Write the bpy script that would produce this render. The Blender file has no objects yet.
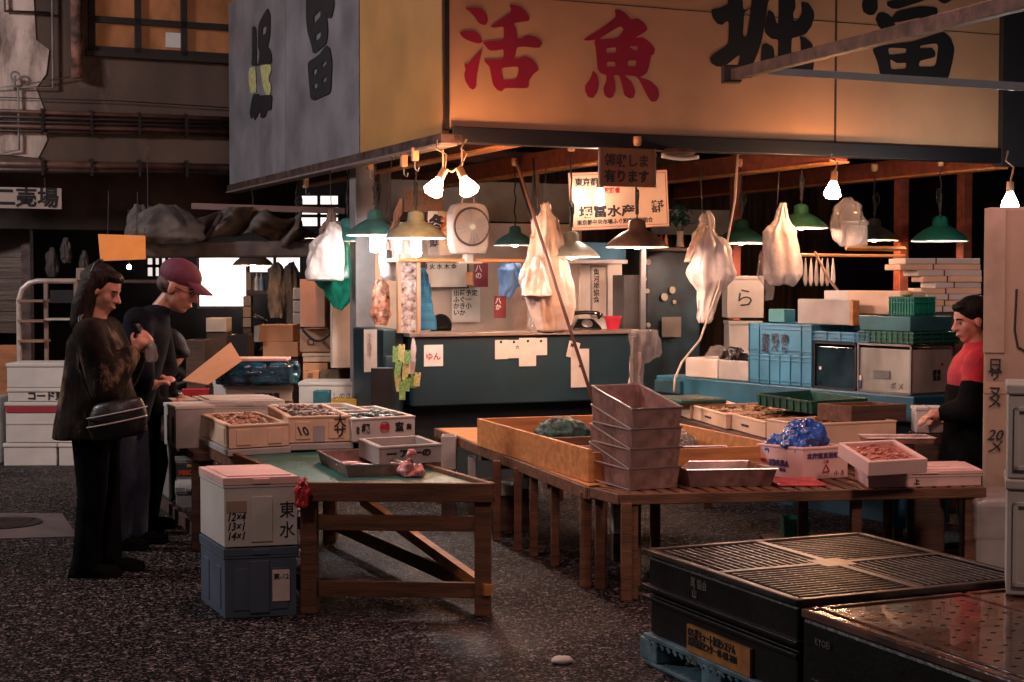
import bpy, bmesh, math, random
from mathutils import Vector, Matrix
random.seed(7)
S = bpy.context.scene
COL = S.collection
PI = math.pi
# ---------------------------------------------------------------- camera
FL = 1554.0
PITCH = math.atan(61 / FL)
EYE = Vector((0, 0, 1.5))
cd = bpy.data.cameras.new('camera'); cam = bpy.data.objects.new('camera', cd); COL.objects.link(cam)
cam.location = EYE; cam.rotation_euler = (PI / 2 - PITCH, 0, 0)
cd.sensor_width = 36; cd.lens = FL / 1024 * 36; cd.clip_end = 200
S.camera = cam
cp, sp = math.cos(PITCH), math.sin(PITCH)
def ray(px, py):
    x = (px - 512) / FL; z = -(py - 341) / FL
    return Vector((x, cp + z * sp, -sp + z * cp))
def P(px, py, Y):                      # point at distance Y down the hall
    d = ray(px, py); return EYE + d * (Y / d.y)
def G(px, py, z=0.0):                  # point on a level surface of height z
    d = ray(px, py); return EYE + d * ((z - EYE.z) / d.z)
A = math.radians(23.4)                 # the stall is turned by this much
U = Vector((math.cos(A), math.sin(A), 0)); V = Vector((-math.sin(A), math.cos(A), 0))
C0 = Vector((-.35, 10.0, 0))           # corner of the awning on the floor plan
def hit(px, py, o, n):
    d = ray(px, py); return EYE + d * ((o - EYE).dot(n) / d.dot(n))
# ---------------------------------------------------------------- materials
MATS = {}
def M(name, rgb, rough=.6, metal=0., var=.12, scale=6., bump=.15, dirt=None, stretch=(1, 1, 1), bscale=None,
      emit=None, es=0., alpha=1., trans=0., spec=.5, dth=.55, coat=0.):
    if name in MATS: return MATS[name]
    m = bpy.data.materials.new(name); m.use_nodes = True; nt = m.node_tree; N = nt.nodes; L = nt.links
    b = N['Principled BSDF']
    b.inputs['Roughness'].default_value = rough; b.inputs['Metallic'].default_value = metal
    b.inputs['Specular IOR Level'].default_value = spec
    b.inputs['Coat Weight'].default_value = coat
    tc = N.new('ShaderNodeTexCoord'); mp = N.new('ShaderNodeMapping'); mp.inputs['Scale'].default_value = stretch
    L.new(tc.outputs['Object'], mp.inputs['Vector'])
    nz = N.new('ShaderNodeTexNoise'); nz.inputs['Scale'].default_value = scale; nz.inputs['Detail'].default_value = 5
    L.new(mp.outputs[0], nz.inputs['Vector'])
    cr = N.new('ShaderNodeValToRGB')
    lo = [max(0, c * (1 - var * 2)) for c in rgb]; hi = [min(1, c * (1 + var)) for c in rgb]
    cr.color_ramp.elements[0].position = .3; cr.color_ramp.elements[1].position = .7
    cr.color_ramp.elements[0].color = (*lo, 1); cr.color_ramp.elements[1].color = (*hi, 1)
    L.new(nz.outputs['Fac'], cr.inputs[0]); col = cr.outputs[0]
    if dirt:
        n2 = N.new('ShaderNodeTexNoise'); n2.inputs['Scale'].default_value = scale * .45; n2.inputs['Detail'].default_value = 8; n2.inputs['Roughness'].default_value = .7
        L.new(mp.outputs[0], n2.inputs['Vector'])
        r2 = N.new('ShaderNodeValToRGB'); r2.color_ramp.elements[0].position = dth; r2.color_ramp.elements[1].position = dth + .15
        L.new(n2.outputs['Fac'], r2.inputs[0])
        mx = N.new('ShaderNodeMix'); mx.data_type = 'RGBA'; mx.inputs[7].default_value = (*dirt, 1)
        L.new(r2.outputs[0], mx.inputs[0]); L.new(col, mx.inputs[6]); col = mx.outputs[2]
    L.new(col, b.inputs['Base Color'])
    if bump:
        n3 = N.new('ShaderNodeTexNoise'); n3.inputs['Scale'].default_value = bscale or scale * 6; n3.inputs['Detail'].default_value = 3
        L.new(mp.outputs[0], n3.inputs['Vector'])
        bp = N.new('ShaderNodeBump'); bp.inputs['Strength'].default_value = bump; bp.inputs['Distance'].default_value = .01
        L.new(n3.outputs['Fac'], bp.inputs['Height']); L.new(bp.outputs[0], b.inputs['Normal'])
    if emit: b.inputs['Emission Color'].default_value = (*emit, 1); b.inputs['Emission Strength'].default_value = es
    b.inputs['Alpha'].default_value = alpha
    b.inputs['Transmission Weight'].default_value = trans
    MATS[name] = m
    return m
foam = M('foam', (.56, .53, .49), .62, var=.1, scale=3, bump=.1, bscale=140, dirt=(.40, .35, .30), dth=.62)
foamp = M('foam_pink_lit', (.70, .46, .42), .6, var=.08, scale=4, bump=.08, bscale=140, dirt=(.5, .3, .26), dth=.6)  # white foam with the pink light put into its colour
foamw = M('foam_warm_lit', (.66, .46, .32), .6, var=.1, scale=4, bump=.1, bscale=140, dirt=(.45, .3, .2), dth=.58)  # white foam, warm lamp light mixed into the base colour
foamg = M('foam_grey', (.36, .34, .32), .7, var=.14, scale=4, bump=.1, bscale=120, dirt=(.2, .17, .15), dth=.6)
card = M('cardboard', (.42, .24, .15), .8, var=.08, scale=3, bump=.08, dirt=(.3, .16, .1), dth=.6)
cardg = M('cardboard_worn', (.33, .235, .17), .85, var=.1, scale=2.5, bump=.12, dirt=(.22, .15, .10), dth=.55)
cardo = M('cardboard_orange', (.62, .30, .15), .8, var=.06, scale=3, bump=.06)
wood = M('wood', (.15, .062, .03), .65, var=.28, scale=3, bump=.3, stretch=(1, 9, 9), dirt=(.10, .05, .03))
woodo = M('wood_orange', (.55, .23, .075), .55, var=.18, scale=3, bump=.2, stretch=(1, 6, 9), dirt=(.30, .11, .04), dth=.58)
woodd = M('wood_dark', (.07, .035, .022), .7, var=.3, scale=3, bump=.3, stretch=(1, 9, 9))
woodr = M('wood_red', (.22, .055, .03), .6, var=.2, scale=2, bump=.2, stretch=(1, 8, 8), dirt=(.14, .04, .02))
rust = M('rusty_steel', (.085, .05, .045), .6, .3, var=.4, scale=8, bump=.3, dirt=(.20, .10, .08), dth=.6)
black = M('black_metal', (.015, .014, .016), .5, .3, var=.2, scale=10)
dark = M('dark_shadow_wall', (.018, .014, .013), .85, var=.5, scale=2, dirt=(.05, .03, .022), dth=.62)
teal = M('teal_paint', (.007, .026, .036), .45, var=.15, scale=3, bump=.1, dirt=(.01, .03, .045), dth=.58)
blue = M('blue_plastic', (.05, .22, .36), .45, var=.12, scale=5, bump=.1, dirt=(.04, .13, .2), dth=.6)
bluel = M('blue_foam', (.07, .095, .14), .6, var=.1, scale=5, bump=.1, bscale=140)
bluep = M('blue_paint', (.014, .095, .155), .5, var=.2, scale=4, bump=.1, dirt=(.02, .09, .14), dth=.55)
greenp = M('green_plastic', (.012, .07, .05), .4, var=.2, scale=6)
tealp = M('teal_plastic', (.03, .30, .24), .4, var=.15, scale=6)
steel = M('steel', (.34, .20, .175), .42, .45, var=.3, scale=9, bump=.1, dirt=(.16, .08, .07), dth=.52)
steelr = M('steel_inner', (.32, .12, .12), .3, .6, var=.25, scale=7, bump=.1)
wire = M('wire_rim', (.55, .47, .45), .3, .9, var=.1)
alu = M('aluminium', (.42, .39, .38), .35, .9, var=.12)
shadeg = M('enamel_green', (.03, .12, .065), .32, .1, var=.25, scale=12, coat=.3)
shadet = M('enamel_teal', (.055, .16, .15), .35, .1, var=.15, scale=12, coat=.3)
shadep = M('enamel_pale', (.24, .26, .19), .4, .1, var=.2, scale=12, dirt=(.28, .16, .1))
shaded = M('enamel_dark', (.05, .05, .04), .4, .2, var=.3, scale=12)
white_in = M('enamel_white', (.75, .73, .68), .5, var=.04, bump=0)
porcelain = M('knob_porcelain', (.62, .36, .2), .5, var=.1)
rubber = M('cable_rubber', (.012, .011, .012), .6, var=.1, bump=0)
paper = M('paper', (.66, .56, .5), .8, var=.06, scale=10, bump=.03)
paperw = M('paper_white', (.72, .68, .64), .8, var=.05, scale=10, bump=.02)
ink = M('black_ink', (.012, .012, .018), .6, var=.1, bump=0)
inkr = M('red_ink', (.42, .012, .03), .6, var=.1, bump=0)
signred = M('sign_red_paint', (.25, .002, .03), .55, var=.12, scale=3, bump=.03)
signblk = M('sign_black_paint', (.008, .009, .012), .55, var=.1, bump=.03)
fade = M('faded_yellow_paint', (.42, .40, .16), .7, var=.2, scale=30, dirt=(.2, .18, .16))
sgrey = M('grey_tin', (.20, .19, .21), .5, .15, var=.2, scale=2.2, bump=.08, dirt=(.115, .11, .13), dth=.54)
scream = M('cream_board', (.46, .27, .15), .6, var=.08, scale=2, bump=.05, dirt=(.45, .27, .13), dth=.6)
sorange = M('ochre_board', (.42, .21, .06), .6, var=.1, scale=2, bump=.05, dirt=(.32, .16, .05), dth=.6)
greenmat = M('green_mat', (.02, .135, .11), .5, var=.2, scale=12, bump=.4, dirt=(.012, .07, .06), dth=.55)
plw = M('bag_white', (.60, .54, .52), .3, var=.1, scale=8, bump=.5, bscale=25, spec=.6)
plb = M('bag_beige', (.60, .47, .40), .3, var=.15, scale=8, bump=.5, bscale=25, spec=.6)
plc = M('bag_clear', (.55, .5, .47), .12, var=.2, scale=8, bump=.8, bscale=30, alpha=.28, spec=.8)
plg = M('bag_green', (.008, .16, .10), .3, var=.3, scale=9, bump=.4, bscale=25)
plbl = M('bag_blue', (.02, .10, .42), .22, var=.6, scale=14, bump=.9, bscale=22, spec=.8, dirt=(.5, .55, .62), dth=.6)
plfoil = M('bag_blue_foil', (.012, .09, .17), .16, .3, var=.6, scale=12, bump=1., bscale=18, spec=.9, dirt=(.04, .45, .5), dth=.6)
red = M('red_plastic', (.55, .02, .05), .4, var=.1)
yellow = M('yellow_plastic', (.5, .28, .04), .5, var=.15)
skin = M('skin', (.50, .24, .175), .5, var=.07, scale=14, bump=.05)
hairb = M('hair_black', (.006, .005, .005), .6, var=.4, scale=30, bump=.5, stretch=(3, 3, .4), bscale=60, spec=.15)
def leaf(): return M('leaf', (.015, .09, .07), .4, var=.4, scale=12)
def emis(name, rgb, s):
    if name in MATS: return MATS[name]
    m = bpy.data.materials.new(name); m.use_nodes = True; nt = m.node_tree
    for n in list(nt.nodes): nt.nodes.remove(n)
    e = nt.nodes.new('ShaderNodeEmission'); e.inputs[0].default_value = (*rgb, 1); e.inputs[1].default_value = s
    o = nt.nodes.new('ShaderNodeOutputMaterial'); nt.links.new(e.outputs[0], o.inputs[0]); MATS[name] = m
    return m
# ---------------------------------------------------------------- mesh builder
class MB:
    def __init__(s): s.bm = bmesh.new(); s.T = Matrix()
    def add(s, vs, fs):
        v = [s.bm.verts.new(s.T @ Vector(p)) for p in vs]
        for f in fs:
            try: s.bm.faces.new([v[i] for i in f])
            except ValueError: pass
        return s
    def box(s, x0, y0, z0, x1, y1, z1):
        return s.add([(x0, y0, z0), (x1, y0, z0), (x1, y1, z0), (x0, y1, z0), (x0, y0, z1), (x1, y0, z1), (x1, y1, z1), (x0, y1, z1)],
                     [(3, 2, 1, 0), (4, 5, 6, 7), (0, 1, 5, 4), (1, 2, 6, 5), (2, 3, 7, 6), (3, 0, 4, 7)])
    def rings(s, R, cap=True, closed=False):
        n = len(R[0]); vs = [p for r in R for p in r]; fs = []
        m = len(R)
        for i in range(m if closed else m - 1):
            for j in range(n):
                a = i * n + j; b = i * n + (j + 1) % n; c = ((i + 1) % m) * n + (j + 1) % n; d = ((i + 1) % m) * n + j
                fs.append((a, b, c, d))
        if cap and not closed: fs += [tuple(range(n - 1, -1, -1)), tuple(range((m - 1) * n, m * n))]
        return s.add(vs, fs)
    def tube(s, pts, r, n=8, closed=False, square=False):
        pts = [Vector(p) for p in pts]; R = []; k = len(pts)
        up = None
        for i, p in enumerate(pts):
            if closed: d = pts[(i + 1) % k] - pts[i - 1]
            else: d = pts[min(i + 1, k - 1)] - pts[max(i - 1, 0)]
            if d.length < 1e-9: d = Vector((0, 0, 1))
            d.normalize()
            if up is None: up = Vector((0, 0, 1)) if abs(d.z) < .9 else Vector((0, 1, 0))
            a = d.cross(up)
            if a.length < 1e-4: a = d.orthogonal()
            a.normalize(); b = a.cross(d); up = b
            rr = r[i] if isinstance(r, (list, tuple)) else r
            off = PI / n if square else 0
            R.append([p + (a * math.cos(t * 2 * PI / n + off) + b * math.sin(t * 2 * PI / n + off)) * rr for t in range(n)])
        return s.rings(R, closed=closed)
    def bar(s, p0, p1, w, h=None):     # rectangular beam between two points
        p0, p1 = Vector(p0), Vector(p1); h = h or w; d = (p1 - p0).normalized()
        up = Vector((0, 0, 1)) if abs(d.z) < .95 else Vector((0, 1, 0))
        a = d.cross(up).normalized(); b = a.cross(d)
        q = [(-a * w - b * h) / 2, (a * w - b * h) / 2, (a * w + b * h) / 2, (-a * w + b * h) / 2]
        return s.rings([[p0 + k for k in q], [p1 + k for k in q]])
    def lathe(s, prof, n=24, c=(0, 0, 0), cap=False):
        c = Vector(c)
        return s.rings([[c + Vector((r * math.cos(j * 2 * PI / n), r * math.sin(j * 2 * PI / n), z)) for j in range(n)] for r, z in prof], cap=cap)
    def ell(s, c, r, n=16, m=10, R=None):
        c = Vector(c); R = R or Matrix()
        rs = []
        for i in range(1, m):
            t = PI * i / m
            rs.append([c + R @ Vector((r[0] * math.sin(t) * math.cos(j * 2 * PI / n), r[1] * math.sin(t) * math.sin(j * 2 * PI / n), -r[2] * math.cos(t))) for j in range(n)])
        return s.rings(rs)
    def prism(s, poly, f, h):          # poly in 2d, f maps (a,b,t) to 3d
        n = len(poly)
        vs = [f(a, b, 0) for a, b in poly] + [f(a, b, h) for a, b in poly]
        fs = [tuple(range(n)), tuple(range(2 * n - 1, n - 1, -1))] + [(i, n + i, n + (i + 1) % n, (i + 1) % n) for i in range(n)]
        return s.add(vs, fs)
    def hollow(s, w, d, h, t=.02, b=.02, flare=0., x=0, y=0, z=0, hb=None):   # open box with real walls
        hb = hb or h; f = flare
        def ring(i, o, zf, zb): return [(x + i - o, y + i - o, z + zf), (x + w - i + o, y + i - o, z + zf), (x + w - i + o, y + d - i + o, z + zb), (x + i - o, y + d - i + o, z + zb)]
        R = [ring(0, 0, 0, 0), ring(0, f, h, hb), ring(t, f, h, hb), ring(t, 0, b, b)]
        vs = [p for r in R for p in r]; fs = [(3, 2, 1, 0), (12, 13, 14, 15)]
        for i in range(3):
            for j in range(4):
                fs.append((i * 4 + j, i * 4 + (j + 1) % 4, i * 4 + 4 + (j + 1) % 4, i * 4 + 4 + j))
        return s.add(vs, fs)
    def obj(s, name, mat, parent=None, bev=0, sh=0., smooth=False, sub=0, solid=0, jit=0.):
        if sh:
            for v in s.bm.verts: v.co.x -= v.co.y * math.tan(sh)
        if jit:
            for v in s.bm.verts: v.co += Vector((random.uniform(-jit, jit), random.uniform(-jit, jit), random.uniform(-jit, jit)))
        bmesh.ops.recalc_face_normals(s.bm, faces=s.bm.faces)
        me = bpy.data.meshes.new(name); s.bm.to_mesh(me); s.bm.free()
        o = bpy.data.objects.new(name, me); COL.objects.link(o)
        me.materials.append(mat)
        if smooth:
            for p in me.polygons: p.use_smooth = True
        if parent: o.parent = parent
        if sub: k = o.modifiers.new('sub', 'SUBSURF'); k.levels = sub; k.render_levels = sub
        if solid: k = o.modifiers.new('solid', 'SOLIDIFY'); k.thickness = solid
        if bev: k = o.modifiers.new('bevel', 'BEVEL'); k.width = bev; k.segments = 2; k.limit_method = 'ANGLE'
        return o
def tag(o, label, cat, group=None, kind=None):
    o['label'] = label; o['category'] = cat
    if group: o['group'] = group
    if kind: o['kind'] = kind
    return o
def thing(name, label, cat, loc=(0, 0, 0), rz=0, group=None):
    o = bpy.data.objects.new(name, None); COL.objects.link(o); o.empty_display_size = .1
    o.location = loc; o.rotation_euler = (0, 0, rz)
    return tag(o, label, cat, group)
def put(o, loc, rz=0): o.location = loc; o.rotation_euler = (0, 0, rz); return o
def struct(o): o['kind'] = 'structure'; return o
def text(s, size, parent, loc, rot, mat, name='lettering', bold=.0, ex=.001, align='LEFT', sx=1., shear=0., space=1.):
    c = bpy.data.curves.new('t', 'FONT'); c.body = s; c.size = size; c.extrude = ex; c.offset = bold; c.align_x = align
    c.resolution_u = 2; c.shear = shear; c.space_line = space
    t = bpy.data.objects.new('t', c); COL.objects.link(t)
    dg = bpy.context.evaluated_depsgraph_get(); dg.update()
    me = bpy.data.meshes.new_from_object(t.evaluated_get(dg)); bpy.data.objects.remove(t)
    if sx != 1:
        for v in me.vertices: v.co.x *= sx
    me.materials.clear(); me.materials.append(mat); me.name = name
    o = bpy.data.objects.new(name, me); COL.objects.link(o); o.parent = parent
    o.location = loc; o.rotation_euler = rot
    return o
FRONT = (PI / 2, 0, 0); LEFT = (PI / 2, 0, -PI / 2)
def pbox(z, fl, fr, ytop, bl, maxsk=10, maxd=None):
    """frame of a box standing on level z, measured from its visible corners"""
    a = G(*fl, z); b = G(*fr, z); h = (fl[1] - ytop) * a.y / FL
    c = G(*bl, z + h)
    e = b - a; f = Vector((c.x - a.x, c.y - a.y, 0)); w = e.length; d = f.length
    ra = math.atan2(e.y, e.x); rb = math.atan2(f.y, f.x) - PI / 2
    sk = rb - ra; lim = math.radians(maxsk)
    if abs(sk) > lim:
        ex = (abs(sk) - lim) * (1 if sk > 0 else -1); ra += ex * .6; sk = lim * (1 if sk > 0 else -1)
    if maxd: d = min(d, maxd)
    return dict(loc=a, rz=ra, w=w, d=d, h=h, sk=sk)
LOG = []
def foam_box(B, label, mat=foam, lid=False, cat='box', group=None, slots=True, t=.028, name='foam_box', lidmat=None, base=False, fillz=None, notch=True):
    T = thing(name, label, cat, B['loc'], B['rz'], group); w, d, h, sk = B['w'], B['d'], B['h'], B['sk']
    LOG.append((label[:30], round(w, 2), round(d, 2), round(h, 2), round(math.degrees(B['rz'])), round(math.degrees(sk))))
    hl = min(.035, h * .25) if lid else 0
    m = MB(); hb = h - hl
    m.hollow(w, d, hb, min(t, w * .2), min(.03, hb * .3))
    if slots and hb > .07:   # raised pads moulded on the sides
        sw = w * .24; q = .005
        for x0 in (w * .12, w - w * .12 - sw):
            m.box(x0, -q, hb * .12, x0 + sw, .001, hb * .8); m.box(x0, d - .001, hb * .12, x0 + sw, d + q, hb * .8)
        for y0 in (d * .14, d * .62):
            m.box(-q, y0, hb * .12, .001, y0 + d * .22, hb * .8); m.box(w - .001, y0, hb * .12, w + q, y0 + d * .22, hb * .8)
    m.box(-.004, -.004, hb - .012, w + .004, .002, hb - .001); m.box(-.004, -.004, hb - .012, .002, d + .004, hb - .001)
    m.obj('box_body', mat, T, .004, sk)
    if lid:
        m = MB(); m.box(-.006, -.006, hb, w + .006, d + .006, h)
        m.box(w * .06, d * .06, h - .001, w * .94, d * .94, h + .006)
        if notch: m.box(w * .38, -.012, hb + .004, w * .62, -.005, h - .006)
        m.obj('lid', lidmat or mat, T, .005, sk)
    return T
def contents(B, mat, name, label, cat, n=60, size=(.03, .02, .012), fill=.7, t=.03):
    """loose heap inside an open box"""
    m = MB(); w, d, h = B['w'], B['d'], B['h']; zt = h * fill
    m.T = Matrix.Translation((0, 0, 0))
    nx, ny = 10, 10; g = []
    for i in range(nx):
        g.append([(t + .004 + (w - 2 * t - .008) * i / (nx - 1), t + .004 + (d - 2 * t - .008) * j / (ny - 1), zt + random.uniform(-.01, .01)) for j in range(ny)])
    vs = [p for r in g for p in r]; fs = [(i * ny + j, (i + 1) * ny + j, (i + 1) * ny + j + 1, i * ny + j + 1) for i in range(nx - 1) for j in range(ny - 1)]
    base = [(p[0], p[1], .035) for p in (g[0][0], g[-1][0], g[-1][-1], g[0][-1])]
    m.add(vs, fs)
    for k in range(n):
        x = random.uniform(t + size[0], max(t + size[0] + .001, w - t - size[0])); y = random.uniform(t + size[0], max(t + size[0] + .001, d - t - size[0]))
        R = Matrix.Rotation(random.uniform(0, 6), 4, 'Z') @ Matrix.Rotation(random.uniform(-.4, .4), 4, 'X')
        m.ell((x, y, zt + size[2] * random.uniform(.1, .9)), [c * random.uniform(.7, 1.2) for c in size], 7, 5, R)
    o = m.obj(name, mat, None, 0, B['sk'], smooth=True); put(o, B['loc'], B['rz'])
    return tag(o, label, cat, kind='stuff')
def rail_noise(i): return math.sin(i * 12.9898) * .5
# ================================================================ SETTING
def face_mat_floor():
    m = bpy.data.materials.new('wet_asphalt'); m.use_nodes = True; nt = m.node_tree; N = nt.nodes; L = nt.links; b = N['Principled BSDF']
    tc = N.new('ShaderNodeTexCoord')
    def nz(s, d=4, r=.5):
        n = N.new('ShaderNodeTexNoise'); n.inputs['Scale'].default_value = s; n.inputs['Detail'].default_value = d; n.inputs['Roughness'].default_value = r; L.new(tc.outputs['Object'], n.inputs['Vector']); return n
    v = N.new('ShaderNodeTexVoronoi'); v.inputs['Scale'].default_value = 100; L.new(tc.outputs['Object'], v.inputs['Vector'])
    sx = N.new('ShaderNodeSeparateColor'); L.new(v.outputs['Color'], sx.inputs[0])
    r = N.new('ShaderNodeValToRGB'); r.color_ramp.elements[0].color = (.005, .005, .007, 1); r.color_ramp.elements[1].color = (.33, .28, .265, 1)
    r.color_ramp.elements[0].position = .6; r.color_ramp.elements[1].position = .98
    L.new(sx.outputs[0], r.inputs[0])
    v2 = nz(22, 4, .7); r2 = N.new('ShaderNodeValToRGB'); r2.color_ramp.elements[0].position = .47; r2.color_ramp.elements[1].position = .63
    r2.color_ramp.elements[0].color = (.05, .05, .06, 1)
    L.new(v2.outputs[0], r2.inputs[0])
    mx = N.new('ShaderNodeMix'); mx.data_type = 'RGBA'; mx.blend_type = 'MULTIPLY'; mx.inputs[0].default_value = .8
    L.new(r.outputs[0], mx.inputs[6]); L.new(r2.outputs[0], mx.inputs[7]); L.new(mx.outputs[2], b.inputs['Base Color'])
    w = nz(1.3, 3); rr = N.new('ShaderNodeMapRange'); rr.inputs[1].default_value = .4; rr.inputs[2].default_value = .65; rr.inputs[3].default_value = .5; rr.inputs[4].default_value = .75; b.inputs['Specular IOR Level'].default_value = .1
    L.new(w.outputs[0], rr.inputs[0]); L.new(rr.outputs[0], b.inputs['Roughness'])
    bp = N.new('ShaderNodeBump'); bp.inputs['Strength'].default_value = .5; bp.inputs['Distance'].default_value = .008
    L.new(v.outputs['Distance'], bp.inputs['Height']); bp.invert = True; L.new(bp.outputs[0], b.inputs['Normal'])
    return m
m = MB(); m.box(-14, -3, -.2, 16, 26, 0); struct(m.obj('floor', face_mat_floor()))
# lighter concrete strip let into the asphalt, with a manhole
conc = M('concrete_strip', (.13, .10, .095), .6, var=.2, scale=4, bump=.3)
m = MB(); a, b_, c, d = G(-80, 513), G(62, 514), G(78, 537), G(-80, 541)
m.prism([(p.x, p.y) for p in (a, b_, c, d)], lambda x, y, t: (x, y, t), .004)
tag(m.obj('concrete_slab', conc), 'pale concrete patch set in the dark asphalt left of the woman', 'paving')
mh = thing('manhole_cover', 'round iron manhole cover in the concrete patch at the left edge', 'manhole', G(2, 524) + Vector((0, 0, .004)))
MB().lathe([(.0, 0), (.24, 0), (.24, .006), (0, .006)], 32).obj('cover_plate', black, mh)
m = MB()
for k in range(7): m.box(-.16, -.15 + k * .05, .006, .16, -.135 + k * .05, .01)
m.obj('grip_ridges', rust, mh)
# ---- building on the left: upper wall carried over an open market hall
wallm = M('stained_plaster', (.115, .072, .055), .85, var=.25, scale=1.6, bump=.2, dirt=(.25, .18, .15), dth=.60, stretch=(1.2, 1, .55))
W0 = Vector((-4.94, 14.5, 0))
def WP(px, py, off=0.):
    return hit(px, py, W0 - V * off, V)
def wl(px, py, off=0.):                # local (along wall, height)
    p = WP(px, py, off); return ((p - W0).dot(U), p.z)
z0 = wl(100, 171)[1]
m = MB(); m.T = Matrix.Translation(W0) @ Matrix.Rotation(A, 4, 'Z')
x1, zb = wl(92, 49); x2 = wl(232, 54)[0] + .12; x2b = 9
m.box(-6, 0, z0, x1, .25, 6); m.box(x1, 0, z0, x2, .25, zb); m.box(x2, 0, z0, x2b, .25, 6); m.box(x1, 0, 5.6, x2, .25, 6)
struct(m.obj('wall_upper', wallm))
white_st = M('peeling_whitewash', (.66, .52, .46), .85, var=.22, scale=2.2, bump=.25, dirt=(.14, .09, .07), dth=.56, stretch=(2, 1, .6))
m = MB(); m.T = Matrix.Translation(W0 - V * .012) @ Matrix.Rotation(A, 4, 'Z')
pts = [wl(-80, -8), wl(33, -8), wl(36, 40), wl(49, 50), wl(46, 74), wl(36, 88), wl(44, 110), wl(47, 140), wl(38, 158), wl(8, 155), wl(-80, 150)]
m.prism(pts, lambda x, z, t: (x, t, z), .012); struct(m.obj('trim_1', white_st))
# metal framed windows with frosted warm panes
glassw = M('frosted_pane', (.34, .14, .065), .25, var=.35, scale=2, bump=.05, stretch=(2, 1, 1), dirt=(.55, .38, .28), dth=.66, emit=(.9, .3, .1), es=.06)
wf = thing('window_1', 'steel framed upper window with warm frosted panes', 'window'); del wf['label'], wf['category']; struct(wf)
wf.location = W0; wf.rotation_euler = (0, 0, A)
m = MB(); za = wl(92, 49)[1]; zc = wl(92, 19)[1]; zt = 5.6
xs = [x1, wl(138, 50)[0], wl(184, 50)[0], x2]
for x in xs: m.box(x - .03, -.03, za - .02, x + .03, .06, zt)
for z in (za, zc, zc + (zc - za) * 1.3, zt - .05): m.box(x1 - .03, -.03, z - .03, x2 + .03, .06, z + .03)
m.box(x1 - .06, -.06, za - .07, x2 + .06, .05, za - .02)
m.obj('window_frame', M('window_steel', (.03, .022, .02), .6, .2), wf)
zr = [za, zc, zc + (zc - za) * 1.3, zt - .05]
for i in range(3):
    for j in range(3):
        MB().box(xs[i] + .03, .02, zr[j] + .03, xs[i + 1] - .03, .03, zr[j + 1] - .03).obj('pane', glassw, wf)
MB().box(wl(166, 40)[0], .012, wl(166, 50)[1] + .03, wl(181, 40)[0], .018, wl(166, 32)[1]).obj('paper_note', paperw, wf)['label'] = 'pale paper stuck inside the pane'
# conduits and pipes on the wall
def wpipe(pts, r, off, mat, label, name='conduit_pipe', cat='pipe', cl=True, group=None):
    T = thing(name, label, cat, group=group)
    q = [WP(x, y, off) for x, y in pts]
    MB().tube(q, r, 8).obj('pipe', mat, T, smooth=True)
    if cl:
        for k in range(1, 6):
            p = q[0].lerp(q[-1], k / 6)
            m = MB(); m.T = Matrix.Translation(p) @ Matrix.Rotation(A, 4, 'Z'); m.box(-.012, -r * 1.4, -r * 1.6, .012, off, r * 1.6); m.obj('bracket', black, T)
    return T
pm = M('pipe_rust', (.13, .055, .04), .5, .2, var=.3, scale=5)
pmd = M('pipe_dark', (.05, .03, .025), .5, .3, var=.3, scale=5)
wpipe([(-60, 109), (232, 119)], .022, .05, pm, 'uppermost rusty conduit running along the stained wall', group=None)
wpipe([(-60, 115), (232, 123)], .016, .05, pmd, 'dark thin conduit just under the uppermost rusty one')
wpipe([(-60, 120), (232, 127)], .016, .05, pmd, 'dark conduit in the middle of the wall bundle')
wpipe([(-60, 124.5), (232, 132)], .024, .05, pm, 'fat red-brown conduit at the bottom of the wall bundle')
wpipe([(-60, 129), (232, 136)], .012, .05, pmd, 'thinnest conduit, below the fat red-brown one')
wpipe([(-60, 163), (232, 168)], .04, .07, pm, 'thick red-brown pipe along the lower edge of the wall')
wpipe([(-60, 169), (232, 173)], .03, .07, pmd, 'dark pipe hugging the underside of the wall')
wpipe([(76, -20), (77, 40), (77, 78)], .058, .1, M('drain_rust', (.20, .09, .065), .8, .1, var=.5, scale=9, bump=.8, dirt=(.05, .03, .025), dth=.5), 'fat flaking drainpipe that ends in mid wall beside the window', 'drainpipe', cl=False)
gp = M('grey_conduit', (.28, .25, .23), .5, .4, var=.2)
wpipe([(52, -20), (53, 88), (18, 88), (19, 150), (5, 152)], .011, .05, gp, 'thin grey conduit stepping down over the whitewashed patch', cl=False)
wpipe([(4, -20), (5, 11), (50, 13)], .013, .05, pmd, 'dark angled conduit at the top left corner of the wall', cl=False)
wpipe([(-10, 88), (15, 86), (75, 76)], .006, .06, gp, 'slack wire from the drainpipe to the left edge', 'cable', 'cable', cl=False)
wpipe([(-10, 97), (120, 101), (232, 108)], .005, .05, black, 'thin black wire above the conduit bundle', 'cable', 'cable', cl=False)
v_ = thing('wall_valve', 'small round valve wheel on the grey conduit', 'valve', WP(15, 76, .08), A)
m = MB(); m.tube([(.04 * math.cos(t * PI / 8), 0, .04 * math.sin(t * PI / 8)) for t in range(16)], .008, 6, closed=True); m.obj('wheel', gp, v_, smooth=True)
MB().tube([(0, .06, -.12), (0, .02, -.05), (0, 0, 0)], .01).obj('stem', gp, v_)
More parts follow.
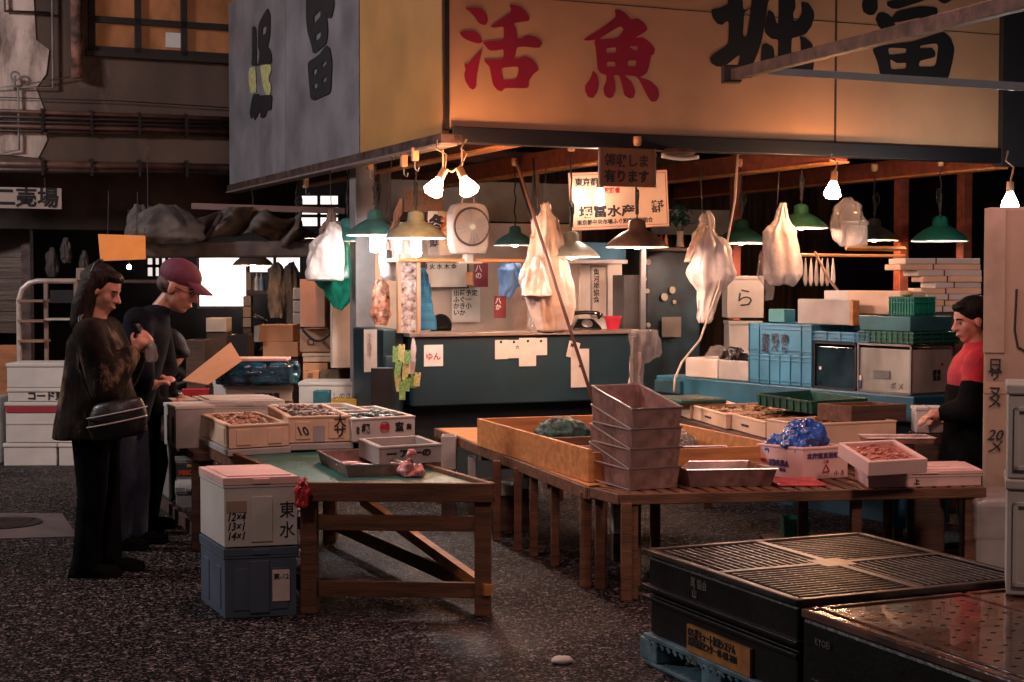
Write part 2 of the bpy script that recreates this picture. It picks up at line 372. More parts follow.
# sign board 第二売場 below the wall
sb = thing('hall_sign', 'white board with black characters hung under the stained wall', 'sign', W0, A)
xa, zq = wl(-34, 187); xb, zw = wl(61, 210); zw = wl(30, 209)[1]; zq = wl(30, 188)[1]
MB().box(xa, -.06, zw, xb, -.03, zq).obj('board', M('sign_white', (.46, .38, .34), .6, var=.08), sb, .004)
text('第二売場', .195, sb, (wl(-34, 0)[0] + .02, -.062, zw + .035), FRONT, ink, bold=.006)
for x in (xa + .2, xb - .15): MB().tube([(x, -.045, zq), (x, -.045, z0 + .02)], .006).obj('hanger', black, sb)
# ---- inside of the hall behind: walls, ceiling, bright windows
hallY = 21.
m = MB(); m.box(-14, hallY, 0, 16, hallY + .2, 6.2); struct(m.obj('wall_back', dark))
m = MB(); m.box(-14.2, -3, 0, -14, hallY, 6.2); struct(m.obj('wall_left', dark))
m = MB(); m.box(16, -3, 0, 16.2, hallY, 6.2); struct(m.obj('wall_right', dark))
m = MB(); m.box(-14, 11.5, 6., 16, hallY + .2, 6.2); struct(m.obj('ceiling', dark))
# lintel / duct zone hanging below the wall: dark plaster soffit band
m = MB(); m.T = Matrix.Translation(W0 + V * .6) @ Matrix.Rotation(A, 4, 'Z'); m.box(-6, 0, 2.0, 3.2, .3, 2.75); struct(m.obj('trim_2', M('soffit_concrete', (.05, .032, .026), .8, var=.4, scale=2, bump=.2, dirt=(.10, .08, .07), dth=.6)))
def lit_window(n, x0, y0, x1_, y1, Y, rgb, s, bars=(1, 1), fm=black):
    a = P(x0, y1, Y); c = P(x1_, y0, Y)
    T = bpy.data.objects.new('window_%d' % n, None); COL.objects.link(T); T.location = (a.x, Y, a.z); struct(T)
    w, h = c.x - a.x, c.z - a.z
    MB().box(0, 0, 0, w, .02, h).obj('pane', emis('window_light_%d' % n, rgb, s), T)
    m = MB(); f = .03
    m.box(-f, -.03, -f, w + f, .03, 0); m.box(-f, -.03, h, w + f, .03, h + f); m.box(-f, -.03, 0, 0, .03, h); m.box(w, -.03, 0, w + f, .03, h)
    for i in range(1, bars[0]): m.box(w * i / bars[0] - .02, -.03, 0, w * i / bars[0] + .02, 0, h)
    for i in range(1, bars[1]): m.box(0, -.03, h * i / bars[1] - .02, w, 0, h * i / bars[1] + .02)
    m.obj('window_frame', fm, T)
    return T
lit_window(2, 200, 258, 246, 306, 20.6, (1, .86, .82), 3.0, (1, 1), M('pale_frame', (.5, .4, .38), .6))
lit_window(3, 243, 196, 338, 226, 19.5, (1, .9, .85), 1.6, (5, 3))
lit_window(4, 250, 255, 300, 272, 20.6, (1, .86, .82), 1.6, (2, 1))
lit_window(5, 148, 256, 180, 276, 20.6, (1, .85, .8), .9, (5, 2))
# ---- awning: boards, beam, roof
awz0, awz1 = 2.4, 4.15
def fp(px, py, off=0.):                # front fascia local coords
    p = hit(px, py, C0 - V * off, V); return ((p - C0).dot(U), p.z)
SX = .083
def lp(px, py, off=0.):                # left face local coords (distance back, height)
    p = hit(px, py, C0 - U * (off + SX), U); return ((p - C0).dot(V), p.z)
awn = thing('sign_awning', 'large painted sign boards wrapped round the front of the fish stall', 'sign', C0, A)
zf = fp(600, 136)[1]
seams = [fp(446, 60)[0], fp(834, 60)[0], fp(998, 60)[0]]
for i in range(2):
    MB().box(seams[i] + .008, -.02, zf, seams[i + 1] - .008, .03, 4.2).obj('front_board', scream, awn)
sx0 = seams[0] + .0
s1 = lp(363, 100)[0]; s2 = lp(232, 100)[0]
sm_ = lp(289, 100)[0]
zl = lp(445, 133)[1]
MB().box(sx0 - .03, .0, zl, sx0 + .02, s1 - .004, 4.2).obj('side_board', sorange, awn)['label'] = 'ochre side board next to the corner'
for a_, b2 in ((s1 + .004, sm_ - .004), (sm_ + .004, s2)):
    MB().box(sx0 - .035, a_, zl - .02, sx0 + .02, b2, 4.2).obj('side_board', sgrey, awn)['label'] = 'grey tin side board'
m = MB(); m.box(sx0 - .02, -.03, zf, sx0 + .012, .02, 4.2); m.obj('corner_strip', black, awn)
m = MB(); m.box(seams[1] - .008, -.024, zf, seams[1] + .008, .02, 4.2)
zz = fp(600, 4)[1]
m.box(0, -.022, zz - .003, seams[2], -.019, zz + .003); m.obj('seam_strips', M('seam', (.05, .03, .02), .8), awn)
# lower steel beams
zb0 = fp(600, 150)[1]; 
m = MB(); m.box(-.05, -.05, zb0 + .01, 4.9, .07, zf + .02); m.obj('front_beam', M('beam_paint', (.007, .007, .010), .5, .2), awn, .006)
m = MB(); m.box(-.13, -.05, zb0, .02, s2 + .05, zl - .005); m.obj('side_beam', rust, awn, .006)
m = MB(); m.box(-.14, -.05, zb0 - .012, -.02, s2 + .05, zb0 + .003); m.obj('beam_flange', M('flange', (.26, .20, .19), .5, .4), awn)
m = MB(); m.box(seams[2], -.06, zf - .1, seams[2] + .9, .05, 4.2); m.obj('end_board', M('end_black', (.012, .012, .016), .7), awn)
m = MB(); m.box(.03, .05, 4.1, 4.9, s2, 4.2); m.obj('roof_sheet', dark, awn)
# brushed characters, painted on the front boards
def paint(poly, sc, ox, oy, holes=(), mat=signred, off=.0225, side=False):
    q = [(ox + x / sc, oy + y / sc) for x, y in poly]
    f2 = (lambda x, y: lp(x, y, .037)) if side else (lambda x, y: fp(x, y, off))
    out = [f2(x, y) for x, y in q]
    hs = [[f2(ox + x / sc, oy + y / sc) for x, y in h] for h in holes]
    c = bpy.data.curves.new('k', 'CURVE'); c.dimensions = '2D'; c.fill_mode = 'BOTH'; c.extrude = .0015
    for ring in [out] + hs:
        s_ = c.splines.new('NURBS'); 
        pts = []
        for i in range(len(ring)):      # soften the corners a little
            a_, b2 = Vector(ring[i]), Vector(ring[(i + 1) % len(ring)])
            pts += [a_.lerp(b2, .12), a_.lerp(b2, .5), a_.lerp(b2, .88)]
        s_.points.add(len(pts) - 1)
        for k, p in enumerate(pts): s_.points[k].co = (p.x, p.y, 0, 1)
        s_.use_cyclic_u = True; s_.order_u = 3; s_.resolution_u = 3
    t = bpy.data.objects.new('k', c); COL.objects.link(t); dg = bpy.context.evaluated_depsgraph_get(); dg.update()
    me = bpy.data.meshes.new_from_object(t.evaluated_get(dg)); bpy.data.objects.remove(t)
    for v in me.vertices:
        x, y, z = v.co
        v.co = (-SX - .037 - z, x, y) if side else (x, -off - z, y)
    me.materials.clear(); me.materials.append(mat)
    return me
def joinme(mes, name, parent, mat):
    bm = bmesh.new()
    for k in mes: bm.from_mesh(k)
    me = bpy.data.meshes.new(name); bm.to_mesh(me); bm.free(); me.materials.append(mat)
    o = bpy.data.objects.new(name, me); COL.objects.link(o); o.parent = parent; return o
k1 = [paint(p, 6.82, 455, 0, h) for p, h in [
    ([(70, 58), (115, 50), (180, 55), (215, 95), (226, 140), (212, 170), (190, 170), (160, 155), (130, 110), (100, 78)], ()),
    ([(32, 222), (70, 210), (125, 207), (160, 230), (180, 262), (186, 290), (160, 298), (110, 285), (60, 262), (40, 240)], ()),
    ([(188, 330), (165, 430), (150, 510), (145, 590), (125, 613), (100, 600), (72, 555), (62, 510), (74, 475), (62, 432), (90, 440), (120, 400)], ()),
    ([(370, 30), (410, 35), (450, 45), (490, 85), (508, 125), (502, 142), (395, 158), (418, 195), (425, 262), (455, 262), (490, 240), (540, 246), (580, 270), (597, 295), (578, 326), (545, 326), (480, 318), (422, 322),
      (412, 372), (402, 400), (440, 396), (478, 380), (520, 400), (558, 440), (570, 480), (540, 500), (503, 550), (504, 585), (490, 603), (370, 600), (340, 602), (318, 625), (285, 612), (258, 575), (245, 500), (236, 455), (210, 430), (198, 405), (225, 408), (330, 405),
      (332, 335), (275, 345), (235, 345), (205, 312), (188, 290), (235, 280), (333, 272), (333, 180), (270, 190), (240, 182), (300, 140), (380, 85), (385, 65)],
     ([(312, 462), (330, 550), (420, 540), (438, 452)],))]]
joinme(k1, 'lettering', awn, signred)['label'] = 'first red brushed character on the cream board'
k2 = [paint(p, 6.2, 570, 0, h) for p, h in [
    ([(278, 60), (305, 58), (345, 80), (378, 120), (420, 112), (465, 145), (482, 180), (465, 200), (400, 235), (455, 230), (500, 265), (528, 300), (520, 335), (503, 345), (490, 410), (478, 450), (450, 472), (430, 478),
      (500, 500), (545, 545), (555, 590), (535, 630), (505, 630), (480, 595), (420, 475), (335, 465), (385, 510), (405, 565), (395, 605), (370, 612), (338, 590), (310, 480), (300, 465), (270, 468), (280, 500), (283, 560), (265, 605), (240, 610), (215, 590), (205, 545), (225, 505), (228, 465), (190, 455), (172, 430), (160, 290), (150, 262), (160, 245), (120, 252), (82, 250), (100, 235), (210, 165), (285, 105)],
     ([(170, 246), (296, 236), (336, 182), (312, 160)], [(225, 300), (225, 330), (286, 326), (286, 292)], [(362, 288), (410, 316), (418, 312), (420, 286)], [(228, 384), (228, 414), (282, 412), (280, 384)], [(360, 376), (356, 410), (408, 412), (412, 374)])),
    ([(142, 436), (170, 465), (180, 520), (168, 575), (140, 610), (112, 600), (94, 565), (94, 530), (120, 495), (132, 470)], ())]]
joinme(k2, 'lettering', awn, signred)['label'] = 'second red brushed character on the cream board'
k3 = [paint(p, 7.58, 700, 0, h, signblk) for p, h in [
    ([(85, 70), (150, 60), (215, 30), (215, -130), (320, -130), (325, 80), (390, 60), (395, -140), (700, -150), (720, -40), (520, -20), (490, 190), (470, 300), (440, 400), (395, 500), (390, 600), (330, 560), (285, 500), (305, 425), (290, 420), (230, 470), (180, 505), (130, 505), (85, 480), (75, 440), (100, 410), (215, 335), (222, 170), (200, 160), (170, 190), (130, 180), (95, 130)],
     ([(335, 95), (325, 275), (358, 275), (388, 60)],)),
    ([(598, -60), (720, -60), (725, 60), (705, 100), (710, 160), (745, 150), (775, 90), (765, 10), (820, 20), (860, 80), (868, 120), (845, 200), (800, 260), (720, 285), (695, 290), (690, 410), (765, 410), (765, 330), (755, 270), (800, 285), (850, 330), (865, 400), (860, 540), (760, 545), (600, 540), (540, 560), (455, 540), (470, 340), (500, 325), (550, 350), (562, 380), (565, 435), (592, 430), (595, 300), (540, 295), (495, 250), (490, 200), (520, 70), (560, 100), (582, 180), (595, 180)], ())]]
joinme(k3, 'lettering', awn, signblk)['label'] = 'first large black brushed character'
k4 = [paint(p, 6.82, 850, 0, h, signblk) for p, h in [
    ([(80, 30), (100, -30), (150, -60), (300, -90), (480, -120), (640, -90), (700, 0), (640, 30), (560, -30), (330, -40), (185, -20), (190, 60), (165, 100), (130, 105), (90, 80)], ()),
    ([(250, 10), (500, -40), (520, 0), (330, 60), (290, 60), (255, 40)], ()),
    ([(172, 130), (190, 90), (220, 80), (260, 95), (285, 120), (320, 75), (480, 40), (600, 50), (590, 150), (540, 200), (320, 200), (255, 225), (200, 190)], ([(300, 152), (318, 188), (462, 158), (485, 118), (340, 150)],)),
    ([(150, 330), (240, 305), (420, 285), (560, 240), (640, 215), (690, 260), (713, 330), (700, 420), (665, 555), (210, 530), (190, 430)],
     ([(260, 325), (265, 375), (382, 362), (385, 330)], [(272, 400), (280, 475), (380, 468), (384, 428), (320, 432)], [(478, 312), (478, 330), (560, 325), (582, 355), (580, 390), (475, 415), (468, 455), (585, 455), (605, 292)]))]]
joinme(k4, 'lettering', awn, signblk)['label'] = 'second large black brushed character'
# characters on the grey side boards
sdk = [
    [(66, 150), (76, 140), (88, 160), (88, 350), (100, 350), (108, 290), (96, 250), (100, 130), (150, 40), (165, 80), (163, 190), (150, 260), (160, 262), (172, 300), (172, 350), (62, 362), (66, 300)],
    [(70, 515), (105, 510), (100, 545), (112, 520), (175, 515), (170, 600), (150, 600), (135, 640), (112, 645), (110, 600), (80, 658), (70, 630), (60, 650), (52, 615)],
    [(360, -60), (500, -90), (515, 20), (500, 95), (480, 100), (470, 60), (480, 170), (470, 240), (400, 298), (385, 230), (370, 180), (362, 130), (360, 60)],
    [(368, 340), (430, 300), (470, 245), (490, 265), (502, 340), (495, 500), (480, 515), (405, 548), (385, 540), (375, 430)]]
sdh = [([(122, 150), (120, 195), (142, 180), (145, 140)],), (), ([(412, 190), (412, 225), (440, 205), (442, 170)], [(400, 90), (404, 130), (440, 90), (440, 50)]),
       ([(400, 380), (400, 415), (420, 400), (420, 372)], [(446, 350), (448, 372), (472, 350), (470, 325)], [(402, 458), (404, 488), (424, 476), (422, 452)], [(450, 432), (452, 456), (472, 440), (472, 410)])]
for p, h in zip(sdk, sdh): joinme([paint(p, 5.457, 240, 0, h, signblk, side=True)], 'lettering', awn, signblk)
for p in ([(52, 370), (84, 362), (90, 505), (60, 512), (46, 430)], [(110, 352), (165, 350), (172, 380), (155, 430), (170, 470), (165, 520), (140, 520), (120, 440)]): joinme([paint(p, 5.457, 240, 0, (), fade, side=True)], 'lettering', awn, fade)['label'] = 'weathered yellow patch of the left character'
# cables under the beam and the swing arm in front of the boards
arm = thing('swing_bar', 'square rusty swing arm crossing the upper right of the sign', 'arm')
pa, pb = P(733, 75, 9.9), P(1060, -8, 6.2)
MB().bar(pa, pb, .06, .07).obj('arm_tube', rust, arm, .006)
m = MB(); m.box(-.07, -.05, -.05, .05, .05, .06); m.T = Matrix(); o = m.obj('end_clamp', black, arm, .008); o.location = pa
rod = MB().bar(P(770, 71, 10.1), P(1060, 89, 8.5), .035, .045).obj('awning_rod', black)
tag(rod, 'thin dark rod running right under the swing arm', 'rod')
# rafters: reddish timbers running back under the roof
def rafter(pxs, label, w=.10, h=.14, L_=5.0, dz=0., mat=woodr):
    t = fp(pxs, 150)[0]; a_ = C0 + U * t + Vector((0, 0, zb0 + .06 + dz))
    T = thing('roof_rafter', label, 'beam')
    MB().bar(a_ + V * .05, a_ + V * L_, w, h).obj('timber', mat, T, .006)
    MB().bar(a_ + V * .05 - Vector((0, 0, h / 2 + .008)), a_ + V * L_ - Vector((0, 0, h / 2 + .008)), w * 1.3, .016).obj('underside_batten', woodo, T)
    return a_
ra1 = rafter(652, 'red timber rafter behind the hanging price board')
ra2 = rafter(846, 'red timber rafter carrying the two green lamps')
ra3 = rafter(1006, 'red timber rafter at the right end of the awning')
ra0 = rafter(520, 'short dark timber rafter near the awning corner', .09, .1, 5, .02, woodd)
for k, (s_, lab) in enumerate([(1.5, 'front purlin crossing under the rafters'), (3.2, 'middle purlin crossing under the rafters')]):
    o = MB().bar(C0 + V * s_ + U * .1 + Vector((0, 0, zb0 + .2)), C0 + V * s_ + U * 5 + Vector((0, 0, zb0 + .2)), .08, .1).obj('roof_purlin', woodd); tag(o, lab, 'beam')
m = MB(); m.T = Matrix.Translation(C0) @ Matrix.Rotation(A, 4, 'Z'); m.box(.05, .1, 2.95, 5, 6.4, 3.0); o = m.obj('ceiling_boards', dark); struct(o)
# back wall of the stall and cream panel under the roof
m = MB(); m.T = Matrix.Translation(C0 + V * 5.2) @ Matrix.Rotation(A, 4, 'Z'); m.box(1.2, 0, 0, 6.5, .1, 2.95); struct(m.obj('trim_3', M('plank_wall', (.075, .04, .024), .8, var=.45, scale=2.5, bump=.3, stretch=(7, 7, .6), dirt=(.02, .013, .01), dth=.52)))
m = MB(); m.T = Matrix.Translation(C0 + V * 4.2) @ Matrix.Rotation(A, 4, 'Z'); 
m.box(.9, 0, 2.05, 3.6, .03, 2.42); m.box(3.7, 0, 1.95, 4.6, .03, 2.2)
tag(m.obj('wall_panel', M('panel_white', (.42, .40, .39), .7, var=.1)), 'off-white board high on the back of the stall', 'panel')
# posts
def post(p, w, mat, label, z1=2.5, name='steel_post'):
    o = MB().box(-w / 2, -w / 2, 0, w / 2, w / 2, z1).obj(name, mat, None, .005); put(o, p, A); return tag(o, label, 'post')
# ================================================================ LAMPS
KW, KC = 1.0, 1.0
bulb_warm = emis('bulb_warm', (1, .50, .24), 750)
bulb_flood = emis('bulb_flood', (1, .45, .20), 300)
bulb_white = emis('bulb_white', (1, .93, .90), 230)
bulb_pink = emis('bulb_pink', (1, .58, .42), 900)
bulb_dim = emis('bulb_dim', (1, .75, .6), 120)
def shade_lamp(px, py, Y, mat, label, bulb=bulb_warm, D=.40, ztop=2.46, tall=False, low=0., loops=True, flat=1., cord=True):
    p = P(px, py, Y); r = D / 2
    T = thing('pendant_lamp', label, 'lamp', p, random.uniform(0, 3), 'enamel shade lamps hanging in the stall')
    k = r / .2
    prof = [(.2, 0), (.197, .012), (.165, .045), (.11, .085), (.07, .105), (.058, .112), (.052, .165), (.03, .178), (.012, .182)]
    prof = [(a * k, b * k * flat) for a, b in prof]
    m = MB(); m.lathe(prof, 28); m.obj('lamp_shade', mat, T, smooth=True)
    m = MB(); m.lathe([(a - .006 if a > .01 else a, b - .004) for a, b in prof[:6]] + [(.0, .10 * k)], 28); m.obj('shade_lining', white_in, T, smooth=True)
    m = MB(); m.lathe([(.203 * k, -.004), (.203 * k, .004), (.196 * k, .004), (.196 * k, -.004), (.203 * k, -.004)], 28); m.obj('rim', M('rim_edge', (.5, .45, .4), .4, .3), T)
    MB().lathe([(0.001, .09 * k), (.022, .085 * k), (.022, .05), (0.001, .05)], 10).obj('socket', black, T)
    if tall: MB().lathe([(.001, .05), (.03, .045), (.036, -.01), (.038, -.1), (.03, -.125), (.001, -.13)], 10).obj('bulb', bulb, T)
    else: MB().ell((0, 0, .02 - low), (.031, .031, .038), 10, 7).obj('bulb', bulb, T)
    zt = .18 * k * flat
    if cord:
        pts = [(0, 0, zt)]
        H = ztop - p.z
        n = 10
        for i in range(1, n + 1):
            z = zt + (H - zt) * i / n
            pts.append((.008 * math.sin(i * 2.1), .006 * math.cos(i * 1.7), z))
        m = MB(); m.tube(pts, .006, 6)
        if loops:
            q = []
            for i in range(26):
                a = i * 2 * PI / 9; q.append((.028 * math.cos(a) + .02, .01 * math.sin(a * .5), zt + .13 + .045 * math.sin(a) + i * .002))
            m.tube(q, .005, 5)
            m.tube([(0, 0, zt + .03), (.012, 0, zt + .1), (-.01, 0, zt + .17)], .013, 6)
        m.obj('cord', rubber, T)
        MB().lathe([(.001, H), (.026, H), (.03, H - .03), (.024, H - .06), (.001, H - .065)], 10).obj('ceiling_knob', porcelain, T, smooth=True)
    return T
shade_lamp(801, 228, 11.7, shadeg, 'green enamel lamp in front of the white hanging bag, right of the dark green one', bulb_pink, .40)
shade_lamp(741, 243, 12.4, M('enamel_deep', (.012, .05, .035), .4, .1), 'dark green enamel lamp between the two white bags', bulb_pink, .42)
shade_lamp(940, 241, 12.3, M('enamel_bottle', (.01, .12, .085), .35, .1), 'bottle green enamel lamp over the foam slabs, furthest right', bulb_white, .44, low=-.02)
shade_lamp(874, 240, 12.9, shaded, 'black enamel lamp between the two rightmost green ones', bulb_warm, .40)
shade_lamp(637, 247, 10.45, M('enamel_bronze', (.13, .075, .05), .35, .4, var=.3), 'bronze brown lamp hanging in front of the printed company board', bulb_pink, .42)
shade_lamp(571, 257, 10.9, M('enamel_greyteal', (.26, .29, .25), .38, .2), 'pale grey-green lamp left of the bronze one', bulb_pink, .40)
shade_lamp(515, 245, 12.3, shadet, 'small teal lamp behind the leaning poles beside the fan', bulb_dim, .34, loops=False)
shade_lamp(416, 238, 10.75, shadep, 'pale olive lamp nearest the awning corner with a long white bulb', bulb_white, .42, tall=True)
shade_lamp(375, 235, 11.5, shadet, 'teal lamp left of the pale olive one with a glowing long bulb', bulb_white, .42, tall=True)
shade_lamp(348, 242, 12.3, M('enamel_teal_dark', (.05, .17, .16), .35, .1), 'teal lamp above the white and green bags', bulb_warm, .42)
shade_lamp(297, 238, 13.5, shaded, 'dark lamp with a glowing rim left of the hanging bags', bulb_dim, .36)
shade_lamp(253, 265, 14.6, M('enamel_rust', (.09, .06, .045), .5, .2), 'small rusty lamp furthest back on the left beam', bulb_warm, .38, loops=False)
def flood(px, py, Y, label, tilt, az, s=1., bulb=bulb_flood, mount=None):
    p = P(px, py, Y); T = thing('flood_bulb', label, 'lamp', p, 0, 'bare reflector bulbs under the awning')
    R = Matrix.Rotation(az, 4, 'Z') @ Matrix.Rotation(tilt, 4, 'Y')
    m = MB(); m.T = R; m.lathe([(.001, -.085), (.04 * s, -.08), (.062 * s, -.055), (.05 * s, -.02), (.024, .03), (.02, .045), (.001, .045)], 12); m.obj('bulb', bulb, T)
    m = MB(); m.T = R; m.lathe([(.001, .11), (.024, .11), (.026, .04), (.001, .04)], 12); m.obj('socket', M('socket_brass', (.35, .19, .1), .4, .5), T)
    q = mount or (p + Vector((0, .05, 2.38 - p.z)))
    a = R @ Vector((0, 0, .1)); d = Vector(q) - p
    m = MB(); m.tube([a, a.lerp(d, .4) + Vector((.03, 0, .02)), a.lerp(d, .7) + Vector((-.02, 0, 0)), d], .006, 6); m.obj('cord', M('cord_tan', (.4, .26, .18), .6), T)
    return T
flood(437, 184, 9.75, 'left of the twin warm bulbs at the awning corner', .5, 0)
flood(466, 183, 9.72, 'right of the twin warm bulbs at the awning corner', -.45, 0)
flood(833, 187, 10.85, 'single warm bulb under the middle of the front beam', .1, 0)
flood(600, 194, 11.2, 'bare bulb glaring in front of the printed company board', 0, 0, .55, bulb_dim)
flood(1010, 198, 10.6, 'cold white bulb above the tall cardboard boxes', 0, 0, 1., bulb_white)
# brackets, sockets and hooks below the front and side beams
def bracket(px, py, Y, label, k=0):
    p = P(px, py, Y); T = thing('beam_socket', label, 'fitting', p, A)
    m = MB(); m.box(-.022, -.022, 0, .022, .022, .09); m.obj('socket_block', porcelain, T, .006)
    MB().tube([(0, 0, 0), (0, 0, -.05), (.02, 0, -.07), (.03, 0, -.04)], .004, 6).obj('hook', alu, T)
for px, py, s_, lab in [(415, 157, .4, 'orange lit socket under the side beam, nearest the corner'), (404, 163, .75, 'orange lit socket under the side beam, second from the corner'), (370, 166, 1.9, 'socket under the side beam beside the grey column'), (306, 184, 3.6, 'small socket in the middle of the side beam')]:
    bracket(px, py + 4, 10 + .918 * s_, lab)
o = MB().tube([P(443, 150, 10), P(443, 168, 9.95), P(452, 172, 9.9), P(462, 165, 9.85), P(462, 150, 9.9)], .006, 6).obj('cable', M('cord_tan', (0, 0, 0))); tag(o, 'looped tan cable joining the twin bulbs', 'cable')
# ================================================================ BOOTH
B0 = Vector((-.727, 11.3, 0))
def bp(px, py, off=0.):
    p = hit(px, py, B0 - V * off, V); return ((p - B0).dot(U), p.z)
bt = thing('service_counter', 'dark teal painted counter booth under the fan with papers pinned on its front', 'counter', B0, A)
bw = bp(640, 335)[0]; zc0 = bp(500, 404)[1]; zct = bp(412, 337)[1]
m = MB(); m.box(0, 0, zc0, bw, .55, zct); m.obj('front_panel', teal, bt, .01)
m = MB(); m.box(.1, .2, 0, bw - .1, .55, zc0); m.obj('plinth', M('teal_dark', (.008, .02, .028), .6), bt)
m = MB(); m.box(-.03, -.03, zct, bw + .03, .3, zct + .03); m.obj('counter_edge', M('edge_metal', (.40, .30, .25), .35, .6), bt, .004)
m = MB(); m.box(-.02, .3, zct, bw, .55, zct + .02); m.obj('worktop', woodd, bt)
m = MB(); x = bp(465, 320)[0]
m.box(0, -.028, 0, .0, -.028, 0) if 0 else None
m.bm.free()
# side cabinet (teal column left of the booth)
sd = thing('side_cabinet', 'teal painted cabinet left of the counter hung with green tags', 'cabinet', B0, A)
xl = bp(372, 350, -.5)[0]
MB().box(-.19, .1, 0, -.03, .82, bp(395, 330)[1]).obj('cabinet_body', teal, sd, .01)
MB().box(-.18, .07, .3, -.05, .1, .95).obj('door', M('teal_door', (.02, .045, .06), .5), sd, .01)
# glazed screen above the counter, left part
gs = thing('glass_screen', 'glazed screen with orange edged posts standing on the left end of the counter', 'screen', B0, A)
zs = bp(450, 262)[1]
m = MB(); m.box(-.10, .02, zct + .03, -.075, .06, zs + .05); m.obj('post', M('post_tan', (.4, .22, .13), .5), gs, .003)
m = MB(); m.box(.045, .02, zct + .03, .075, .06, zs + .05); m.obj('post', M('post_tan', (0, 0, 0)), gs, .003)
glass = M('glass_dirty', (.5, .45, .42), .15, var=.2, scale=5, bump=0, alpha=.35)
m = MB(); m.box(-.075, .035, zct + .03, .045, .04, zs); m.obj('pane', M('glass_stickers', (.42, .30, .27), .3, var=.5, scale=26, bump=0, alpha=.8, dirt=(.6, .6, .62), dth=.5), gs)
# shelf over the counter opening
sh = thing('overhead_shelf', 'timber shelf over the counter opening below the fan', 'shelf', B0, A)
MB().box(-.1, .0, zs, 1.05, .28, zs + .025).obj('board', woodo, sh, .003)
MB().box(1.0, .05, zct + .02, 1.04, .1, 2.3).obj('post', alu, sh)
m = MB(); m.box(-.1, .27, zs, -.06, .3, zs + .3); m.obj('bracket', black, sh)
# cream back wall of the booth with notices
bkw = MB(); bkw.box(-.15, 1.5, zct - .3, 2.1, 1.55, 1.98); o = bkw.obj('booth_back_board', M('cream_wall', (.55, .45, .38), .7, var=.08)); put(o, B0, A); tag(o, 'cream back board seen through the counter opening', 'panel')
def sheet(x0, y0, x1, y1, off, label, mat=paper, txt=None, tm=ink, ts=.03, cat='notice', name='paper_notice', rot=0., lines=None, bold=.001, group=None, frame=None, tx=.01, ty=None, th=.003):
    a, zt_ = bp(x0, y0, off); b, zb_ = bp(x1, y1, off)
    T = thing(name, label, cat, B0 + U * a - V * off + Vector((0, 0, zb_)), A, group)
    T.rotation_euler = (0, rot, A)
    w, h = b - a, zt_ - zb_
    MB().box(0, -th / 2, 0, w, th / 2, h).obj('sheet', mat, T)
    if txt: text(txt, ts, T, (tx, -th / 2 - .001, ty if ty is not None else h - ts - .005), FRONT, tm, bold=bold)
    if frame:
        m = MB(); f = .012; m.box(-f, -.01, -f, w + f, .004, 0); m.box(-f, -.01, h, w + f, .004, h + f); m.box(-f, -.01, 0, 0, .004, h); m.box(w, -.01, 0, w + f, .004, h); m.obj('frame', frame, T)
    return T
sheet(424, 345, 443, 366, .008, 'white card with a red scribble pinned at the left of the teal counter', paperw, 'ゆん', inkr, .06, ty=.05, tx=.01)
T = sheet(495, 340, 508, 359, .008, 'small blank slip, leftmost of the row pinned on the counter', paper, name='paper_slip')
T = sheet(508, 340, 521, 358, .008, 'slip with small black writing, second in the pinned row', paper, '六', ink, .03, name='paper_slip', ty=.07, tx=.06)
T = sheet(519, 338, 536, 366, .012, 'longest slip in the pinned row, hanging below the others', paper, name='paper_slip')
T = sheet(535, 338, 547, 355, .008, 'rightmost slip of the pinned row', paper, name='paper_slip')
T = sheet(566, 340, 577, 356, .008, 'crooked slip pinned under the telephone', paper, '冷', ink, .04, name='paper_slip', rot=.25)
T = sheet(571, 349, 589, 387, .008, 'tall sheet pinned behind the leaning pole', paper, name='paper_slip')
for (x, y) in [(501, 342), (514, 342), (528, 341), (541, 341), (580, 366), (572, 345)]:
    a, z = bp(x, y, .014); o = MB().lathe([(.001, 0), (.011, 0), (.008, .006), (.001, .008)], 10).obj('drawing_pin', ink); o.location = B0 + U * a - V * .014 + Vector((0, 0, z)); o.rotation_euler = (PI / 2, 0, A); tag(o, 'dark round pin holding a slip on the teal counter', 'pin', 'pins on the counter front')
# things on the booth's back board
sheet(421, 262, 467, 287, -1.44, 'wide white planner board on the back wall of the booth', paperw, '月 火 水 木 金', ink, .05, frame=M('frame_dark', (.06, .03, .03), .6))
sheet(452, 288, 480, 322, -1.46, 'white sheet of handwriting below the planner board', paperw, 'サイズ別単価\n ふぐ  小\n かき\n  まる', ink, .055, space if 0 else 'notice') if 0 else sheet(452, 288, 480, 322, -1.46, 'white sheet of handwriting below the planner board', paperw, '出荷予定\nふぐ一\nかき小\nいか', ink, .055)
sheet(421, 262, 426, 280, -1.3, 'small brown clipboard at the left end of the planner board', woodd)
sheet(474, 263, 488, 287, -1.2, 'maroon calendar card hanging right of the planner board', M('maroon', (.22, .02, .04), .5), '八\nの', paperw, .06)
sheet(466, 272, 473, 285, -1.2, 'small orange tag left of the maroon card', cardo)
sheet(512, 288, 527, 330, -1.1, 'pinkish poster behind the blue apron', M('poster_pink', (.5, .34, .28), .7, var=.2))
sheet(494, 296, 506, 318, -.6, 'small dark red wooden plaque standing on the counter', M('plaque_red', (.2, .02, .025), .5), '八\nか', paperw, .05, name='wooden_plaque', cat='plaque')
sheet(428, 211, 438, 233, -.26, 'black and white poster above the shelf, left of the fan', paperw, '冬', ink, .12, bold=.01, ty=.03)
sheet(439, 211, 452, 255, -.26, 'poster with orange characters just left of the fan', M('poster_cream', (.6, .45, .3), .7), '大\n漁', M('poster_orange_ink', (.65, .16, .03), .6), .11, bold=.008)
sheet(428, 235, 438, 255, -.26, 'small grey poster under the black and white one', M('poster_grey', (.35, .3, .28), .7), '鮮', ink, .08)
